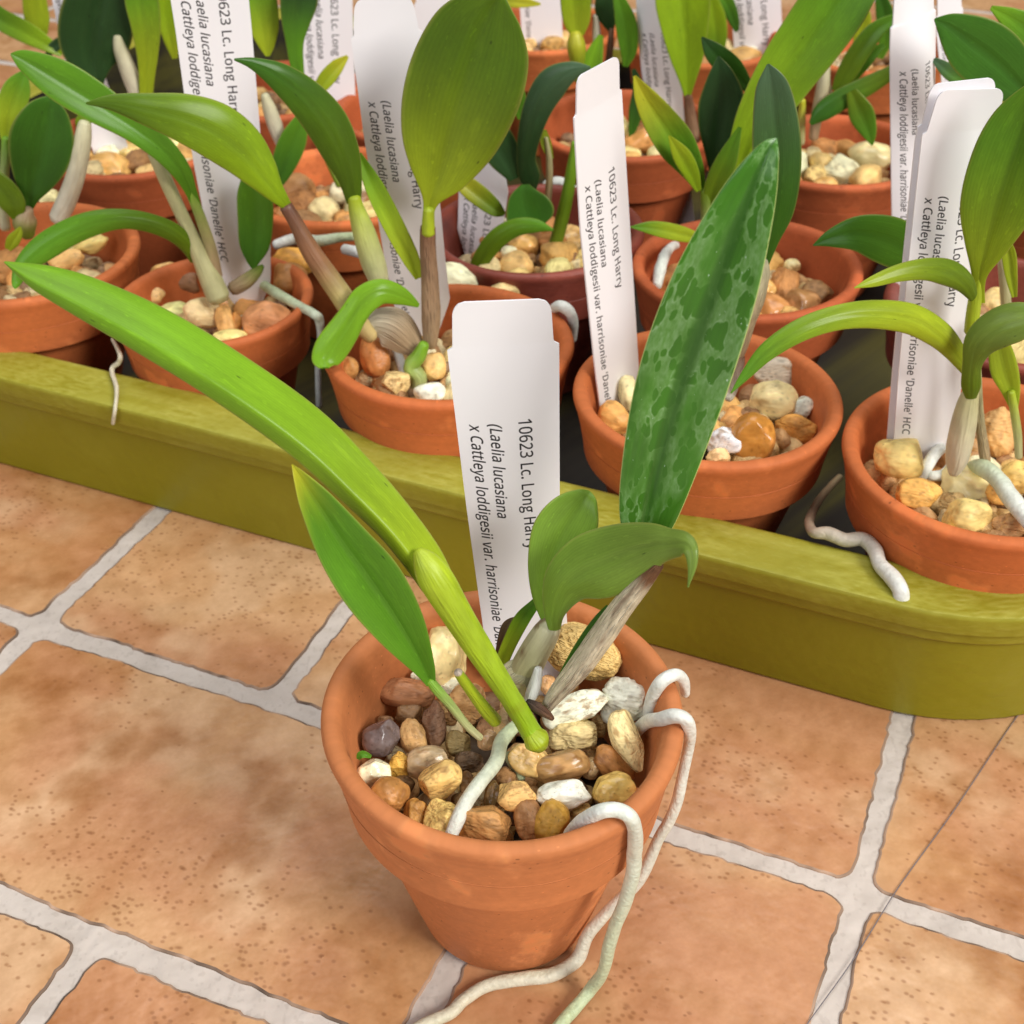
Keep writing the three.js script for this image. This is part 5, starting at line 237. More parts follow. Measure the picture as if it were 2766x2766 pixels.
{"x":[-22.71,41.51,-143.45],"a":[0.395,-0.257,0.882],"b":[-0.918,-0.078,0.388],"s":[4.87,4.59,3.5],"c":[0.576,0.477,0.335],"k":3,"label":"cream white pebble in the pot behind the large tag","group":"gravel pebbles in the pot behind the large tag"},
{"x":[-17.6,41.18,-112.86],"a":[-0.538,0.243,0.807],"b":[-0.81,0.115,-0.574],"s":[5.43,3.98,3.25],"c":[0.428,0.174,0.053],"k":1,"label":"dark brown pebble in the pot behind the large tag","group":"gravel pebbles in the pot behind the large tag"},
{"x":[-10.63,41.46,-129.19],"a":[0.36,0.209,0.909],"b":[-0.921,-0.076,0.382],"s":[5.32,4.37,3.75],"c":[0.751,0.62,0.435],"k":1,"label":"cream white pebble in the pot behind the large tag","group":"gravel pebbles in the pot behind the large tag"},
{"x":[-11.68,41.38,-120.55],"a":[-0.586,-0.271,0.764],"b":[-0.808,0.116,-0.578],"s":[5.63,4.03,4.24],"c":[0.524,0.388,0.21],"k":4,"label":"sandy beige pebble in the pot behind the large tag","group":"gravel pebbles in the pot behind the large tag"},
{"x":[-2.35,41.46,-121.2],"a":[0.956,-0.021,0.292],"b":[-0.29,-0.188,0.938],"s":[5.04,4.04,3.32],"c":[0.538,0.323,0.131],"k":2,"label":"light tan pebble in the pot behind the large tag","group":"gravel pebbles in the pot behind the large tag"},
{"x":[-12.53,41.07,-140.73],"a":[-0.852,-0.227,0.471],"b":[-0.511,0.169,-0.843],"s":[5.05,4.45,3.96],"c":[0.717,0.485,0.211],"k":1,"label":"pale yellow pebble in the pot behind the large tag","group":"gravel pebbles in the pot behind the large tag"},
{"x":[-32.43,41.89,-120.53],"a":[0.94,0.009,0.34],"b":[-0.333,-0.185,0.925],"s":[3.11,2.39,2.12],"c":[0.46,0.187,0.057],"k":3,"label":"small dark brown pebble in the pot behind the large tag","group":"gravel pebbles in the pot behind the large tag"},
{"x":[-16.25,41.75,-149.06],"a":[-0.426,0.103,0.899],"b":[-0.896,0.087,-0.435],"s":[3.55,2.49,2.13],"c":[0.228,0.107,0.04],"k":2,"label":"small deep brown pebble in the pot behind the large tag","group":"gravel pebbles in the pot behind the large tag"},
{"x":[-25.0,40.02,-116.54],"a":[0.908,0.259,0.329],"b":[-0.286,-0.188,0.94],"s":[4.1,3.05,2.88],"c":[0.677,0.364,0.115],"k":1,"label":"golden tan pebble in the pot behind the large tag","group":"gravel pebbles in the pot behind the large tag"},
{"x":[42.02,40.62,-122.83],"a":[-0.744,-0.028,0.667],"b":[-0.663,0.147,-0.734],"s":[5.53,4.0,3.72],"c":[0.55,0.407,0.22],"k":2,"label":"sandy beige pebble in the pot behind the spotted leaf","group":"gravel pebbles in the pot behind the spotted leaf"},
{"x":[39.37,39.66,-101.39],"a":[-0.104,0.163,0.981],"b":[-0.994,0.022,-0.109],"s":[5.08,4.36,3.62],"c":[0.711,0.588,0.412],"k":0,"label":"cream white pebble in the pot behind the spotted leaf","group":"gravel pebbles in the pot behind the spotted leaf"},
{"x":[54.52,41.08,-118.06],"a":[0.382,-0.184,0.906],"b":[-0.924,-0.075,0.374],"s":[7.22,5.42,4.05],"c":[0.595,0.321,0.102],"k":1,"label":"large golden tan pebble in the pot behind the spotted leaf","group":"gravel pebbles in the pot behind the spotted leaf"},
{"x":[51.31,41.48,-86.51],"a":[0.449,0.22,0.866],"b":[-0.874,-0.095,0.477],"s":[5.24,3.72,3.82],"c":[0.452,0.184,0.056],"k":2,"label":"dark brown pebble in the pot behind the spotted leaf","group":"gravel pebbles in the pot behind the spotted leaf"},
{"x":[41.42,41.42,-91.86],"a":[0.272,-0.133,0.953],"b":[-0.962,-0.053,0.267],"s":[5.54,5.09,3.85],"c":[0.766,0.457,0.183],"k":4,"label":"light tan pebble in the pot behind the spotted leaf","group":"gravel pebbles in the pot behind the spotted leaf"},
{"x":[58.87,40.53,-110.1],"a":[-0.829,-0.145,0.54],"b":[-0.558,0.163,-0.814],"s":[5.84,4.58,4.43],"c":[0.612,0.273,0.085],"k":2,"label":"large chestnut brown pebble in the pot behind the spotted leaf","group":"gravel pebbles in the pot behind the spotted leaf"},
{"x":[43.47,40.92,-113.98],"a":[-0.703,0.199,0.683],"b":[-0.668,0.146,-0.73],"s":[7.19,5.19,4.58],"c":[0.686,0.465,0.202],"k":2,"label":"large pale yellow pebble in the pot behind the spotted leaf","group":"gravel pebbles in the pot behind the spotted leaf"},
{"x":[32.98,40.11,-94.56],"a":[0.925,0.019,0.38],"b":[-0.371,-0.182,0.911],"s":[4.82,3.59,3.15],"c":[0.549,0.297,0.095],"k":2,"label":"golden tan pebble in the pot behind the spotted leaf","group":"gravel pebbles in the pot behind the spotted leaf"},
{"x":[49.85,40.47,-127.78],"a":[0.744,-0.257,0.617],"b":[-0.661,-0.147,0.736],"s":[4.57,3.85,3.43],"c":[0.514,0.381,0.206],"k":1,"label":"sandy beige pebble in the pot behind the spotted leaf","group":"gravel pebbles in the pot behind the spotted leaf"},
{"x":[63.76,40.02,-104.22],"a":[-0.839,0.177,0.515],"b":[-0.489,0.171,-0.855],"s":[4.54,3.46,2.96],"c":[0.488,0.362,0.196],"k":2,"label":"sandy beige pebble in the pot behind the spotted leaf","group":"gravel pebbles in the pot behind the spotted leaf"},
{"x":[36.45,39.8,-107.67],"a":[0.443,-0.133,0.887],"b":[-0.896,-0.087,0.435],"s":[2.84,2.15,1.9],"c":[0.468,0.21,0.066],"k":3,"label":"small chestnut brown pebble in the pot behind the spotted leaf","group":"gravel pebbles in the pot behind the spotted leaf"},
{"x":[45.93,40.12,-103.54],"a":[-0.905,0.115,0.41],"b":[-0.387,0.181,-0.904],"s":[3.92,2.55,2.12],"c":[0.714,0.527,0.284],"k":0,"label":"small sandy beige pebble in the pot behind the spotted leaf","group":"gravel pebbles in the pot behind the spotted leaf"},
{"x":[57.17,41.19,-102.8],"a":[-0.963,0.255,0.088],"b":[-0.038,0.196,-0.98],"s":[3.88,3.25,3.18],"c":[0.354,0.145,0.045],"k":3,"label":"dark brown pebble in the pot behind the spotted leaf","group":"gravel pebbles in the pot behind the spotted leaf"},
{"x":[120.81,39.95,-69.06],"a":[-0.516,-0.113,0.849],"b":[-0.856,0.101,-0.507],"s":[5.28,4.62,3.62],"c":[0.311,0.144,0.053],"k":4,"label":"deep brown pebble in the corner pot","group":"gravel pebbles in the corner pot"},
{"x":[106.74,41.87,-80.79],"a":[0.776,-0.028,0.631],"b":[-0.627,-0.153,0.764],"s":[6.74,6.1,4.47],"c":[0.735,0.543,0.292],"k":3,"label":"large sandy beige pebble in the corner pot","group":"gravel pebbles in the corner pot"},
{"x":[126.75,41.28,-86.86],"a":[-0.938,-0.12,0.324],"b":[-0.342,0.184,-0.921],"s":[6.59,4.79,3.83],"c":[0.348,0.143,0.044],"k":4,"label":"large dark brown pebble in the corner pot","group":"gravel pebbles in the corner pot"},
{"x":[126.64,40.85,-78.83],"a":[-0.186,-0.229,0.956],"b":[-0.983,0.036,-0.182],"s":[5.14,4.21,3.21],"c":[0.536,0.322,0.131],"k":0,"label":"light tan pebble in the corner pot","group":"gravel pebbles in the corner pot"},
{"x":[114.33,40.49,-89.09],"a":[0.967,-0.077,0.244],"b":[-0.254,-0.19,0.948],"s":[4.96,4.09,3.71],"c":[0.717,0.593,0.416],"k":0,"label":"cream white pebble in the corner pot","group":"gravel pebbles in the corner pot"},
{"x":[96.06,40.75,-63.65],"a":[-0.661,0.101,0.743],"b":[-0.731,0.134,-0.669],"s":[4.38,3.23,3.23],"c":[0.819,0.488,0.195],"k":3,"label":"light tan pebble in the corner pot","group":"gravel pebbles in the corner pot"},
{"x":[106.77,40.54,-90.14],"a":[0.065,0.023,0.998],"b":[-0.998,-0.013,0.066],"s":[5.32,4.18,3.11],"c":[0.413,0.168,0.052],"k":4,"label":"dark brown pebble in the corner pot","group":"gravel pebbles in the corner pot"},
{"x":[100.48,39.43,-87.76],"a":[-0.482,0.062,0.874],"b":[-0.869,0.097,-0.486],"s":[4.59,3.89,3.38],"c":[0.571,0.255,0.079],"k":4,"label":"chestnut brown pebble in the corner pot","group":"gravel pebbles in the corner pot"},
{"x":[109.4,41.17,-96.97],"a":[-0.627,0.2,0.753],"b":[-0.745,0.131,-0.654],"s":[5.75,4.61,3.18],"c":[0.834,0.497,0.199],"k":4,"label":"light tan pebble in the corner pot","group":"gravel pebbles in the corner pot"},
{"x":[119.19,40.51,-60.94],"a":[-0.996,0.082,0.018],"b":[-0.001,0.196,-0.981],"s":[5.75,3.77,3.88],"c":[0.293,0.136,0.05],"k":3,"label":"deep brown pebble in the corner pot","group":"gravel pebbles in the corner pot"},
{"x":[126.91,40.87,-63.79],"a":[0.689,0.144,0.71],"b":[-0.696,-0.141,0.704],"s":[3.36,2.58,2.09],"c":[0.651,0.389,0.157],"k":0,"label":"small light tan pebble in the corner pot","group":"gravel pebbles in the corner pot"},
{"x":[113.6,40.06,-79.94],"a":[-0.982,-0.183,0.036],"b":[-0.072,0.196,-0.978],"s":[3.86,2.53,2.24],"c":[0.698,0.375,0.119],"k":0,"label":"small golden tan pebble in the corner pot","group":"gravel pebbles in the corner pot"},
{"x":[120.31,41.2,-87.18],"a":[-0.153,0.103,0.983],"b":[-0.987,0.031,-0.156],"s":[3.59,2.47,2.07],"c":[0.694,0.414,0.167],"k":1,"label":"small light tan pebble in the corner pot","group":"gravel pebbles in the corner pot"},
{"x":[-138.92,44.05,-278.94],"a":[0.282,0.084,0.956],"b":[-0.956,-0.057,0.287],"s":[5.32,4.72,3.56],"c":[0.806,0.666,0.466],"k":3,"label":"cream white pebble in the pot behind the leftmost one","group":"gravel pebbles in the pot behind the leftmost one"},
{"x":[-119.72,44.07,-280.9],"a":[-0.986,0.079,0.143],"b":[-0.126,0.195,-0.973],"s":[6.71,5.82,5.49],"c":[0.841,0.569,0.246],"k":3,"label":"large pale yellow pebble in the pot behind the leftmost one","group":"gravel pebbles in the pot behind the leftmost one"},
{"x":[-146.61,42.77,-268.8],"a":[-0.951,-0.034,0.307],"b":[-0.308,0.187,-0.933],"s":[7.23,6.12,5.08],"c":[0.343,0.141,0.044],"k":4,"label":"large dark brown pebble in the pot behind the leftmost one","group":"gravel pebbles in the pot behind the leftmost one"},
{"x":[-108.94,43.92,-267.71],"a":[-0.7,-0.219,0.68],"b":[-0.712,0.138,-0.689],"s":[5.46,4.51,3.26],"c":[0.663,0.49,0.264],"k":4,"label":"sandy beige pebble in the pot behind the leftmost one","group":"gravel pebbles in the pot behind the leftmost one"},
{"x":[-133.27,42.8,-285.53],"a":[-0.632,0.109,0.767],"b":[-0.756,0.128,-0.642],"s":[4.55,3.83,2.97],"c":[0.771,0.46,0.184],"k":3,"label":"light tan pebble in the pot behind the leftmost one","group":"gravel pebbles in the pot behind the leftmost one"},
{"x":[-130.25,43.73,-254.48],"a":[-0.86,0.171,0.481],"b":[-0.454,0.175,-0.874],"s":[6.42,4.24,3.89],"c":[0.234,0.109,0.041],"k":4,"label":"large deep brown pebble in the pot behind the leftmost one","group":"gravel pebbles in the pot behind the leftmost one"},
{"x":[-135.76,43.89,-269.68],"a":[0.845,-0.197,0.497],"b":[-0.528,-0.167,0.833],"s":[7.07,6.38,4.9],"c":[0.532,0.287,0.092],"k":3,"label":"large golden tan pebble in the pot behind the leftmost one","group":"gravel pebbles in the pot behind the leftmost one"},
{"x":[-110.54,44.38,-281.12],"a":[-0.986,0.158,0.06],"b":[-0.028,0.196,-0.98],"s":[5.77,4.7,3.69],"c":[0.555,0.3,0.096],"k":1,"label":"large golden tan pebble in the pot behind the leftmost one","group":"gravel pebbles in the pot behind the leftmost one"},
{"x":[-119.45,44.85,-263.28],"a":[-0.564,0.137,0.815],"b":[-0.808,0.116,-0.578],"s":[6.6,5.07,3.82],"c":[0.577,0.346,0.14],"k":2,"label":"large light tan pebble in the pot behind the leftmost one","group":"gravel pebbles in the pot behind the leftmost one"},
{"x":[-124.11,43.89,-291.11],"a":[0.134,-0.022,0.991],"b":[-0.991,-0.027,0.134],"s":[7.25,6.0,4.48],"c":[0.918,0.62,0.267],"k":4,"label":"large pale yellow pebble in the pot behind the leftmost one","group":"gravel pebbles in the pot behind the leftmost one"},
{"x":[-127.73,43.82,-273.8],"a":[-0.267,-0.123,0.956],"b":[-0.963,0.053,-0.263],"s":[5.79,4.73,3.36],"c":[0.257,0.12,0.044],"k":1,"label":"deep brown pebble in the pot behind the leftmost one","group":"gravel pebbles in the pot behind the leftmost one"},
{"x":[-139.82,43.2,-287.16],"a":[0.522,-0.187,0.832],"b":[-0.853,-0.102,0.512],"s":[5.62,3.94,3.8],"c":[0.826,0.683,0.478],"k":1,"label":"cream white pebble in the pot behind the leftmost one","group":"gravel pebbles in the pot behind the leftmost one"},
{"x":[-141.16,44.46,-262.55],"a":[0.963,0.253,0.097],"b":[-0.048,-0.196,0.979],"s":[5.57,4.29,3.39],"c":[0.581,0.43,0.232],"k":4,"label":"sandy beige pebble in the pot behind the leftmost one","group":"gravel pebbles in the pot behind the leftmost one"},
{"x":[-122.1,42.91,-255.23],"a":[-0.495,0.27,0.826],"b":[-0.837,0.107,-0.536],"s":[3.14,2.56,2.38],"c":[0.408,0.184,0.059],"k":3,"label":"small chestnut brown pebble in the pot behind the leftmost one","group":"gravel pebbles in the pot behind the leftmost one"},
{"x":[-115.24,44.32,-268.92],"a":[0.96,-0.251,0.124],"b":[-0.176,-0.193,0.965],"s":[3.13,2.53,2.32],"c":[0.669,0.454,0.197],"k":3,"label":"small pale yellow pebble in the pot behind the leftmost one","group":"gravel pebbles in the pot behind the leftmost one"},
{"x":[-135.52,44.29,-292.9],"a":[-0.53,-0.11,0.841],"b":[-0.848,0.104,-0.52],"s":[3.37,3.01,2.25],"c":[0.547,0.296,0.095],"k":2,"label":"small golden tan pebble in the pot behind the leftmost one","group":"gravel pebbles in the pot behind the leftmost one"},
{"x":[-147.57,44.44,-279.95],"a":[0.048,0.095,0.994],"b":[-0.999,-0.01,0.049],"s":[3.7,3.0,2.15],"c":[0.586,0.316,0.101],"k":1,"label":"small golden tan pebble in the pot behind the leftmost one","group":"gravel pebbles in the pot behind the leftmost one"},
{"x":[-119.08,44.37,-273.1],"a":[-0.62,-0.184,0.763],"b":[-0.784,0.122,-0.609],"s":[3.02,2.17,2.11],"c":[0.31,0.128,0.04],"k":3,"label":"small dark brown pebble in the pot behind the leftmost one","group":"gravel pebbles in the pot behind the leftmost one"},
{"x":[-40.43,43.9,-230.45],"a":[0.922,0.262,0.284],"b":[-0.239,-0.19,0.952],"s":[7.51,6.14,4.56],"c":[0.75,0.508,0.22],"k":2,"label":"large pale yellow pebble in the second-row pot behind the brown stem","group":"gravel pebbles in the second-row pot behind the brown stem"},
{"x":[-43.26,43.83,-250.18],"a":[-0.53,0.179,0.829],"b":[-0.826,0.111,-0.553],"s":[5.69,5.23,3.49],"c":[0.591,0.489,0.344],"k":4,"label":"cream white pebble in the second-row pot behind the brown stem","group":"gravel pebbles in the second-row pot behind the brown stem"},
{"x":[-58.15,43.29,-233.83],"a":[0.503,-0.071,0.861],"b":[-0.863,-0.099,0.496],"s":[5.89,5.02,4.4],"c":[0.694,0.513,0.276],"k":0,"label":"sandy beige pebble in the second-row pot behind the brown stem","group":"gravel pebbles in the second-row pot behind the brown stem"},
{"x":[-52.17,44.54,-246.43],"a":[-0.958,0.246,0.148],"b":[-0.1,0.195,-0.976],"s":[5.74,4.64,3.69],"c":[0.603,0.499,0.351],"k":2,"label":"cream white pebble in the second-row pot behind the brown stem","group":"gravel pebbles in the second-row pot behind the brown stem"},
{"x":[-62.92,43.46,-221.58],"a":[0.923,0.245,0.296],"b":[-0.254,-0.19,0.948],"s":[7.02,6.08,5.28],"c":[0.223,0.104,0.039],"k":1,"label":"large deep brown pebble in the second-row pot behind the brown stem","group":"gravel pebbles in the second-row pot behind the brown stem"},
{"x":[-66.74,44.51,-248.39],"a":[0.942,0.016,0.334],"b":[-0.325,-0.185,0.927],"s":[6.63,5.42,4.82],"c":[0.306,0.142,0.052],"k":0,"label":"large deep brown pebble in the second-row pot behind the brown stem","group":"gravel pebbles in the second-row pot behind the brown stem"},
{"x":[-48.83,42.43,-228.61],"a":[-0.886,0.073,0.457],"b":[-0.44,0.176,-0.881],"s":[5.91,4.57,3.58],"c":[0.609,0.272,0.084],"k":1,"label":"chestnut brown pebble in the second-row pot behind the brown stem","group":"gravel pebbles in the second-row pot behind the brown stem"},
{"x":[-31.91,42.98,-234.2],"a":[0.472,0.256,0.843],"b":[-0.854,-0.102,0.51],"s":[5.81,3.81,3.26],"c":[0.498,0.223,0.07],"k":4,"label":"chestnut brown pebble in the second-row pot behind the brown stem","group":"gravel pebbles in the second-row pot behind the brown stem"},
{"x":[-47.29,42.74,-237.45],"a":[-0.663,0.121,0.738],"b":[-0.726,0.135,-0.674],"s":[6.46,4.82,5.01],"c":[0.264,0.123,0.045],"k":3,"label":"large deep brown pebble in the second-row pot behind the brown stem","group":"gravel pebbles in the second-row pot behind the brown stem"},
{"x":[-45.12,42.68,-217.73],"a":[0.655,-0.241,0.716],"b":[-0.753,-0.129,0.645],"s":[7.19,5.87,4.71],"c":[0.411,0.185,0.059],"k":3,"label":"large chestnut brown pebble in the second-row pot behind the brown stem","group":"gravel pebbles in the second-row pot behind the brown stem"},
{"x":[-67.19,43.4,-240.02],"a":[0.717,-0.117,0.687],"b":[-0.696,-0.141,0.704],"s":[6.24,4.74,3.94],"c":[0.306,0.126,0.04],"k":4,"label":"dark brown pebble in the second-row pot behind the brown stem","group":"gravel pebbles in the second-row pot behind the brown stem"},
{"x":[-52.86,44.3,-213.67],"a":[-0.208,-0.125,0.97],"b":[-0.978,0.041,-0.205],"s":[4.89,3.93,3.78],"c":[0.874,0.591,0.255],"k":4,"label":"pale yellow pebble in the second-row pot behind the brown stem","group":"gravel pebbles in the second-row pot behind the brown stem"},
{"x":[-37.73,43.8,-244.77],"a":[-0.995,-0.002,0.096],"b":[-0.094,0.195,-0.976],"s":[5.12,4.2,3.11],"c":[0.591,0.489,0.344],"k":1,"label":"cream white pebble in the second-row pot behind the brown stem","group":"gravel pebbles in the second-row pot behind the brown stem"},
{"x":[-69.98,42.85,-231.24],"a":[-0.903,0.176,0.392],"b":[-0.361,0.183,-0.914],"s":[4.39,3.45,2.96],"c":[0.345,0.142,0.044],"k":3,"label":"dark brown pebble in the second-row pot behind the brown stem","group":"gravel pebbles in the second-row pot behind the brown stem"},
{"x":[-59.7,42.68,-244.78],"a":[-0.686,-0.114,0.719],"b":[-0.728,0.135,-0.673],"s":[2.86,2.47,1.97],"c":[0.613,0.273,0.085],"k":1,"label":"small chestnut brown pebble in the second-row pot behind the brown stem","group":"gravel pebbles in the second-row pot behind the brown stem"},
{"x":[-72.4,42.96,-226.25],"a":[0.045,0.133,0.99],"b":[-0.999,-0.009,0.047],"s":[3.03,2.38,2.09],"c":[0.523,0.234,0.073],"k":0,"label":"small chestnut brown pebble in the second-row pot behind the brown stem","group":"gravel pebbles in the second-row pot behind the brown stem"},
{"x":[-46.37,43.56,-255.87],"a":[0.963,-0.173,0.208],"b":[-0.24,-0.19,0.952],"s":[2.78,2.57,2.31],"c":[0.603,0.269,0.083],"k":2,"label":"small chestnut brown pebble in the second-row pot behind the brown stem","group":"gravel pebbles in the second-row pot behind the brown stem"},
{"x":[-52.59,43.14,-254.18],"a":[-0.159,0.276,0.948],"b":[-0.984,0.035,-0.176],"s":[4.09,2.68,2.93],"c":[0.619,0.276,0.086],"k":4,"label":"small chestnut brown pebble in the second-row pot behind the brown stem","group":"gravel pebbles in the second-row pot behind the brown stem"},
{"x":[16.59,44.43,-197.43],"a":[-0.442,0.108,0.89],"b":[-0.888,0.09,-0.452],"s":[6.86,5.39,4.17],"c":[0.551,0.298,0.095],"k":1,"label":"large golden tan pebble in the dark maroon pot","group":"gravel pebbles in the dark maroon pot"},
{"x":[6.52,43.26,-205.93],"a":[-0.522,0.112,0.845],"b":[-0.839,0.107,-0.533],"s":[5.45,4.42,4.0],"c":[0.503,0.272,0.088],"k":3,"label":"golden tan pebble in the dark maroon pot","group":"gravel pebbles in the dark maroon pot"},
{"x":[21.51,43.26,-211.32],"a":[-0.771,0.267,0.579],"b":[-0.556,0.163,-0.815],"s":[5.49,4.62,4.01],"c":[0.59,0.353,0.143],"k":3,"label":"large light tan pebble in the dark maroon pot","group":"gravel pebbles in the dark maroon pot"},
{"x":[3.27,43.32,-193.91],"a":[-0.845,-0.064,0.531],"b":[-0.533,0.166,-0.829],"s":[5.3,4.69,3.72],"c":[0.656,0.392,0.158],"k":0,"label":"light tan pebble in the dark maroon pot","group":"gravel pebbles in the dark maroon pot"},
{"x":[-4.6,42.89,-213.22],"a":[0.472,-0.267,0.84],"b":[-0.88,-0.093,0.465],"s":[7.24,4.91,5.18],"c":[0.426,0.174,0.053],"k":0,"label":"large dark brown pebble in the dark maroon pot","group":"gravel pebbles in the dark maroon pot"},
{"x":[4.93,42.43,-181.58],"a":[-0.596,0.061,0.801],"b":[-0.792,0.12,-0.599],"s":[6.43,4.19,4.17],"c":[0.769,0.459,0.184],"k":4,"label":"light tan pebble in the dark maroon pot","group":"gravel pebbles in the dark maroon pot"},
{"x":[-3.92,42.77,-199.32],"a":[-0.637,-0.041,0.77],"b":[-0.768,0.126,-0.628],"s":[4.65,4.07,3.6],"c":[0.531,0.238,0.074],"k":2,"label":"chestnut brown pebble in the dark maroon pot","group":"gravel pebbles in the dark maroon pot"},
{"x":[14.91,44.39,-207.87],"a":[0.773,0.041,0.633],"b":[-0.622,-0.154,0.768],"s":[4.74,3.97,3.05],"c":[0.327,0.134,0.042],"k":3,"label":"dark brown pebble in the dark maroon pot","group":"gravel pebbles in the dark maroon pot"},
{"x":[4.15,44.87,-219.2],"a":[0.173,-0.001,0.985],"b":[-0.984,-0.034,0.172],"s":[5.31,4.11,3.28],"c":[0.837,0.692,0.484],"k":1,"label":"cream white pebble in the dark maroon pot","group":"gravel pebbles in the dark maroon pot"},
{"x":[24.69,42.52,-196.15],"a":[-0.409,-0.286,0.867],"b":[-0.911,0.081,-0.403],"s":[5.48,3.96,3.24],"c":[0.788,0.47,0.188],"k":2,"label":"light tan pebble in the dark maroon pot","group":"gravel pebbles in the dark maroon pot"},
{"x":[17.97,43.04,-187.86],"a":[-0.329,0.228,0.916],"b":[-0.933,0.071,-0.353],"s":[7.56,5.3,4.86],"c":[0.801,0.542,0.235],"k":1,"label":"large pale yellow pebble in the dark maroon pot","group":"gravel pebbles in the dark maroon pot"},
{"x":[12.59,42.57,-217.87],"a":[0.952,-0.281,0.125],"b":[-0.183,-0.193,0.964],"s":[5.45,5.32,3.68],"c":[0.466,0.189,0.058],"k":1,"label":"large dark brown pebble in the dark maroon pot","group":"gravel pebbles in the dark maroon pot"},
{"x":[-5.93,44.12,-191.24],"a":[0.869,-0.139,0.475],"b":[-0.493,-0.171,0.853],"s":[4.42,3.47,3.19],"c":[0.49,0.363,0.197],"k":1,"label":"sandy beige pebble in the dark maroon pot","group":"gravel pebbles in the dark maroon pot"},
{"x":[28.95,42.63,-189.61],"a":[-0.02,-0.196,0.98],"b":[-1.0,0.004,-0.019],"s":[3.81,3.62,3.02],"c":[0.524,0.235,0.073],"k":0,"label":"chestnut brown pebble in the dark maroon pot","group":"gravel pebbles in the dark maroon pot"},
{"x":[26.88,44.14,-202.13],"a":[0.037,-0.218,0.975],"b":[-0.999,-0.007,0.036],"s":[3.39,2.27,1.79],"c":[0.245,0.115,0.043],"k":1,"label":"small deep brown pebble in the dark maroon pot","group":"gravel pebbles in the dark maroon pot"},
{"x":[10.75,44.23,-211.09],"a":[-0.107,0.168,0.98],"b":[-0.993,0.022,-0.112],"s":[3.44,2.57,2.34],"c":[0.317,0.13,0.041],"k":2,"label":"small dark brown pebble in the dark maroon pot","group":"gravel pebbles in the dark maroon pot"},
{"x":[27.65,43.72,-212.18],"a":[-0.092,-0.151,0.984],"b":[-0.996,0.018,-0.09],"s":[3.38,2.31,2.36],"c":[0.545,0.403,0.218],"k":0,"label":"small sandy beige pebble in the dark maroon pot","group":"gravel pebbles in the dark maroon pot"},
{"x":[1.47,43.15,-202.26],"a":[0.699,-0.004,0.715],"b":[-0.708,-0.138,0.692],"s":[2.82,2.45,1.92],"c":[0.724,0.599,0.42],"k":0,"label":"small cream white pebble in the dark maroon pot","group":"gravel pebbles in the dark maroon pot"},
{"x":[82.98,43.14,-179.87],"a":[-0.142,-0.232,0.962],"b":[-0.99,0.028,-0.14],"s":[5.53,4.32,3.54],"c":[0.396,0.162,0.05],"k":4,"label":"dark brown pebble in the second-row pot right of the narrow tilted tag","group":"gravel pebbles in the second-row pot right of the narrow tilted tag"},
{"x":[84.84,44.65,-164.72],"a":[0.96,-0.253,0.118],"b":[-0.169,-0.193,0.966],"s":[5.65,5.1,3.67],"c":[0.307,0.142,0.052],"k":3,"label":"deep brown pebble in the second-row pot right of the narrow tilted tag","group":"gravel pebbles in the second-row pot right of the narrow tilted tag"},
{"x":[54.24,43.56,-171.01],"a":[-0.094,0.242,0.966],"b":[-0.995,0.02,-0.102],"s":[4.94,4.39,3.23],"c":[0.358,0.147,0.046],"k":2,"label":"dark brown pebble in the second-row pot right of the narrow tilted tag","group":"gravel pebbles in the second-row pot right of the narrow tilted tag"},
{"x":[71.78,42.65,-183.13],"a":[0.037,0.219,0.975],"b":[-0.999,-0.008,0.039],"s":[5.95,5.15,3.79],"c":[0.493,0.267,0.086],"k":3,"label":"golden tan pebble in the second-row pot right of the narrow tilted tag","group":"gravel pebbles in the second-row pot right of the narrow tilted tag"},
{"x":[61.66,42.94,-192.8],"a":[0.28,-0.239,0.93],"b":[-0.96,-0.055,0.275],"s":[6.99,5.54,5.06],"c":[0.454,0.185,0.056],"k":0,"label":"large dark brown pebble in the second-row pot right of the narrow tilted tag","group":"gravel pebbles in the second-row pot right of the narrow tilted tag"},
{"x":[69.79,43.59,-155.1],"a":[-0.335,0.283,0.899],"b":[-0.927,0.074,-0.369],"s":[5.35,5.11,3.86],"c":[0.607,0.327,0.104],"k":3,"label":"golden tan pebble in the second-row pot right of the narrow tilted tag","group":"gravel pebbles in the second-row pot right of the narrow tilted tag"},
{"x":[75.26,43.1,-164.42],"a":[0.474,-0.117,0.873],"b":[-0.88,-0.093,0.466],"s":[6.79,5.14,4.34],"c":[0.42,0.171,0.052],"k":3,"label":"large dark brown pebble in the second-row pot right of the narrow tilted tag","group":"gravel pebbles in the second-row pot right of the narrow tilted tag"},
{"x":[75.28,43.33,-190.96],"a":[-0.96,0.256,0.115],"b":[-0.065,0.196,-0.979],"s":[7.09,5.92,4.21],"c":[0.639,0.344,0.109],"k":4,"label":"large golden tan pebble in the second-row pot right of the narrow tilted tag","group":"gravel pebbles in the second-row pot right of the narrow tilted tag"},
{"x":[89.55,43.27,-171.87],"a":[-0.782,-0.221,0.583],"b":[-0.618,0.154,-0.771],"s":[5.71,5.08,3.67],"c":[0.239,0.112,0.042],"k":2,"label":"deep brown pebble in the second-row pot right of the narrow tilted tag","group":"gravel pebbles in the second-row pot right of the narrow tilted tag"},
{"x":[58.68,43.63,-158.64],"a":[0.853,-0.03,0.522],"b":[-0.519,-0.168,0.838],"s":[5.32,3.33,3.04],"c":[0.493,0.267,0.086],"k":3,"label":"golden tan pebble in the second-row pot right of the narrow tilted tag","group":"gravel pebbles in the second-row pot right of the narrow tilted tag"},
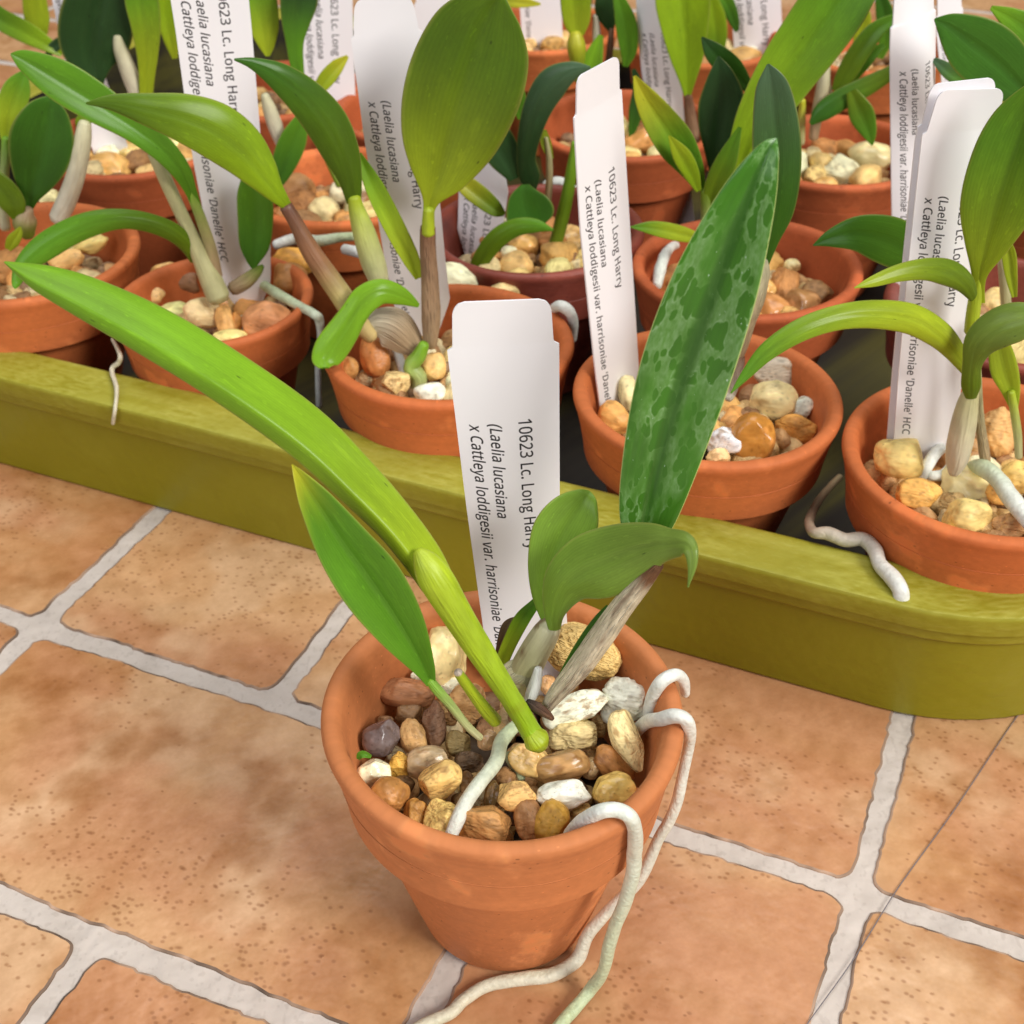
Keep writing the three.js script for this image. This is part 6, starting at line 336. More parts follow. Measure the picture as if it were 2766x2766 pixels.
{"x":[62.09,44.77,-181.75],"a":[-0.588,-0.208,0.782],"b":[-0.809,0.115,-0.577],"s":[6.1,4.63,4.14],"c":[0.312,0.128,0.04],"k":1,"label":"large dark brown pebble in the second-row pot right of the narrow tilted tag","group":"gravel pebbles in the second-row pot right of the narrow tilted tag"},
{"x":[63.87,43.43,-168.83],"a":[-0.923,0.24,0.301],"b":[-0.259,0.189,-0.947],"s":[5.42,4.49,3.89],"c":[0.335,0.138,0.043],"k":0,"label":"dark brown pebble in the second-row pot right of the narrow tilted tag","group":"gravel pebbles in the second-row pot right of the narrow tilted tag"},
{"x":[51.95,43.72,-181.54],"a":[-0.94,-0.275,0.2],"b":[-0.257,0.19,-0.948],"s":[6.75,5.72,4.69],"c":[0.437,0.178,0.054],"k":1,"label":"large dark brown pebble in the second-row pot right of the narrow tilted tag","group":"gravel pebbles in the second-row pot right of the narrow tilted tag"},
{"x":[79.29,44.2,-159.05],"a":[0.983,-0.16,0.092],"b":[-0.122,-0.195,0.973],"s":[3.32,2.5,2.31],"c":[0.514,0.278,0.09],"k":4,"label":"small golden tan pebble in the second-row pot right of the narrow tilted tag","group":"gravel pebbles in the second-row pot right of the narrow tilted tag"},
{"x":[58.29,42.56,-166.94],"a":[-0.942,0.022,0.336],"b":[-0.326,0.185,-0.927],"s":[3.0,2.58,1.96],"c":[0.371,0.152,0.047],"k":1,"label":"small dark brown pebble in the second-row pot right of the narrow tilted tag","group":"gravel pebbles in the second-row pot right of the narrow tilted tag"},
{"x":[76.59,44.18,-175.17],"a":[0.277,0.178,0.944],"b":[-0.955,-0.058,0.291],"s":[3.53,2.61,2.3],"c":[0.596,0.321,0.103],"k":3,"label":"small golden tan pebble in the second-row pot right of the narrow tilted tag","group":"gravel pebbles in the second-row pot right of the narrow tilted tag"},
{"x":[85.38,44.9,-187.84],"a":[-0.848,0.276,0.452],"b":[-0.417,0.178,-0.891],"s":[2.77,2.06,2.16],"c":[0.729,0.538,0.289],"k":3,"label":"small sandy beige pebble in the second-row pot right of the narrow tilted tag","group":"gravel pebbles in the second-row pot right of the narrow tilted tag"},
{"x":[51.85,42.82,-161.88],"a":[0.28,-0.011,0.96],"b":[-0.959,-0.056,0.279],"s":[3.32,2.83,2.25],"c":[0.742,0.548,0.294],"k":2,"label":"small sandy beige pebble in the second-row pot right of the narrow tilted tag","group":"gravel pebbles in the second-row pot right of the narrow tilted tag"},
{"x":[129.39,44.37,-140.75],"a":[-0.499,0.202,0.843],"b":[-0.844,0.105,-0.525],"s":[6.06,4.31,3.61],"c":[0.457,0.248,0.08],"k":3,"label":"golden tan pebble in the pot behind the two stuck tags","group":"gravel pebbles in the pot behind the two stuck tags"},
{"x":[147.09,44.34,-134.02],"a":[0.661,0.026,0.75],"b":[-0.741,-0.132,0.658],"s":[6.93,6.57,5.74],"c":[0.616,0.275,0.085],"k":3,"label":"large chestnut brown pebble in the pot behind the two stuck tags","group":"gravel pebbles in the pot behind the two stuck tags"},
{"x":[130.19,42.78,-127.74],"a":[-0.095,-0.283,0.955],"b":[-0.995,0.019,-0.093],"s":[5.23,3.89,3.32],"c":[0.761,0.562,0.302],"k":3,"label":"sandy beige pebble in the pot behind the two stuck tags","group":"gravel pebbles in the pot behind the two stuck tags"},
{"x":[157.28,43.71,-150.91],"a":[0.902,0.187,0.389],"b":[-0.357,-0.183,0.916],"s":[5.24,3.87,2.86],"c":[0.609,0.413,0.18],"k":1,"label":"pale yellow pebble in the pot behind the two stuck tags","group":"gravel pebbles in the pot behind the two stuck tags"},
{"x":[138.13,42.86,-138.86],"a":[-0.682,0.105,0.724],"b":[-0.711,0.138,-0.689],"s":[7.17,6.32,4.93],"c":[0.713,0.483,0.21],"k":4,"label":"large pale yellow pebble in the pot behind the two stuck tags","group":"gravel pebbles in the pot behind the two stuck tags"},
{"x":[118.09,44.42,-147.25],"a":[0.939,0.12,0.322],"b":[-0.297,-0.187,0.936],"s":[6.02,3.85,3.82],"c":[0.727,0.537,0.289],"k":2,"label":"sandy beige pebble in the pot behind the two stuck tags","group":"gravel pebbles in the pot behind the two stuck tags"},
{"x":[138.93,43.85,-166.29],"a":[-0.662,-0.087,0.744],"b":[-0.748,0.13,-0.651],"s":[4.53,3.21,2.71],"c":[0.618,0.42,0.183],"k":0,"label":"pale yellow pebble in the pot behind the two stuck tags","group":"gravel pebbles in the pot behind the two stuck tags"},
{"x":[152.04,43.78,-147.01],"a":[0.841,-0.149,0.52],"b":[-0.54,-0.165,0.826],"s":[4.04,3.86,2.9],"c":[0.282,0.131,0.048],"k":4,"label":"deep brown pebble in the pot behind the two stuck tags","group":"gravel pebbles in the pot behind the two stuck tags"},
{"x":[-91.25,42.93,-326.43],"a":[-0.893,-0.056,0.447],"b":[-0.45,0.175,-0.876],"s":[4.69,4.03,3.06],"c":[0.678,0.46,0.2],"k":1,"label":"pale yellow pebble in the third-row pot at the left","group":"gravel pebbles in the third-row pot at the left"},
{"x":[-72.82,43.45,-336.9],"a":[-0.125,-0.042,0.991],"b":[-0.992,0.025,-0.124],"s":[7.08,5.04,4.02],"c":[0.678,0.46,0.2],"k":1,"label":"large pale yellow pebble in the third-row pot at the left","group":"gravel pebbles in the third-row pot at the left"},
{"x":[-98.61,44.22,-319.78],"a":[0.463,0.03,0.886],"b":[-0.881,-0.093,0.463],"s":[5.58,4.72,3.29],"c":[0.286,0.133,0.049],"k":3,"label":"deep brown pebble in the third-row pot at the left","group":"gravel pebbles in the third-row pot at the left"},
{"x":[-75.37,44.47,-312.37],"a":[-0.785,-0.059,0.617],"b":[-0.618,0.154,-0.771],"s":[7.17,6.42,5.42],"c":[0.551,0.297,0.095],"k":1,"label":"large golden tan pebble in the third-row pot at the left","group":"gravel pebbles in the third-row pot at the left"},
{"x":[-105.01,43.05,-326.66],"a":[0.885,-0.253,0.39],"b":[-0.439,-0.176,0.881],"s":[5.87,5.61,4.27],"c":[0.553,0.332,0.135],"k":2,"label":"large light tan pebble in the third-row pot at the left","group":"gravel pebbles in the third-row pot at the left"},
{"x":[-89.46,42.67,-316.54],"a":[0.394,-0.188,0.9],"b":[-0.919,-0.077,0.386],"s":[5.94,4.23,3.22],"c":[0.529,0.237,0.074],"k":4,"label":"chestnut brown pebble in the third-row pot at the left","group":"gravel pebbles in the third-row pot at the left"},
{"x":[-93.61,44.65,-337.96],"a":[0.261,0.136,0.956],"b":[-0.961,-0.054,0.271],"s":[4.16,2.96,2.9],"c":[0.673,0.402,0.162],"k":4,"label":"light tan pebble in the third-row pot at the left","group":"gravel pebbles in the third-row pot at the left"},
{"x":[-72.3,42.85,-321.5],"a":[0.025,0.048,0.999],"b":[-1.0,-0.005,0.025],"s":[3.42,2.6,1.82],"c":[0.301,0.14,0.051],"k":2,"label":"small deep brown pebble in the third-row pot at the left","group":"gravel pebbles in the third-row pot at the left"},
{"x":[-15.07,44.38,-289.81],"a":[-0.199,-0.145,0.969],"b":[-0.98,0.039,-0.195],"s":[5.15,3.52,2.89],"c":[0.707,0.479,0.208],"k":3,"label":"pale yellow pebble in the third-row pot behind the oval leaf","group":"gravel pebbles in the third-row pot behind the oval leaf"},
{"x":[-38.4,42.8,-311.37],"a":[-0.622,-0.004,0.783],"b":[-0.778,0.123,-0.617],"s":[6.12,3.99,3.88],"c":[0.75,0.508,0.22],"k":2,"label":"pale yellow pebble in the third-row pot behind the oval leaf","group":"gravel pebbles in the third-row pot behind the oval leaf"},
{"x":[-16.9,44.09,-314.83],"a":[-0.663,0.271,0.698],"b":[-0.69,0.142,-0.71],"s":[6.55,5.72,4.51],"c":[0.493,0.221,0.069],"k":4,"label":"large chestnut brown pebble in the third-row pot behind the oval leaf","group":"gravel pebbles in the third-row pot behind the oval leaf"},
{"x":[-22.93,42.52,-294.6],"a":[-0.44,0.036,0.897],"b":[-0.893,0.088,-0.441],"s":[7.54,5.64,4.52],"c":[0.762,0.63,0.441],"k":3,"label":"large cream white pebble in the third-row pot behind the oval leaf","group":"gravel pebbles in the third-row pot behind the oval leaf"},
{"x":[-29.73,43.58,-316.39],"a":[0.261,-0.2,0.944],"b":[-0.965,-0.051,0.256],"s":[7.21,5.3,4.72],"c":[0.307,0.142,0.052],"k":0,"label":"large deep brown pebble in the third-row pot behind the oval leaf","group":"gravel pebbles in the third-row pot behind the oval leaf"},
{"x":[-45.25,43.18,-293.98],"a":[0.803,-0.221,0.554],"b":[-0.59,-0.158,0.792],"s":[6.98,4.46,4.44],"c":[0.584,0.35,0.142],"k":4,"label":"large light tan pebble in the third-row pot behind the oval leaf","group":"gravel pebbles in the third-row pot behind the oval leaf"},
{"x":[-12.9,42.47,-306.81],"a":[-0.045,0.086,0.995],"b":[-0.999,0.009,-0.046],"s":[3.5,2.63,2.11],"c":[0.347,0.142,0.044],"k":4,"label":"small dark brown pebble in the third-row pot behind the oval leaf","group":"gravel pebbles in the third-row pot behind the oval leaf"},
{"x":[-26.89,43.17,-286.94],"a":[-0.672,-0.278,0.686],"b":[-0.734,0.133,-0.665],"s":[4.79,3.4,2.74],"c":[0.661,0.489,0.263],"k":4,"label":"sandy beige pebble in the third-row pot behind the oval leaf","group":"gravel pebbles in the third-row pot behind the oval leaf"},
{"x":[50.17,44.58,-288.97],"a":[-0.967,-0.195,0.166],"b":[-0.204,0.192,-0.96],"s":[7.98,4.96,4.74],"c":[0.513,0.23,0.072],"k":3,"label":"large chestnut brown pebble in the third-row pot behind the narrow tilted tag","group":"gravel pebbles in the third-row pot behind the narrow tilted tag"},
{"x":[36.93,44.49,-280.6],"a":[0.05,-0.264,0.963],"b":[-0.999,-0.01,0.049],"s":[7.85,5.0,5.1],"c":[0.888,0.6,0.259],"k":0,"label":"large pale yellow pebble in the third-row pot behind the narrow tilted tag","group":"gravel pebbles in the third-row pot behind the narrow tilted tag"},
{"x":[37.68,43.68,-295.61],"a":[0.58,0.248,0.776],"b":[-0.775,-0.124,0.619],"s":[5.83,4.67,4.49],"c":[0.775,0.64,0.448],"k":3,"label":"large cream white pebble in the third-row pot behind the narrow tilted tag","group":"gravel pebbles in the third-row pot behind the narrow tilted tag"},
{"x":[57.78,43.82,-274.95],"a":[-0.506,0.092,0.858],"b":[-0.852,0.103,-0.514],"s":[7.87,5.01,4.88],"c":[0.746,0.551,0.296],"k":1,"label":"large sandy beige pebble in the third-row pot behind the narrow tilted tag","group":"gravel pebbles in the third-row pot behind the narrow tilted tag"},
{"x":[42.46,44.28,-264.97],"a":[0.939,-0.184,0.291],"b":[-0.324,-0.186,0.928],"s":[5.23,4.03,3.95],"c":[0.533,0.288,0.093],"k":4,"label":"golden tan pebble in the third-row pot behind the narrow tilted tag","group":"gravel pebbles in the third-row pot behind the narrow tilted tag"},
{"x":[44.32,44.09,-272.31],"a":[-0.371,-0.197,0.908],"b":[-0.929,0.073,-0.364],"s":[5.58,4.14,3.32],"c":[0.724,0.49,0.213],"k":0,"label":"pale yellow pebble in the third-row pot behind the narrow tilted tag","group":"gravel pebbles in the third-row pot behind the narrow tilted tag"},
{"x":[30.82,43.33,-272.82],"a":[0.416,-0.146,0.898],"b":[-0.909,-0.082,0.408],"s":[5.56,4.76,3.84],"c":[0.619,0.334,0.106],"k":0,"label":"golden tan pebble in the third-row pot behind the narrow tilted tag","group":"gravel pebbles in the third-row pot behind the narrow tilted tag"},
{"x":[31.56,42.53,-287.52],"a":[-0.525,-0.182,0.831],"b":[-0.851,0.103,-0.515],"s":[4.84,3.25,3.56],"c":[0.29,0.135,0.049],"k":0,"label":"deep brown pebble in the third-row pot behind the narrow tilted tag","group":"gravel pebbles in the third-row pot behind the narrow tilted tag"},
{"x":[42.43,42.48,-303.84],"a":[0.147,-0.025,0.989],"b":[-0.989,-0.029,0.147],"s":[6.67,5.32,4.49],"c":[0.8,0.542,0.234],"k":1,"label":"large pale yellow pebble in the third-row pot behind the narrow tilted tag","group":"gravel pebbles in the third-row pot behind the narrow tilted tag"},
{"x":[24.23,43.07,-276.59],"a":[0.783,-0.174,0.597],"b":[-0.621,-0.154,0.769],"s":[5.03,3.41,2.94],"c":[0.524,0.283,0.091],"k":2,"label":"golden tan pebble in the third-row pot behind the narrow tilted tag","group":"gravel pebbles in the third-row pot behind the narrow tilted tag"},
{"x":[44.66,42.81,-278.61],"a":[0.948,-0.108,0.3],"b":[-0.316,-0.186,0.93],"s":[3.58,2.61,2.37],"c":[0.272,0.127,0.047],"k":1,"label":"small deep brown pebble in the third-row pot behind the narrow tilted tag","group":"gravel pebbles in the third-row pot behind the narrow tilted tag"},
{"x":[49.63,43.41,-298.59],"a":[0.494,0.222,0.841],"b":[-0.845,-0.105,0.524],"s":[3.19,2.25,2.08],"c":[0.469,0.211,0.066],"k":2,"label":"small chestnut brown pebble in the third-row pot behind the narrow tilted tag","group":"gravel pebbles in the third-row pot behind the narrow tilted tag"},
{"x":[37.13,43.44,-273.27],"a":[0.915,0.19,0.356],"b":[-0.323,-0.186,0.928],"s":[3.36,2.81,2.05],"c":[0.332,0.136,0.043],"k":2,"label":"small dark brown pebble in the third-row pot behind the narrow tilted tag","group":"gravel pebbles in the third-row pot behind the narrow tilted tag"},
{"x":[54.05,44.75,-301.89],"a":[-0.938,-0.195,0.287],"b":[-0.323,0.186,-0.928],"s":[4.48,3.05,2.8],"c":[0.296,0.137,0.05],"k":2,"label":"deep brown pebble in the third-row pot behind the narrow tilted tag","group":"gravel pebbles in the third-row pot behind the narrow tilted tag"},
{"x":[114.04,44.73,-277.72],"a":[0.307,-0.287,0.907],"b":[-0.951,-0.061,0.303],"s":[5.59,4.7,3.32],"c":[0.449,0.182,0.056],"k":4,"label":"dark brown pebble in the third-row pot left of the curled tag","group":"gravel pebbles in the third-row pot left of the curled tag"},
{"x":[121.77,44.83,-275.49],"a":[0.669,0.06,0.741],"b":[-0.731,-0.134,0.67],"s":[5.53,3.6,3.54],"c":[0.437,0.197,0.062],"k":0,"label":"chestnut brown pebble in the third-row pot left of the curled tag","group":"gravel pebbles in the third-row pot left of the curled tag"},
{"x":[98.23,43.6,-261.42],"a":[-0.518,-0.273,0.811],"b":[-0.854,0.102,-0.511],"s":[6.55,5.01,4.73],"c":[0.767,0.634,0.444],"k":4,"label":"large cream white pebble in the third-row pot left of the curled tag","group":"gravel pebbles in the third-row pot left of the curled tag"},
{"x":[110.23,44.63,-264.67],"a":[0.347,-0.129,0.929],"b":[-0.938,-0.068,0.341],"s":[5.18,3.82,3.69],"c":[0.733,0.438,0.176],"k":0,"label":"light tan pebble in the third-row pot left of the curled tag","group":"gravel pebbles in the third-row pot left of the curled tag"},
{"x":[107.08,43.48,-245.09],"a":[-0.206,0.072,0.976],"b":[-0.977,0.042,-0.209],"s":[6.69,4.59,4.37],"c":[0.547,0.296,0.095],"k":3,"label":"large golden tan pebble in the third-row pot left of the curled tag","group":"gravel pebbles in the third-row pot left of the curled tag"},
{"x":[105.56,44.65,-254.45],"a":[-0.223,-0.211,0.952],"b":[-0.975,0.044,-0.218],"s":[5.8,4.21,3.44],"c":[0.754,0.45,0.181],"k":2,"label":"light tan pebble in the third-row pot left of the curled tag","group":"gravel pebbles in the third-row pot left of the curled tag"},
{"x":[120.48,44.74,-248.29],"a":[-0.72,0.118,0.684],"b":[-0.669,0.146,-0.729],"s":[7.62,5.08,5.13],"c":[0.695,0.415,0.167],"k":0,"label":"large light tan pebble in the third-row pot left of the curled tag","group":"gravel pebbles in the third-row pot left of the curled tag"},
{"x":[128.62,44.48,-265.98],"a":[0.928,-0.039,0.37],"b":[-0.371,-0.182,0.911],"s":[7.57,5.75,5.42],"c":[0.724,0.535,0.288],"k":3,"label":"large sandy beige pebble in the third-row pot left of the curled tag","group":"gravel pebbles in the third-row pot left of the curled tag"},
{"x":[95.06,43.31,-249.44],"a":[0.623,0.205,0.755],"b":[-0.747,-0.13,0.651],"s":[5.79,3.98,4.17],"c":[0.315,0.13,0.041],"k":0,"label":"dark brown pebble in the third-row pot left of the curled tag","group":"gravel pebbles in the third-row pot left of the curled tag"},
{"x":[114.46,44.48,-256.76],"a":[0.686,-0.273,0.675],"b":[-0.722,-0.136,0.679],"s":[7.27,5.8,4.39],"c":[0.727,0.601,0.421],"k":1,"label":"large cream white pebble in the third-row pot left of the curled tag","group":"gravel pebbles in the third-row pot left of the curled tag"},
{"x":[102.9,44.1,-271.54],"a":[-0.981,-0.049,0.189],"b":[-0.195,0.192,-0.962],"s":[3.68,3.06,2.11],"c":[0.665,0.451,0.196],"k":4,"label":"small pale yellow pebble in the third-row pot left of the curled tag","group":"gravel pebbles in the third-row pot left of the curled tag"},
{"x":[114.01,44.35,-269.24],"a":[-0.212,0.24,0.947],"b":[-0.972,0.046,-0.23],"s":[3.09,2.43,1.84],"c":[0.588,0.435,0.235],"k":0,"label":"small sandy beige pebble in the third-row pot left of the curled tag","group":"gravel pebbles in the third-row pot left of the curled tag"},
{"x":[107.82,44.62,-271.57],"a":[-0.05,-0.086,0.995],"b":[-0.999,0.01,-0.05],"s":[3.8,3.24,2.42],"c":[0.506,0.375,0.203],"k":1,"label":"small sandy beige pebble in the third-row pot left of the curled tag","group":"gravel pebbles in the third-row pot left of the curled tag"},
{"x":[132.45,44.51,-250.39],"a":[-0.663,-0.267,0.699],"b":[-0.744,0.131,-0.655],"s":[2.92,2.5,2.01],"c":[0.318,0.131,0.041],"k":0,"label":"small dark brown pebble in the third-row pot left of the curled tag","group":"gravel pebbles in the third-row pot left of the curled tag"},
{"x":[185.46,44.41,-218.1],"a":[0.596,0.082,0.799],"b":[-0.79,-0.12,0.601],"s":[6.39,4.95,4.44],"c":[0.703,0.476,0.207],"k":0,"label":"large pale yellow pebble in the third-row pot at the right edge","group":"gravel pebbles in the third-row pot at the right edge"},
{"x":[183.59,44.01,-247.85],"a":[-0.859,-0.038,0.51],"b":[-0.509,0.169,-0.844],"s":[5.5,4.68,3.72],"c":[0.785,0.531,0.23],"k":3,"label":"pale yellow pebble in the third-row pot at the right edge","group":"gravel pebbles in the third-row pot at the right edge"},
{"x":[174.1,42.97,-246.6],"a":[-0.78,-0.097,0.619],"b":[-0.626,0.153,-0.765],"s":[4.92,3.8,3.38],"c":[0.566,0.306,0.098],"k":1,"label":"golden tan pebble in the third-row pot at the right edge","group":"gravel pebbles in the third-row pot at the right edge"},
{"x":[175.75,44.69,-237.78],"a":[0.078,-0.049,0.996],"b":[-0.997,-0.016,0.078],"s":[4.55,3.74,3.52],"c":[0.867,0.586,0.253],"k":4,"label":"pale yellow pebble in the third-row pot at the right edge","group":"gravel pebbles in the third-row pot at the right edge"},
{"x":[162.36,44.46,-238.11],"a":[0.702,0.017,0.712],"b":[-0.703,-0.139,0.697],"s":[7.5,5.04,4.48],"c":[0.288,0.134,0.049],"k":4,"label":"large deep brown pebble in the third-row pot at the right edge","group":"gravel pebbles in the third-row pot at the right edge"},
{"x":[184.95,42.44,-239.63],"a":[-0.981,-0.013,0.195],"b":[-0.194,0.192,-0.962],"s":[5.92,4.77,4.52],"c":[0.56,0.25,0.078],"k":3,"label":"chestnut brown pebble in the third-row pot at the right edge","group":"gravel pebbles in the third-row pot at the right edge"},
{"x":[174.88,42.52,-218.46],"a":[0.037,-0.084,0.996],"b":[-0.999,-0.007,0.037],"s":[4.14,2.87,2.44],"c":[0.784,0.53,0.23],"k":1,"label":"pale yellow pebble in the third-row pot at the right edge","group":"gravel pebbles in the third-row pot at the right edge"},
{"x":[190.61,44.59,-223.79],"a":[-0.731,-0.243,0.637],"b":[-0.677,0.144,-0.722],"s":[4.24,2.99,3.21],"c":[0.539,0.323,0.131],"k":0,"label":"light tan pebble in the third-row pot at the right edge","group":"gravel pebbles in the third-row pot at the right edge"},
{"x":[21.18,42.53,-399.27],"a":[-0.255,0.152,0.955],"b":[-0.962,0.053,-0.266],"s":[6.17,4.77,4.33],"c":[0.564,0.304,0.097],"k":2,"label":"large golden tan pebble in the farthest pot at the top centre","group":"gravel pebbles in the farthest pot at the top centre"},
{"x":[30.65,44.34,-386.37],"a":[-0.989,-0.144,0.046],"b":[-0.074,0.196,-0.978],"s":[4.81,3.72,2.79],"c":[0.671,0.401,0.162],"k":2,"label":"light tan pebble in the farthest pot at the top centre","group":"gravel pebbles in the farthest pot at the top centre"},
{"x":[9.3,44.03,-392.41],"a":[0.525,-0.206,0.826],"b":[-0.851,-0.103,0.515],"s":[4.87,3.92,2.99],"c":[0.611,0.366,0.148],"k":3,"label":"light tan pebble in the farthest pot at the top centre","group":"gravel pebbles in the farthest pot at the top centre"},
{"x":[26.72,42.77,-405.95],"a":[-0.628,-0.034,0.777],"b":[-0.774,0.124,-0.621],"s":[4.67,4.31,3.9],"c":[0.564,0.338,0.137],"k":0,"label":"light tan pebble in the farthest pot at the top centre","group":"gravel pebbles in the farthest pot at the top centre"},
{"x":[2.97,43.14,-405.03],"a":[0.969,0.23,0.088],"b":[-0.042,-0.196,0.98],"s":[5.95,4.39,3.88],"c":[0.348,0.143,0.044],"k":4,"label":"dark brown pebble in the farthest pot at the top centre","group":"gravel pebbles in the farthest pot at the top centre"},
{"x":[11.73,42.6,-400.98],"a":[0.497,0.214,0.841],"b":[-0.844,-0.105,0.526],"s":[4.55,3.06,2.65],"c":[0.616,0.369,0.149],"k":4,"label":"light tan pebble in the farthest pot at the top centre","group":"gravel pebbles in the farthest pot at the top centre"},
{"x":[7.06,43.09,-379.56],"a":[0.911,-0.084,0.404],"b":[-0.413,-0.179,0.893],"s":[4.15,2.87,2.96],"c":[0.429,0.193,0.061],"k":0,"label":"chestnut brown pebble in the farthest pot at the top centre","group":"gravel pebbles in the farthest pot at the top centre"},
{"x":[80.2,43.55,-364.16],"a":[0.638,-0.233,0.734],"b":[-0.768,-0.126,0.628],"s":[7.16,5.21,5.0],"c":[0.314,0.145,0.053],"k":4,"label":"large deep brown pebble in the farthest pot behind the bright upright leaf","group":"gravel pebbles in the farthest pot behind the bright upright leaf"},
{"x":[92.92,44.19,-388.77],"a":[-0.186,0.076,0.98],"b":[-0.981,0.038,-0.189],"s":[6.9,5.85,4.22],"c":[0.518,0.384,0.208],"k":4,"label":"large sandy beige pebble in the farthest pot behind the bright upright leaf","group":"gravel pebbles in the farthest pot behind the bright upright leaf"},
{"x":[93.75,44.04,-360.05],"a":[-0.633,0.212,0.745],"b":[-0.736,0.133,-0.664],"s":[5.63,4.24,4.41],"c":[0.31,0.144,0.052],"k":3,"label":"large deep brown pebble in the farthest pot behind the bright upright leaf","group":"gravel pebbles in the farthest pot behind the bright upright leaf"},
{"x":[80.3,43.16,-390.6],"a":[-0.891,-0.096,0.444],"b":[-0.454,0.175,-0.874],"s":[5.47,4.7,3.49],"c":[0.779,0.465,0.186],"k":0,"label":"light tan pebble in the farthest pot behind the bright upright leaf","group":"gravel pebbles in the farthest pot behind the bright upright leaf"},
{"x":[100.0,44.33,-374.03],"a":[-0.893,0.073,0.444],"b":[-0.426,0.177,-0.887],"s":[7.97,6.37,5.69],"c":[0.47,0.255,0.082],"k":0,"label":"large golden tan pebble in the farthest pot behind the bright upright leaf","group":"gravel pebbles in the farthest pot behind the bright upright leaf"},
{"x":[104.34,43.65,-384.28],"a":[-0.271,0.162,0.949],"b":[-0.957,0.057,-0.283],"s":[3.88,3.18,2.83],"c":[0.906,0.748,0.523],"k":0,"label":"small cream white pebble in the farthest pot behind the bright upright leaf","group":"gravel pebbles in the farthest pot behind the bright upright leaf"},
{"x":[83.62,44.42,-397.87],"a":[0.32,-0.036,0.947],"b":[-0.946,-0.064,0.318],"s":[3.65,2.51,2.13],"c":[0.572,0.423,0.229],"k":4,"label":"small sandy beige pebble in the farthest pot behind the bright upright leaf","group":"gravel pebbles in the farthest pot behind the bright upright leaf"},
{"x":[153.99,43.11,-347.06],"a":[0.633,-0.137,0.762],"b":[-0.774,-0.124,0.621],"s":[5.8,4.69,3.78],"c":[0.238,0.111,0.041],"k":3,"label":"deep brown pebble in the farthest pot at the top right","group":"gravel pebbles in the farthest pot at the top right"},
{"x":[139.88,44.22,-357.54],"a":[-0.841,0.016,0.54],"b":[-0.53,0.166,-0.831],"s":[6.93,6.02,4.39],"c":[0.674,0.558,0.391],"k":1,"label":"large cream white pebble in the farthest pot at the top right","group":"gravel pebbles in the farthest pot at the top right"},
{"x":[152.51,42.76,-360.33],"a":[0.798,0.275,0.536],"b":[-0.509,-0.169,0.844],"s":[5.06,3.83,2.95],"c":[0.37,0.152,0.047],"k":3,"label":"dark brown pebble in the farthest pot at the top right","group":"gravel pebbles in the farthest pot at the top right"},
{"x":[159.69,42.42,-382.37],"a":[-0.987,0.051,0.153],"b":[-0.14,0.194,-0.971],"s":[5.9,5.25,3.97],"c":[0.253,0.118,0.044],"k":2,"label":"large deep brown pebble in the farthest pot at the top right","group":"gravel pebbles in the farthest pot at the top right"},
{"x":[165.88,44.19,-368.0],"a":[0.537,-0.156,0.829],"b":[-0.843,-0.105,0.527],"s":[6.93,5.32,4.25],"c":[0.665,0.451,0.196],"k":4,"label":"large pale yellow pebble in the farthest pot at the top right","group":"gravel pebbles in the farthest pot at the top right"},
{"x":[149.87,43.0,-379.86],"a":[0.867,-0.055,0.495],"b":[-0.496,-0.17,0.851],"s":[4.12,3.5,2.69],"c":[0.581,0.348,0.141],"k":0,"label":"light tan pebble in the farthest pot at the top right","group":"gravel pebbles in the farthest pot at the top right"},
{"x":[167.73,44.62,-356.72],"a":[0.934,0.266,0.238],"b":[-0.19,-0.193,0.963],"s":[2.74,2.56,2.06],"c":[0.567,0.306,0.098],"k":4,"label":"small golden tan pebble in the farthest pot at the top right","group":"gravel pebbles in the farthest pot at the top right"}];
const NMAIN=50;
const THREAD=[[123.28,0.25,-53.31],[117.08,0.25,-46.32],[95.59,0.25,-20.03],[79.01,0.25,-0.69],[66.55,0.25,15.38],[56.19,0.25,27.43],[52.44,0.25,31.89]];

// ------------------------------------------------------------------ textures and materials
const clayTint = [[0.64, 0.222, 0.076], [0.66, 0.180, 0.052], [0.62, 0.160, 0.046], [0.66, 0.172, 0.048], [0.53, 0.120, 0.038], [0.27, 0.062, 0.040]];
const clayMap = tex(1024, 512, (x, y) => {
  const b = fbm(x * 9, y * 3, 1, 5), f = fbm(x * 160, y * 50, 4, 3), s = fbm(x * 12, y * 70, 8, 3);
  let v = .88 + .10 * (b - .5) + .07 * (f - .5) + .04 * (s - .5);
  const lime = smooth(.64, .78, fbm(x * 22, y * 7, 12, 5)) * .12;
  const dot = hash(Math.floor(x * 700), Math.floor(y * 350), 3) > .9975 ? .14 : 0;
  const dk = hash(Math.floor(x * 500), Math.floor(y * 250), 7) > .9985 ? -.25 : 0;
  v += dk; return [v + lime + dot, v + lime * 1.4 + dot, v + lime * 1.8 + dot];
});
const clayBump = tex(1024, 512, (x, y) =>   .5 + .12 * (fbm(x * 14, y * 160, 2, 3) - .5) + .5 * (fbm(x * 220, y * 110, 6, 2) - .5), false);
const clayMats = clayTint.map((c, i) => new THREE.MeshPhysicalMaterial({ color: new THREE.Color().setRGB(...c).multiplyScalar(1.16), map: clayMap, bumpMap: clayBump, bumpScale: .00009, roughness: i === 5 ? .42 : .66, specularIntensity: .6 }));

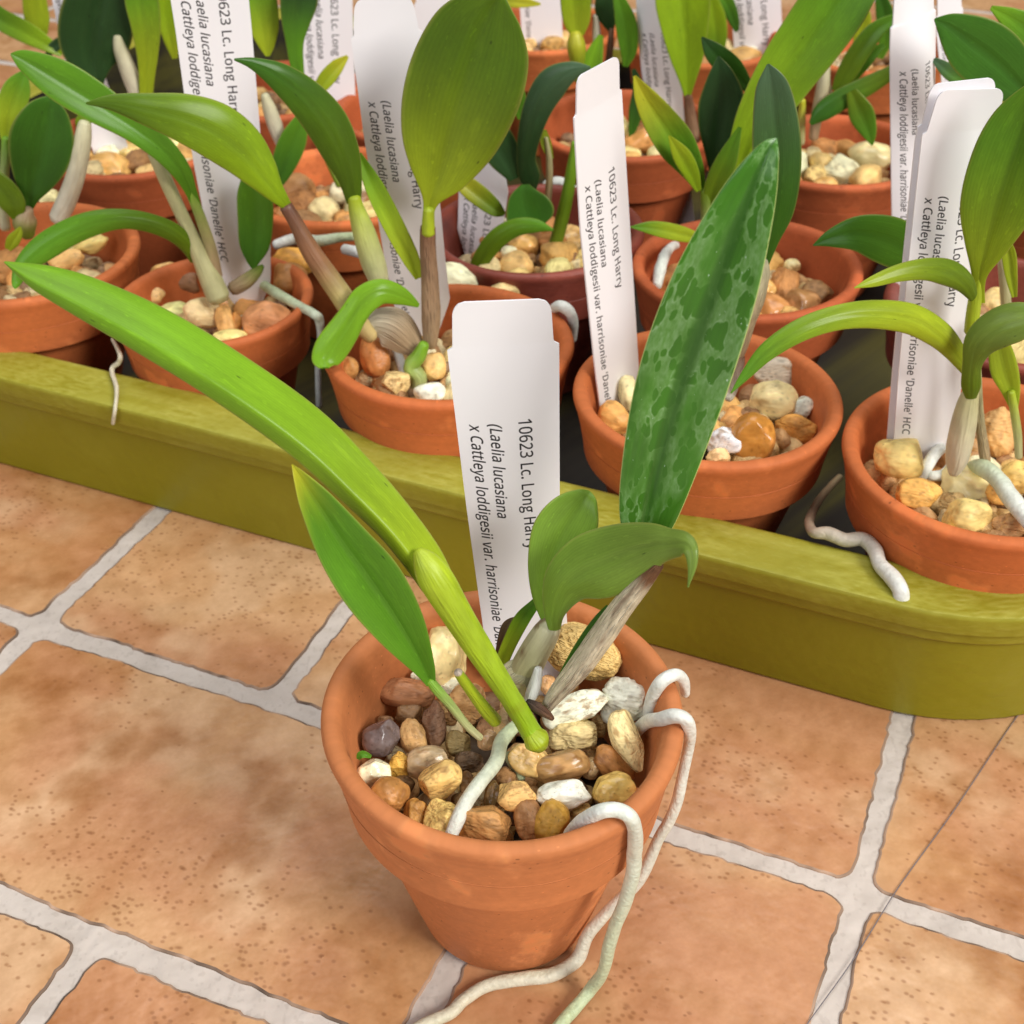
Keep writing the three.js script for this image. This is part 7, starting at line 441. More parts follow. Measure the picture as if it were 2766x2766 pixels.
function tileTex(k) {
  return tex(768, 768, (x, y) => {
    const X = x * 2, Y = y * 2, o = k * 13.7;
    const b = fbm(X * 2.3 + o, Y * 2.3, 3, 5), r = fbm(X * 1.2 + 40 + o, Y * 2.2, 6, 4), g = fbm(X * 3 + 80 + o, Y * 3, 9, 4);
    let c = [.785, .605, .43];
    const m1 = smooth(.40, .74, b) * .8; c = [mix(c[0], .70, m1), mix(c[1], .475, m1), mix(c[2], .285, m1)];          // ochre fire marks
    const m2 = smooth(.5, .72, r) * .8; c = [mix(c[0], .735, m2), mix(c[1], .515, m2), mix(c[2], .36, m2)];            // rose bloom
    const m3 = smooth(.54, .72, g) * .6; c = [mix(c[0], .83, m3), mix(c[1], .68, m3), mix(c[2], .53, m3)];          // pale bloom
    const m4 = smooth(.60, .80, fbm(X * 3.4 + 9 + o, Y * 3.8, 17, 6)) * .5; c = [mix(c[0], .56, m4), mix(c[1], .335, m4), mix(c[2], .155, m4)];
    const dens = smooth(.38, .68, fbm(X * 2.6 + o, Y * 2.6 + 7, 30, 3));
    // small stretched pits in the glaze
    const wx = x * 26 + fbm(X * 6, Y * 6, 2, 2) * 1.2 + o, wy = y * 40 + fbm(X * 6, Y * 6, 5, 2) * 1.2; const [d, , id] = worley(wx, wy);
    const p = .75 * (1 - smooth(.02, .08 + id * .20, d)) * (id < .06 + .66 * dens * dens ? 1 : 0) * (.25 + .45 * hash(Math.floor(id * 9999), k, 2));
    const [d2, , id2] = worley(x * 70 + o, y * 90); const q = (1 - smooth(.1, .34, d2)) * (id2 < .45 * dens ? .3 : 0);
    const s = clamp(Math.max(p, q) * 1.25); c = [mix(c[0], .47, s), mix(c[1], .29, s), mix(c[2], .16, s)];
    const f = (fbm(x * 240, y * 240, 3, 2) - .5) * .03 + (fbm(x * 34 + o, y * 34, 13, 4) - .5) * .13;
    return [c[0] + f, c[1] + f, c[2] + f];
  });
}
const tileBump = tex(512, 512, (x, y) => .5 + .6 * (fbm(x * 8, y * 8, 3, 4) - .5) + .14 * (fbm(x * 90, y * 90, 5, 2) - .5), false);
const tileRough = tex(512, 512, (x, y) => .62 + .5 * (fbm(x * 12, y * 12, 8, 4) - .5), false);
const tileMats = [0, 1, 2, 3, 4].map(k => new THREE.MeshPhysicalMaterial({ map: tileTex(k), bumpMap: tileBump, bumpScale: .0009, roughness: .62, roughnessMap: tileRough, specularIntensity: .7, color: 0xffffff }));
const edgeMat = new THREE.MeshStandardMaterial({ color: new THREE.Color().setRGB(.56, .36, .24), roughness: .8, map: tex(256, 64, (x, y) => .55 + .9 * (fbm(x * 40, y * 8, 2, 4) - .3)) });
const groutMat = new THREE.MeshStandardMaterial({
  map: tex(1024, 1024, (x, y) => { const f = fbm(x * 30, y * 30, 1, 5), p = smooth(.66, .74, fbm(x * 260, y * 190, 4, 2)) * .3, b = smooth(.6, .75, fbm(x * 60, y * 22, 9, 3)) * .12, v = .755 + .10 * (f - .5) - p * .12 - b * .10; return [v + .022, v - .024, v - .066]; }),
  bumpMap: tex(512, 512, (x, y) => fbm(x * 70, y * 70, 2, 4), false), bumpScale: .0007, roughness: .95 });

const trayTex = k => tex(1024, 1024, (x, y) => {
  const b = fbm(x * 5, y * 5, 1, 4), f = fbm(x * 70, y * 70, 3, 3);
  let c = [.53 + .02 * (b - .5), .50 + .02 * (b - .5), .085];
  const dust = clamp(k * (.30 + .55 * (fbm(x * 7 + 3, y * 40, 7, 6) - .45) + .5 * (fbm(x * 60, y * 160, 5, 3) - .5) * smooth(.35, .65, fbm(x * 6, y * 16, 15, 3))) + (1 - k) * .05 * smooth(.5, .7, fbm(x * 7, y * 9, 5, 4)));
  c = [mix(c[0], .80, dust), mix(c[1], .80, dust), mix(c[2], .48, dust)];
  const sc = (.15 + .85 * k) * .12 * smooth(.68, .74, fbm(x * 50 + y * 60, y * 300 - x * 40, 2, 2));
  c = c.map((v, i) => mix(v, [.80, .79, .58][i], sc) + (.012 + .03 * k) * (f - .5)); return c;
});
const trayBump = tex(512, 512, (x, y) => fbm(x * 60, y * 60, 3, 3), false);
const trayMat = new THREE.MeshPhysicalMaterial({ map: trayTex(0), roughness: .40, bumpMap: trayBump, bumpScale: .00012, specularIntensity: .7 });
const trayRimMat = new THREE.MeshPhysicalMaterial({ map: trayTex(1), roughness: .5, bumpMap: trayBump, bumpScale: .00015, specularIntensity: .6 });
const trayLipMat = new THREE.MeshPhysicalMaterial({ map: trayTex(.5), roughness: .5, bumpMap: trayBump, bumpScale: .00015, specularIntensity: .6 });
const trayShadeDirtMat = new THREE.MeshStandardMaterial({ map: tex(512, 512, (x, y) => { const d = smooth(.35, .6, fbm(x * 9, y * 9, 3, 5)), f = fbm(x * 60, y * 60, 1, 3); return [mix(.30, .15, d) + .06 * (f - .5), mix(.28, .13, d) + .06 * (f - .5), mix(.08, .085, d) + .04 * (f - .5)]; }), roughness: .7 });  // inside of tray: shade between the pots painted in as dark colour, with mottled dirt

const leafMap = tex(512, 1024, (x, y) => {
  const st = fbm(x * 60, y * 5, 3, 3), b = fbm(x * 4, y * 7, 8, 4), f = fbm(x * 70, y * 130, 5, 2);
  let v = .90 + .04 * (st - .5) + .16 * (b - .5) + .05 * (f - .5) + .018 * Math.sin(x * 150 + 2 * st);
  const pale = hash(Math.floor(x * 150), Math.floor(y * 300), 4) > .9982 ? .12 : 0;
  const film = smooth(.68, .80, fbm(x * 7 + 5, y * 12, 21, 4)) * .07;
  const [sa, , si] = worley(x * 7, y * 14), scar = si > .93 ? (1 - smooth(.03, .10, sa)) * .3 : 0; v -= scar; const fk = smooth(.765, .80, fbm(x * 30 + 2 * fbm(x * 12, y * 20, 3, 2), y * 52, 61, 3)) * .22; return [v + pale + film + fk, v + pale + film * .9 + fk, v + pale + film * 1.5 + fk];
});
const leafBump = tex(512, 1024, (x, y) =>   .5 + .16 * (fbm(x * 46, y * 3, 2, 3) - .5) + .3 * (fbm(x * 10, y * 14, 6, 3) - .5), false);
const leafMat = new THREE.MeshPhysicalMaterial({ vertexColors: true, map: leafMap, bumpMap: leafBump, bumpScale: .00018, roughness: .75, transmission: .16, thickness: 0, specularIntensity: .4, clearcoat: .26, clearcoatRoughness: .24, side: THREE.DoubleSide });
// hard-water film dried on one leaf: pale sheet broken by rounded clear islands
const spotMap = tex(768, 2048, (x, y) => {
  const wq = (fbm(x * 9, y * 38, 4, 3) - .5) * .55, wr = (fbm(x * 9, y * 38, 9, 3) - .5) * .55;
  const [a, , id] = worley(x * 4.6 + wq, y * 17 + wr), [a2, , id2] = worley(x * 9.5 + wq + 9, y * 36 + wr + 4);
  const sz = .15 + id * .27, sz2 = .16 + id2 * .16, isl = Math.max(1 - smooth(sz - .02, sz + .05, a), (1 - smooth(sz2, sz2 + .06, a2)) * (id2 > .62 ? 1 : 0));
  const ring = smooth(sz - .005, sz + .03, a) * (1 - smooth(sz + .035, sz + .10, a));
  const mid = 1 - smooth(.035, .12, Math.abs(x - .52 - .015 * Math.sin(y * 7)));
  const cover = smooth(.28, .56, fbm(x * 3.2, y * 9, 33, 4)) * (1 - .78 * mid) * (.85 + 1.1 * (fbm(x * 40, y * 150, 12, 4) - .48));
  const film = clamp(cover * (1 - isl) * .34 + ring * cover * .16 * (1 - isl));
  const n = 1 + .10 * (fbm(x * 30, y * 8, 3, 3) - .5) + .3 * (fbm(x * 4, y * 9, 8, 3) - .5);
  let c = [.235 * n, .44 * n, .085 * n]; c = c.map((q, i) => mix(q, [.17, .335, .07][i], mid * .7));
  c = c.map((q, i) => mix(q, [.72, .80, .72][i], film));
  const fleck = smooth(.86, .88, fbm(x * 46, y * 150, 44, 3)); c = c.map((q, i) => mix(q, [.88, .95, .92][i], fleck * .8));
  const e = smooth(.968, .99, Math.abs(x - .5) * 2); return c.map((q, i) => mix(q, [.72, .77, .46][i], e));
});
const spotMat = new THREE.MeshPhysicalMaterial({ map: spotMap, bumpMap: leafBump, bumpScale: .00015, roughness: .6, specularIntensity: .5, clearcoat: .4, clearcoatRoughness: .2, side: THREE.DoubleSide });
const stemMap = tex(256, 512, (x, y) => { const v = .88 + .16 * (fbm(x * 26, y * 6, 3, 3) - .5) * .4 + .14 * (fbm(x * 5, y * 8, 6, 4) - .5) + .04; return [v, v, v]; });
const stemMat = new THREE.MeshPhysicalMaterial({ vertexColors: true, map: stemMap, bumpMap: tex(256, 256, (x, y) => fbm(x * 40, y * 6, 2, 3), false), bumpScale: .0002, roughness: .5, clearcoat: .15, clearcoatRoughness: .4 });
const dryMat = new THREE.MeshPhysicalMaterial({ vertexColors: true, map: stemMap, bumpMap: tex(256, 256, (x, y) => fbm(x * 50, y * 8, 7, 3), false), bumpScale: .0006, roughness: .85 });
const rootMat = new THREE.MeshPhysicalMaterial({ vertexColors: true, map: tex(256, 512, (x, y) => { const v = .93 + .14 * (fbm(x * 8, y * 30, 3, 4) - .5); return [v, v + .004, v - .006]; }), bumpMap: tex(256, 512, (x, y) => fbm(x * 14, y * 50, 4, 4), false), bumpScale: .00018, roughness: .42, specularIntensity: .6 });
const stoneBumps = [
  tex(256, 256, (x, y) => fbm(x * 14, y * 14, 2, 4), false),
  tex(256, 256, (x, y) => fbm(x * 24, y * 24, 4, 4), false),
  tex(256, 256, (x, y) => { const [a, b] = worley(x * 10, y * 10); return clamp(b - a) * .5 + .5 * fbm(x * 20, y * 20, 5, 3); }, false),
  tex(256, 256, (x, y) => fbm(x * 8, y * 8, 7, 3), false),
  tex(256, 256, (x, y) => { const [a] = worley(x * 14, y * 14); return .5 * fbm(x * 18, y * 18, 9, 4) + .5 * a; }, false),
  tex(512, 512, (x, y) => { const [a] = worley(x * 34 + 2 * fbm(x * 20, y * 20, 3, 2), y * 34); return smooth(.15, .5, a); }, false)];
const stoneMats = stoneBumps.map((b, k) => new THREE.MeshPhysicalMaterial({ vertexColors: true, bumpMap: b, bumpScale: [.0002, .00035, .00022, .00015, .0004, .00016][k], roughness: [.42, .55, .52, .24, .6, .75][k], specularIntensity: k === 3 ? 1 : .6 }));

// ------------------------------------------------------------------ floor: grout bed with one mesh per tile
const TRAY = { a0: -335, a1: 111, c0: -398, c1: -81.2 };
{
  const floor = new THREE.Mesh(new THREE.PlaneGeometry(2.6, 2.2).rotateX(-Math.PI / 2), groutMat);
  { const uv = floor.geometry.attributes.uv, p = floor.geometry.attributes.position; for (let i = 0; i < uv.count; i++) uv.setXY(i, p.getX(i) / .22, p.getZ(i) / .22); }
  top(floor, 'floor'); floor.position.set(0, -.00042, -.55); tag(floor, 'floor of square terracotta tiles with wide pale grout joints', null, null, 'structure');
  const rows = []; for (let k = -11; k <= 2; k++) rows.push(k);
  const c0 = -28.5, pc = 68.4, a0 = -141.6, pa = 68.9, G = 2.4;
  for (const k of rows) {
    const y0 = c0 + (k - 1) * pc, y1 = y0 + pc;                               // row k spans y0..y1 (across)
    let j = -12;
    while (j < 14) {
      let w = 1; const x0 = a0 + j * pa + (k >= 2 ? 2.2 : 0);
      if (k === 1 && j === 0) w = 2; else if ((k < -4 || k > 2) && rnd() < .25) w = 2;
      const x1 = x0 + w * pa; j += w;
      const ctr = W((x0 + x1) / 2, (y0 + y1) / 2);
      if (x0 > TRAY.a0 - 5 && x1 < TRAY.a1 - 12 && y0 > TRAY.c0 && y1 < TRAY.c1 - 5) continue;      // under the tray
      const dz = ctr[2] - camMM[2], dx = ctr[0] - camMM[0]; if (dz > -60 && y0 > 110) continue;
      const spread = .75 * (-dz * .8 + 160) + 170; if (Math.abs(dx) > spread) continue;                 // never in view
      const near = k > -3, seg = near ? 46 : 10, sh = new THREE.Shape(), X0 = x0 + G, X1 = x1 - G, Y0 = y0 + G, Y1 = y1 - G, r = 2.6 + rnd() * 1.6, so = rnd() * 99;
      const pts = []; const side = (ax, ay, bx, by, n) => { for (let i = 0; i < n; i++) pts.push([mix(ax, bx, i / n), mix(ay, by, i / n)]); };
      const arc = (cx, cy, t0) => { for (let i = 0; i < 6; i++) { const t = t0 + i / 6 * Math.PI / 2; pts.push([cx + r * Math.cos(t), cy + r * Math.sin(t)]); } };
      side(X0 + r, Y0, X1 - r, Y0, seg * w); arc(X1 - r, Y0 + r, -Math.PI / 2); side(X1, Y0 + r, X1, Y1 - r, seg); arc(X1 - r, Y1 - r, 0);
      side(X1 - r, Y1, X0 + r, Y1, seg * w); arc(X0 + r, Y1 - r, Math.PI / 2); side(X0, Y1 - r, X0, Y0 + r, seg); arc(X0 + r, Y0 + r, Math.PI);
      const amp = near ? 1 : .4;
      const q = pts.map(([x, y]) => { const n1 = (fbm(x * .05 + so, y * .05, 1, 3) - .5) * 2.0 * amp + (vnoise(x * .55 + so, y * .55, 3) - .5) * .8 * amp, n2 = (fbm(x * .05 + so, y * .05, 7, 3) - .5) * 2.0 * amp + (vnoise(x * .55, y * .55 + so, 5) - .5) * .8 * amp; return new THREE.Vector2(x + n1, y + n2); });
      sh.setFromPoints(q);
      const g = new THREE.ExtrudeGeometry(sh, { depth: 3, bevelEnabled: true, bevelThickness: .3, bevelSize: .55, bevelOffset: -.55, bevelSegments: 3, curveSegments: 2 });
      // shape (x along, y across) -> floor
      const p = g.attributes.position, uv = g.attributes.uv, ou = rnd() * 5, ov = rnd() * 5, fl = rnd() < .5 ? -1 : 1, tilt = (rnd() - .5) * .0035;
      for (let i = 0; i < p.count; i++) { const x = p.getX(i), y = p.getY(i), z = p.getZ(i), [wx, , wz] = W(x, y); p.setXYZ(i, wx * MM, (z - 3.3 + (x - x0) * tilt * .1) * MM, wz * MM); uv.setXY(i, fl * x / 140 + ou, y / 140 + ov); }
      g.scale(1, 1, 1); { const ix = g.index; if (!ix) { // mirrored axes: flip winding
        const a = p.array, b = uv.array; for (let i = 0; i < p.count; i += 3) { for (let c = 0; c < 3; c++) { const t = a[(i + 1) * 3 + c]; a[(i + 1) * 3 + c] = a[(i + 2) * 3 + c]; a[(i + 2) * 3 + c] = t; } for (let c = 0; c < 2; c++) { const t = b[(i + 1) * 2 + c]; b[(i + 1) * 2 + c] = b[(i + 2) * 2 + c]; b[(i + 2) * 2 + c] = t; } } } }
      g.computeVertexNormals();
      const m = new THREE.Mesh(g, [tileMats[Math.floor(rnd() * 5)], edgeMat]); m.name = numbered('tile'); m.position.set(-floor.position.x, -floor.position.y, -floor.position.z); floor.add(m);
    }
  }
  shadows(floor);
}
// ------------------------------------------------------------------ green plastic tray
{
  const g = new THREE.Group(); top(g, 'plant_tray'); tag(g, 'long olive green plastic tray holding rows of potted orchids', 'tray');
  const [bx, , bz] = W((TRAY.a0 + TRAY.a1) / 2, (TRAY.c0 + TRAY.c1) / 2); g.position.set(bx * MM, 0, bz * MM);
  const loft = (prof, name, mat, close) => {
    const pos = [], uv = [], idx = []; const nC = 14, rings = [];
    let arcLen = 0;
    prof.forEach(([o, y], k) => {
      if (k) arcLen += Math.hypot(o - prof[k - 1][0], y - prof[k - 1][1]);
      const r = Math.max(3, 52 + o), xs = [TRAY.a0 - o, TRAY.a1 + o], ys = [TRAY.c0 - o, TRAY.c1 + o], ring = [];
      const cor = [[xs[1] - r, ys[1] - r, 0], [xs[0] + r, ys[1] - r, 1], [xs[0] + r, ys[0] + r, 2], [xs[1] - r, ys[0] + r, 3]];
      cor.forEach(([cx, cy, q], ci) => {
        for (let i = 0; i <= nC; i++) { const t = (q + i / nC) * Math.PI / 2; ring.push([cx + r * Math.cos(t), cy + r * Math.sin(t)]); }
        const nx = cor[(ci + 1) % 4], e = ring[ring.length - 1], q2 = (ci + 1) * Math.PI / 2, s = [nx[0] + r * Math.cos(q2), nx[1] + r * Math.sin(q2)];
        for (let i = 1; i < 40; i++) ring.push([mix(e[0], s[0], i / 40), mix(e[1], s[1], i / 40)]);
      });
      ring.push(ring[0]); rings.push(ring);
      ring.forEach(([a, c], i) => {
        const wob = .35 * (fbm(a * .02, c * .02, y * .01, 2) - .5) * Math.min(1, y / 20);
        const [x, , z] = W(a, c + wob); pos.push(x * MM - g.position.x, y * MM, z * MM - g.position.z);
        uv.push((a + c * .37) / 120, (arcLen + c * .05) / 120);
      });
    });
    const n = rings[0].length;
    for (let k = 0; k < rings.length - 1; k++) for (let i = 0; i < n - 1; i++) { const a = k * n + i, b = a + 1, c = a + n, d = c + 1; idx.push(a, b, c, b, d, c); }
    if (close) { const k = (rings.length - 1) * n; for (let i = 1; i < n - 2; i++) idx.push(k, k + i, k + i + 1); }
    const geo = meshOf(pos, uv, idx); part(g, name, geo, mat);
  };
  loft([[-1.2, .6], [-.4, .1], [0, .9], [.35, 13], [.75, 25.2]], 'wall', trayMat);
  loft([[.75, 25.2], [1.0, 25.8], [1.9, 26.0], [2.25, 26.6], [2.35, 29.2], [2.5, 29.8], [3.6, 30.0], [4.3, 30.6], [4.4, 34.6], [4.3, 35.2], [4.0, 35.6]], 'lip', trayLipMat);
  loft([[4.0, 35.6], [3.4, 35.85], [-3, 36.1], [-8.6, 36.2], [-9.9, 35.8], [-10.6, 34.8]], 'rim', trayRimMat);
  loft([[-10.6, 34.8], [-11.2, 25], [-12.2, 6], [-12.6, 3.2], [-14, 2.0], [-48, 2.0]], 'inner_wall', trayShadeDirtMat, true);
  shadows(g);
}
function pebbleGeo(e, detail, so) {
  const g0 = new THREE.IcosahedronGeometry(1, detail); g0.deleteAttribute('normal'); const uvA = g0.attributes.uv; g0.deleteAttribute('uv'); const g = mergeVertices(g0, 1e-5);
  const p = g.attributes.position, col = [], uv = [], k = e.k, B = e.c, planes = [];
  const nPl = [4, 6, 9, 7, 4, 3][k]; let sd = so * 7919 + 13; const rr = () => { sd = (sd * 1664525 + 1013904223) >>> 0; return sd / 4294967296; };
  for (let i = 0; i < nPl; i++) { const z = rr() * 2 - 1, t = rr() * 6.283, q = Math.sqrt(1 - z * z); planes.push([q * Math.cos(t), q * Math.sin(t), z, (k === 2 ? .58 : .66) + rr() * .26]); }
  const egg = [(rr() - .5) * .5, (rr() - .5) * .4];
  for (let i = 0; i < p.count; i++) {
    const v = [p.getX(i), p.getY(i), p.getZ(i)]; let R = 1; 
    const pw = [2.15, 2.3, 2.5, 2.2, 2.2, 2.3][k]; R = 1 / Math.pow(Math.pow(Math.abs(v[0]), pw) + Math.pow(Math.abs(v[1]), pw) + Math.pow(Math.abs(v[2]), pw), 1 / pw) * .97;
    for (const [a, b, c, d] of planes) { const s = v[0] * a + v[1] * b + v[2] * c; if (s > 0) { const lim = d / s; if (lim < R + .10) { const bw = k === 0 || k === 4 ? .2 : .09, h = clamp((R - lim) / bw + .5); R = mix(R, lim, h) - bw * .5 * h * (1 - h); } } }
    const eg = 1 + egg[0] * v[0] + egg[1] * v[1]; R *= eg;
    const x = v[0] + so * 3.1, y = v[1] + so * 1.7, z = v[2];
    R *= 1 + [.22, .26, .14, .16, .34, .22][k] * (fbm(x * 1.4, y * 1.4, z * 1.4, 3) - .5) * 2 * .8;
    if (k === 1) R *= 1 + .06 * (fbm(x * 5, y * 5, z * 5, 3) - .5);
    if (k === 4) R *= 1 + .20 * (fbm(x * 3.6, y * 3.6, z * 3.6, 3) - .5);
    let c = B.map((q, w) => Math.min(.9, q * [1.32, 1.40, 1.26][w] + .012)), n = fbm(x * 1.8, y * 1.8, z * 1.8, 4), f = fbm(x * 9, y * 9, z * 9, 3), m = .56 + .92 * n + .3 * (f - .5);
    if (k === 5) { const h = fbm(x * 13, y * 13, z * 13, 2); const pit = smooth(.55, .68, h); R *= 1 - .045 * pit; c = [mix(c[0], .40, pit * .6), mix(c[1], .22, pit * .6), mix(c[2], .05, pit * .6)]; }
    if (k === 2) { const s = smooth(.54, .68, fbm(x * 2.6 + 9, y * 2.6, z * 4, 4)); c = [mix(c[0], .36, s * .7), mix(c[1], .185, s * .7), mix(c[2], .06, s * .7)]; const cr = smooth(.04, .0, Math.abs(fbm(x * 2.2, y * 2.2 + 5, z * 2.2, 3) - .5)) * .35; m *= 1 - cr; R *= 1 - .03 * cr; }
    if (k === 3) { const s = smooth(.5, .7, fbm(x * 2.2 + 4, y * 2.2, z * 2.2, 4)); c = c.map((q, w) => mix(q, q * [1.5, 1.45, 1.4][w] + .04, s * .7)); const s2 = smooth(.58, .72, fbm(x * 3 + 14, y * 3, z * 3, 3)); c = c.map((q, w) => mix(q, q * [.62, .5, .4][w], s2 * .7)); }
    if (k === 4) { const s = smooth(.52, .7, fbm(x * 3 + 4, y * 3, z * 3, 4)); c = c.map((q, w) => mix(q, q * [.55, .5, .48][w], s * .6)); }
    if (k === 1 || k === 0) { const s = smooth(.56, .72, fbm(x * 2.4 + 24, y * 2.4, z * 2.4, 4)); c = c.map((q, w) => mix(q, q * [.5, .42, .36][w], s * .55)); const s2 = smooth(.62, .75, fbm(x * 3.4 + 4, y * 3.4, z * 3.4, 3)); c = c.map((q, w) => mix(q, q * 1.3 + .03, s2 * .6)); }
    const sp = hash(i, Math.round(so * 10), 3) > .985 ? .62 : 1; m *= sp;
    R *= 1.06; p.setXYZ(i, v[0] * R * e.s[0] * MM, v[1] * R * e.s[1] * MM, v[2] * R * e.s[2] * MM);
    col.push(...c.map(q => q * m)); uv.push(.5 + Math.atan2(v[0], -v[2] + 1e-6) / 6.283 * (.4 + e.s[0] / 6), .5 + v[1] * .45 * (.4 + e.s[1] / 6));
  }
  g.setAttribute('color', new THREE.Float32BufferAttribute(col, 3)); g.setAttribute('uv', new THREE.Float32BufferAttribute(uv, 2)); g.computeVertexNormals(); return g;
}
let gritGeo;
{ // fine dark gravel below the pebbles, one shape for every pot
  const pos = [], uv = [], idx = [], col = [], NR = 16, NA = 56;
  for (let i = 0; i <= NR; i++) for (let j = 0; j < NA; j++) { const r = 23.8 * i / NR, t = j / NA * 6.28318, x = r * Math.cos(t), z = r * Math.sin(t), n = fbm(x * .35, z * .35, 3, 3); pos.push(x * MM, (31 + 4 * (n - .5)) * MM, z * MM); uv.push(x / 40, z / 40); const c = .03 + .05 * fbm(x * .8, z * .8, 8, 2); col.push(c * 1.5, c, c * .6); }
  for (let i = 0; i < NR; i++) for (let j = 0; j < NA; j++) { const a = i * NA + j, b = i * NA + (j + 1) % NA, c = a + NA, d = b + NA; idx.push(a, b, c, b, d, c); }
  const list = [meshOf(pos, uv, idx, col)];
  for (let i = 0; i < 90; i++) { const r = 23.0 * Math.sqrt(rnd()), t = rnd() * 6.283, s = 1.8 + rnd() * 1.9, c = [[.40, .21, .09], [.30, .15, .07], [.52, .33, .15], [.20, .11, .06], [.55, .42, .26], [.44, .27, .12]][i % 6]; const g = pebbleGeo({ k: i % 4, c, s: [s * 1.2, s, s * .9] }, 4, 500 + i); g.rotateX(rnd() * 6); g.rotateY(rnd() * 6); g.translate(r * Math.cos(t) * MM, (32 + rnd() * 3.6) * MM, r * Math.sin(t) * MM); g.deleteAttribute('normal'); g.computeVertexNormals(); list.push(g); }
  gritGeo = mergeGeometries(list);
}
// ------------------------------------------------------------------ clay pots
function potProfile(R, hs) {
  const rim = [[26.3, 36.2], [27.4, 36.0], [28.5, 36.0], [28.9, 36.3], [29.1, 37.0], [29.4, 40], [30.0, 44.0], [30.05, 44.3], [29.93, 44.6], [30.1, 45], [31.2, 50.5], [31.9, 53.0], [32.0, 54.0], [31.7, 54.9], [30.9, 55.4], [29.8, 55.4], [28.9, 54.8], [28.2, 53.4], [27.6, 50]];
  const body = [[0, .01], [15.5, .01], [16.8, .4], [17.4, 1.3], [20.4, 13], [23.4, 25], [25.6, 34.5], [26.1, 36.2]], inner = [[27.6, 50], [26.6, 44], [24.4, 34], [20, 18], [16, 5], [14, 3.6], [0, 3.4]];
  return [rim, body.concat(), inner].map(l => l.map(([r, y]) => new THREE.Vector2(r * R * MM, y * hs * MM)));
}
function lathe(pts, sg, wob) {
  const g = new THREE.LatheGeometry(pts, sg, 0, Math.PI * 2), p = g.attributes.position, uv = g.attributes.uv;
  for (let i = 0; i < p.count; i++) {
    const x = p.getX(i), y = p.getY(i), z = p.getZ(i), t = Math.atan2(z, x), k = 1 + .006 * wob * Math.sin(2 * t + wob) + .004 * Math.sin(3 * t + wob * 4) ;
    p.setXYZ(i, x * k, y + y * .010 * Math.sin(t + wob * 3) , z * k); uv.setXY(i, uv.getX(i), y / .06);
  }
  g.computeVertexNormals();
  // join the seam normals
  const n = g.attributes.normal, m = pts.length; for (let j = 0; j < m; j++) { const a = j, b = sg * m + j; const v = new THREE.Vector3(n.getX(a) + n.getX(b), n.getY(a) + n.getY(b), n.getZ(a) + n.getZ(b)).normalize(); n.setXYZ(a, v.x, v.y, v.z); n.setXYZ(b, v.x, v.y, v.z); }
  return g;
}
function makePot(o) {
  const g = new THREE.Group(); top(g, 'clay_pot'); g.position.set(o.x * MM, o.y * MM, o.z * MM); g.rotation.y = o.id === 'M' ? 2.3 : rnd() * 6.28;
  const [rim, body, inner] = potProfile(o.R, o.hs), m = clayMats[o.tint], w = .5 + rnd() * .7;
  const curve = (a, n) => new THREE.SplineCurve(a).getPoints(n);
  part(g, 'rim', lathe(curve(rim, 70), 144, w), m); part(g, 'body', lathe(body, 144, w), m); part(g, 'inner_wall', lathe(inner, 96, w), m);
  tag(g, o.label, 'flower pot', o.id === 'M' ? null : 'terracotta pots in the tray'); shadows(g);
  const bed = new THREE.Mesh(gritGeo, stoneMats[1]); top(bed, 'potting_grit'); bed.position.set(o.x * MM, o.y * MM, o.z * MM); bed.scale.set(o.R, o.hs * (o.id === 'M' ? 1 : 1.22), o.R); bed.rotation.y = rnd() * 6.28;
  tag(bed, 'fine dark gravel under the pebbles in ' + o.nm, 'gravel', null, 'stuff'); shadows(bed);
}
for (const o of POTS) makePot(o);
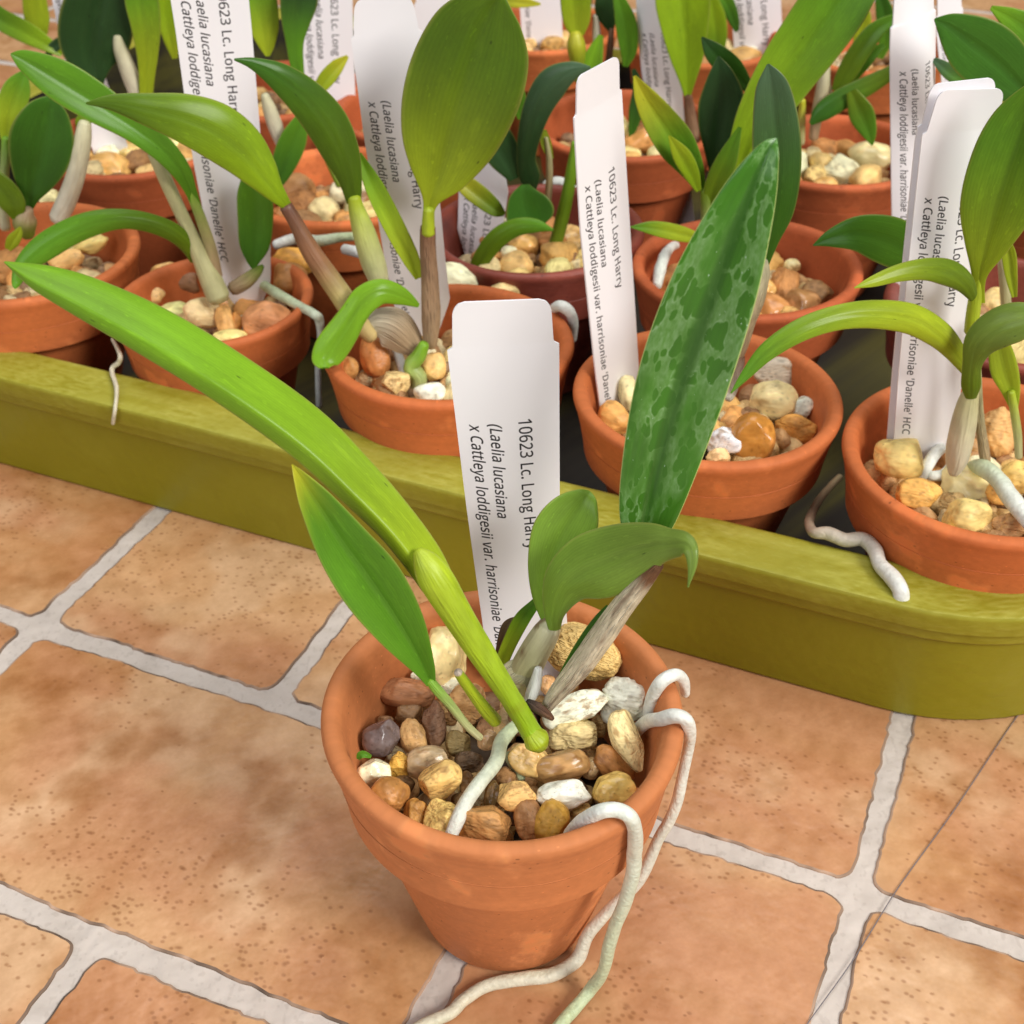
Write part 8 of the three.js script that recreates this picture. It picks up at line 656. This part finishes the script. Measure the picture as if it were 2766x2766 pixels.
// ------------------------------------------------------------------ leaves, stems and roots
function leafGeo(e, base) {
  const P = e.p, NU = e.big ? 56 : 30, NV = e.big ? 22 : 14, th = (e.thick || (e.n === 'dry_sheath' || e.n === 'green_stripe' ? .35 : 1.25)), pos = [], uv = [], col = [], idx = [];
  const so = P[0][0] * 1.3 + P[0][2], dry = e.n === 'dry_sheath'; let len = 0, prev = null;
  const row = [];
  for (let i = 0; i <= NU; i++) {
    const t = i / NU, r = cr(P, t), r2 = cr(P, Math.min(1, t + .01)), r0 = cr(P, Math.max(0, t - .01));
    const T = norm(sub(r2, r0)), S0 = [r[3], r[4], r[5]], S = norm(sub(S0, T.map(v => v * dot(S0, T)))); let N = norm(cross(S, T));
    if (dot(N, sub(camMM, r)) < 0) N = N.map(v => -v);
    if (prev) len += Math.hypot(...sub(r, prev)); prev = r; row.push({ t, r, S, N, len, hw: Math.max(.15, r[6]) });
  }
  const face = s => {
    const o0 = pos.length / 3;
    for (const { t, r, S, N, len, hw } of row) for (let j = 0; j <= NV; j++) {
      const v = -Math.cos(j / NV * Math.PI), av = Math.abs(v);                               // denser at the edges
      const wave = hw * .035 * (fbm(len * .06 + so, v * 1.2, 2, 2) - .5) * (e.big ? 1.5 : 1) * av;
      const groove = -Math.min(.5, hw * .06) * (e.v0 ? 0 : 1) * Math.exp(-(v * v) / .006) * (e.n === 'leaf' ? 1 : 0);
      const h = e.cup * hw * Math.pow(Math.abs(v - (e.v0 || 0)) + .02, e.pw || 1.5) + wave + groove + s * th * .5 * Math.sqrt(Math.max(0, 1 - av * av * av * av)) * Math.min(1, hw / 3);
      for (let k = 0; k < 3; k++) pos.push((r[k] + S[k] * hw * v + N[k] * h - base[k]) * MM);
      uv.push(v * .5 + .5, e.spotted ? t : len / 90 + so * .013);
      const n = fbm(len * .05 + so, v * 1.3, 4, 3), n2 = fbm(len * .25 + so, v * 3, 9, 3), f = 1.0 + .34 * (n - .5) + .12 * (n2 - .5);
      const edge = smooth(.93, .995, av) * (dry ? 0 : .55), rib = Math.exp(-(v * v) / .0022) * .22;
      const A = e.c[0], B = e.c[1], c = [0, 1, 2].map(k => mix(A[k], B[k], e.tipc ? smooth(.62, .98, t + .25 * (n - .5)) : smooth(0.05, .7, t)) * f);
      const yel = [.50, .50, .10]; for (let k = 0; k < 3; k++) col.push(mix(mix(c[k], c[k] * .62, rib), yel[k] * .8, edge));
    }
    const n = NV + 1; for (let i = 0; i < NU; i++) for (let j = 0; j < NV; j++) { const a = o0 + i * n + j, b = a + 1, c = a + n, d = c + 1; s > 0 ? idx.push(a, b, c, b, d, c) : idx.push(a, c, b, b, c, d); }
  };
  face(1); face(-1);
  // orientation: make the first face look along N
  const g = meshOf(pos, uv, idx, col);
  const nm = g.attributes.normal, mid = Math.floor(NU / 2) * (NV + 1) + Math.floor(NV / 2), N = row[Math.floor(NU / 2)].N;
  if (nm.getX(mid) * N[0] + nm.getY(mid) * N[1] + nm.getZ(mid) * N[2] < 0) { const ix = g.index.array; for (let i = 0; i < ix.length; i += 3) { const q = ix[i]; ix[i] = ix[i + 1]; ix[i + 1] = q; } g.computeVertexNormals(); }
  return g;
}
function tubeGeo(e, base) {
  const P = e.p; let L = 0; for (let i = 1; i < P.length; i++) L += Math.hypot(...sub(P[i], P[i - 1]));
  const NU = Math.max(12, Math.min(e.root ? 150 : 64, Math.round(L / (e.root ? .8 : 1.0)))), NA = e.big ? 28 : 20, pos = [], uv = [], col = [], idx = [], so = P[0][0] + P[0][2] * 2;
  let ref = [0.3, 1, 0.2], len = 0, prev = null;
  const C = e.c, nC = C.length - 1;
  for (let i = 0; i <= NU + 4; i++) {
    const ii = i - 2, t = clamp(ii / NU), r = cr(P, t), T = norm(sub(cr(P, Math.min(1, t + .012)), cr(P, Math.max(0, t - .012))));
    const cap = ii < 0 ? -ii : ii > NU ? ii - NU : 0, dirS = ii < 0 ? -1 : 1; let R = Math.max(.12, r[3]);
    const off = cap ? R * (cap === 1 ? .45 : .6) * dirS : 0, k = cap === 1 ? .72 : cap === 2 ? .02 : 1;
    const A = norm(sub(ref, T.map(v => v * dot(ref, T)))), B = cross(T, A); ref = A;
    if (prev && !cap) len += Math.hypot(...sub(r, prev)); if (!cap) prev = r;
    const bumpy = e.root ? .15 : e.rough ? .16 : e.n === 'pseudobulb' ? .05 : .03;
    for (let j = 0; j <= NA; j++) {
      const a = j / NA * Math.PI * 2, ca = Math.cos(a), sa = Math.sin(a), px = ca * .8 + so, py = sa * .8;
      let q = R * k * (1 + bumpy * 2 * (fbm(px + len * .02, py + 5, len * (e.root ? .2 : .15), 2) - .5));
      if (e.node && !cap) q *= 1 + .07 * Math.exp(-Math.pow((t - .30) / .012, 2)) - .03 * Math.exp(-Math.pow((t - .33) / .02, 2)) + .05 * smooth(.86, .99, t);
      if (e.stripe) q *= 1 + .05 * Math.sin(a * 11 + so);
      for (let c = 0; c < 3; c++) pos.push((r[c] + A[c] * ca * q + B[c] * sa * q + T[c] * off - base[c]) * MM);
      uv.push(j / NA, len / 24 + so * .1);
      const x = t * nC, n0 = Math.min(nC - 1, Math.floor(x)), f = smooth(0, 1, x - n0); let c = [0, 1, 2].map(w => mix(C[n0][w], C[n0 + 1][w], f));
      let m = 1.0 + .3 * (fbm(px * 1.5 + 3, py * 1.5, len * .22, 3) - .5);
      if (e.stripe) { const s = smooth(.2, .9, Math.sin(a * 11 + so + .4 * Math.sin(len * .2))) * .45, br = smooth(.58, .72, fbm(px * 3, py * 3, len * .12 + 30, 4)) * .8; c = [mix(c[0], .36, s * .8), mix(c[1], .29, s * .8), mix(c[2], .17, s * .8)]; c = [mix(c[0], .20, br * .8), mix(c[1], .10, br * .8), mix(c[2], .05, br * .8)]; if (t > .8) { const z = smooth(.82, .92, t + .1 * (fbm(px * 3, py * 3, 2, 2) - .5)); c = [mix(c[0], .22, z), mix(c[1], .10, z), mix(c[2], .04, z)]; } }
      if (e.spots) { const s = smooth(.62, .72, fbm(px * 3, py * 3, len * .35 + 11, 3)) * .75; c = [mix(c[0], .20, s), mix(c[1], .09, s), mix(c[2], .03, s)]; }
      if (e.n === 'shoot' && t > .94) c = [.62, .5, .4];
      if (e.root) { const gN = smooth(.5, .75, fbm(px, py, len * .06 + 7, 2)) * .18; c = [mix(c[0], .56, gN), mix(c[1], .66, gN), mix(c[2], .40, gN)]; m = .98 + .16 * (fbm(px * 2, py * 2, len * .5, 3) - .5); }
      if (e.node && Math.abs(t - .318) < .012) c = c.map((v, w) => v * [.92, .82, .7][w]);
      col.push(c[0] * m, c[1] * m, c[2] * m);
    }
  }
  const n = NA + 1; for (let i = 0; i < NU + 4; i++) for (let j = 0; j < NA; j++) { const a = i * n + j, b = a + 1, c = a + n, d = c + 1; idx.push(a, b, c, b, d, c); }
  const g = meshOf(pos, uv, idx, col);
  const nn = g.attributes.normal; for (let i = 0; i <= NU + 4; i++) { const a = i * n, b = a + NA, v = new THREE.Vector3(nn.getX(a) + nn.getX(b), nn.getY(a) + nn.getY(b), nn.getZ(a) + nn.getZ(b)).normalize(); nn.setXYZ(a, v.x, v.y, v.z); nn.setXYZ(b, v.x, v.y, v.z); }
  return g;
}
for (const p of PLANTS) {
  const g = new THREE.Group(); top(g, 'orchid_plant'); g.position.set(p.base[0] * MM, (p.base[1] + 44) * MM, p.base[2] * MM); tag(g, p.label, 'orchid', p.id === 'M' ? null : 'orchid seedlings in the tray');
  const b = [p.base[0], p.base[1] + 44, p.base[2]];
  for (const e of p.parts) {
    if (e.t === 'leaf') { const m = part(g, e.n, leafGeo(e, b), e.spotted ? spotMat : e.n === 'dry_sheath' ? dryMat : leafMat); if (e.spotted) m.userData.label = 'dark green leaf covered with dried water spots'; }
    else part(g, e.n, tubeGeo({ ...e, big: p.id === 'M' }, b), e.root ? rootMat : e.rough || e.stripe ? dryMat : stemMat);
  }
  shadows(g);
}
// ------------------------------------------------------------------ printed name tags
const tagMat = (() => {
  const cv = document.createElement('canvas'); cv.width = 256; cv.height = 2048; const c = cv.getContext('2d');
  c.fillStyle = '#f6f3f5'; c.fillRect(0, 0, 256, 2048); c.fillStyle = '#1d1b1d'; c.textBaseline = 'alphabetic';
  const line = (s, x, y, size, it) => { c.save(); c.translate(x, y); c.rotate(Math.PI / 2); c.font = `${it ? 'italic ' : ''}${size}px sans-serif`; c.scale(.95, 1); c.fillText(s, 0, 0); c.lineWidth = .7; c.strokeStyle = '#1d1b1d'; c.strokeText(s, 0, 0); c.restore(); };
  line('10623 Lc. Long Harry', 154, 322, 46, false); line('(Laelia lucasiana', 82, 330, 42, true); line("x Cattleya loddigesii var. harrisoniae 'Danelle' HCC", 32, 330, 42, true);
  const t = new THREE.CanvasTexture(cv); t.colorSpace = THREE.SRGBColorSpace; t.anisotropy = 8; return new THREE.MeshPhysicalMaterial({ map: t, roughness: .42, specularIntensity: .5 });
})();
const plainMat = new THREE.MeshPhysicalMaterial({ color: 0xf6f3f5, roughness: .42 });
TAGS.forEach((e, ti) => {
  const P = e.p; let L = 0; const acc = [0]; for (let i = 1; i < P.length; i++) { L += Math.hypot(...sub(P[i], P[i - 1])); acc.push(L); }
  const at = s => { let i = 0; while (i < P.length - 2 && acc[i + 1] < s) i++; const f = (s - acc[i]) / (acc[i + 1] - acc[i]); return P[i].map((v, k) => mix(v, P[i + 1][k], f)); };
  const ex = 14, tot = L + ex, wid = P[1][6];                            // goes on into the gravel
  const ss = []; for (let i = 0; i <= 8; i++) ss.push(2.6 * i / 8); for (const s of [4, 6, 7.6, 8.0, 8.15, 8.5, 8.9]) ss.push(s); for (let i = 1; i <= 40; i++) ss.push(mix(9, tot, i / 40));
  const wf = s => { if (s < 2.6) { const q = (2.6 - s) / 2.6; return .66 + .22 * Math.sqrt(1 - q * q); } if (s < 7.9) return .88 + (s - 2.6) * .004; if (s < 8.6) return mix(.905, 1, smooth(7.9, 8.55, s)); if (s > tot - 12) return mix(1, .25, (s - tot + 12) / 12); return 1; };
  const pos = [], uv = [], idx = [], th = .38, base = P[P.length - 1]; const NC = 10; const front = [], back = [];
  const dirN = (() => { const a = at(L * .3), T = norm(sub(at(L * .4), a)), S = [a[3], a[4], a[5]]; let N = norm(cross(S, T)); if (dot(N, sub(camMM, a)) < 0) N = N.map(v => -v); return N; })();
  const grid = (sg) => {
    const o0 = pos.length / 3;
    ss.forEach(s => {
      const a = s <= L ? at(s) : (() => { const u = at(L), v = at(L - 5), d = norm(sub(u, v)); return u.map((q, k) => k < 3 ? q + d[k] * (s - L) : q); })();
      for (let j = 0; j <= NC; j++) {
        const v = (j / NC * 2 - 1), w = a[6] * wf(s) * (s < 9 ? wid / Math.max(a[6], .1) * (a[6] / wid) : 1), cur = (e.bend || .35) * (1 - v * v) * smooth(0, 20, s) ;
        for (let k = 0; k < 3; k++) pos.push((a[k] + a[3 + k] * w * v + dirN[k] * (sg * th / 2 + cur) - base[k]) * MM);
        uv.push(.5 + .5 * v * wf(s), 1 - s / (140 * wid / 9.2 * (ti ? 1.14 : 1.03)));
      }
    });
    const n = NC + 1; for (let i = 0; i < ss.length - 1; i++) for (let j = 0; j < NC; j++) { const a = o0 + i * n + j, b = a + 1, c = a + n, d = c + 1; sg > 0 ? idx.push(a, b, c, b, d, c) : idx.push(a, c, b, b, c, d); }
    return o0;
  };
  const f0 = grid(1), nF = pos.length / 3, nIdxF = idx.length; const b0 = grid(-1);
  const nIdxB = idx.length, n = NC + 1, m = ss.length; const link = (a, b) => { const k = pos.length / 3; [a, b].forEach(i => { for (const o of [f0, b0]) { for (let c = 0; c < 3; c++) pos.push(pos[(o + i) * 3 + c]); uv.push(.5, .98); } }); idx.push(k, k + 1, k + 2, k + 1, k + 3, k + 2); };
  for (let i = 0; i < m - 1; i++) { link(i * n, (i + 1) * n); link(i * n + NC, (i + 1) * n + NC); } for (let j = 0; j < NC; j++) link(j, j + 1);
  const g = meshOf(pos, uv, idx); g.addGroup(0, nIdxF, 0); g.addGroup(nIdxF, idx.length - nIdxF, 1);
  // left of the print must lie at the viewer's left
  { const r0 = at(0), S = [r0[3], r0[4], r0[5]], F = CAM.fwd, right = cross(F, CAM.up); if (dot(S, right) < 0) { const u = g.attributes.uv; for (let i = 0; i < u.count; i++) u.setX(i, 1 - u.getX(i)); } }
  { const nm = g.attributes.normal, k = 30 * n + 5; if (nm.getX(k) * dirN[0] + nm.getY(k) * dirN[1] + nm.getZ(k) * dirN[2] < 0) { const ix = g.index.array; for (let i = 0; i < ix.length; i += 3) { const q = ix[i]; ix[i] = ix[i + 1]; ix[i + 1] = q; } g.computeVertexNormals(); } }
  const me = new THREE.Mesh(g, [tagMat, plainMat]); top(me, 'plant_tag'); me.position.set(base[0] * MM, base[1] * MM, base[2] * MM); tag(me, e.label, 'name tag', ti ? 'white printed tags in the tray' : null); shadows(me);
});
// ------------------------------------------------------------------ pebbles, one mesh each
PEBBLES.forEach((e, i) => {
  const m = new THREE.Mesh(pebbleGeo(e, i < NMAIN ? (e.k === 5 ? 26 : 17) : e.group ? 6 : 10, i + 1), stoneMats[e.k]);
  const A = new THREE.Vector3(...e.a), B = new THREE.Vector3(...e.b), Cc = new THREE.Vector3().crossVectors(A, B);
  m.quaternion.setFromRotationMatrix(new THREE.Matrix4().makeBasis(A, B, Cc)); m.position.set(e.x[0] * MM, e.x[1] * MM, e.x[2] * MM);
  top(m, 'pebble'); tag(m, e.label, 'pebble', e.group || (i < NMAIN ? 'pebbles in the front pot' : 'large pebbles in the tray pots')); shadows(m);
});
{ // a dark hair-thin thread lying across the tiles
  const c = new THREE.CatmullRomCurve3(THREAD.map(v => new THREE.Vector3(v[0] * MM, v[1] * MM, v[2] * MM)));
  const m = new THREE.Mesh(new THREE.TubeGeometry(c, 80, .00011, 6), new THREE.MeshStandardMaterial({ color: new THREE.Color().setRGB(.17, .15, .16), roughness: .7 })); top(m, 'thread'); tag(m, 'thin dark thread lying straight across the tiles at the lower right', 'thread'); shadows(m);
}
renderer.render(scene, camera);
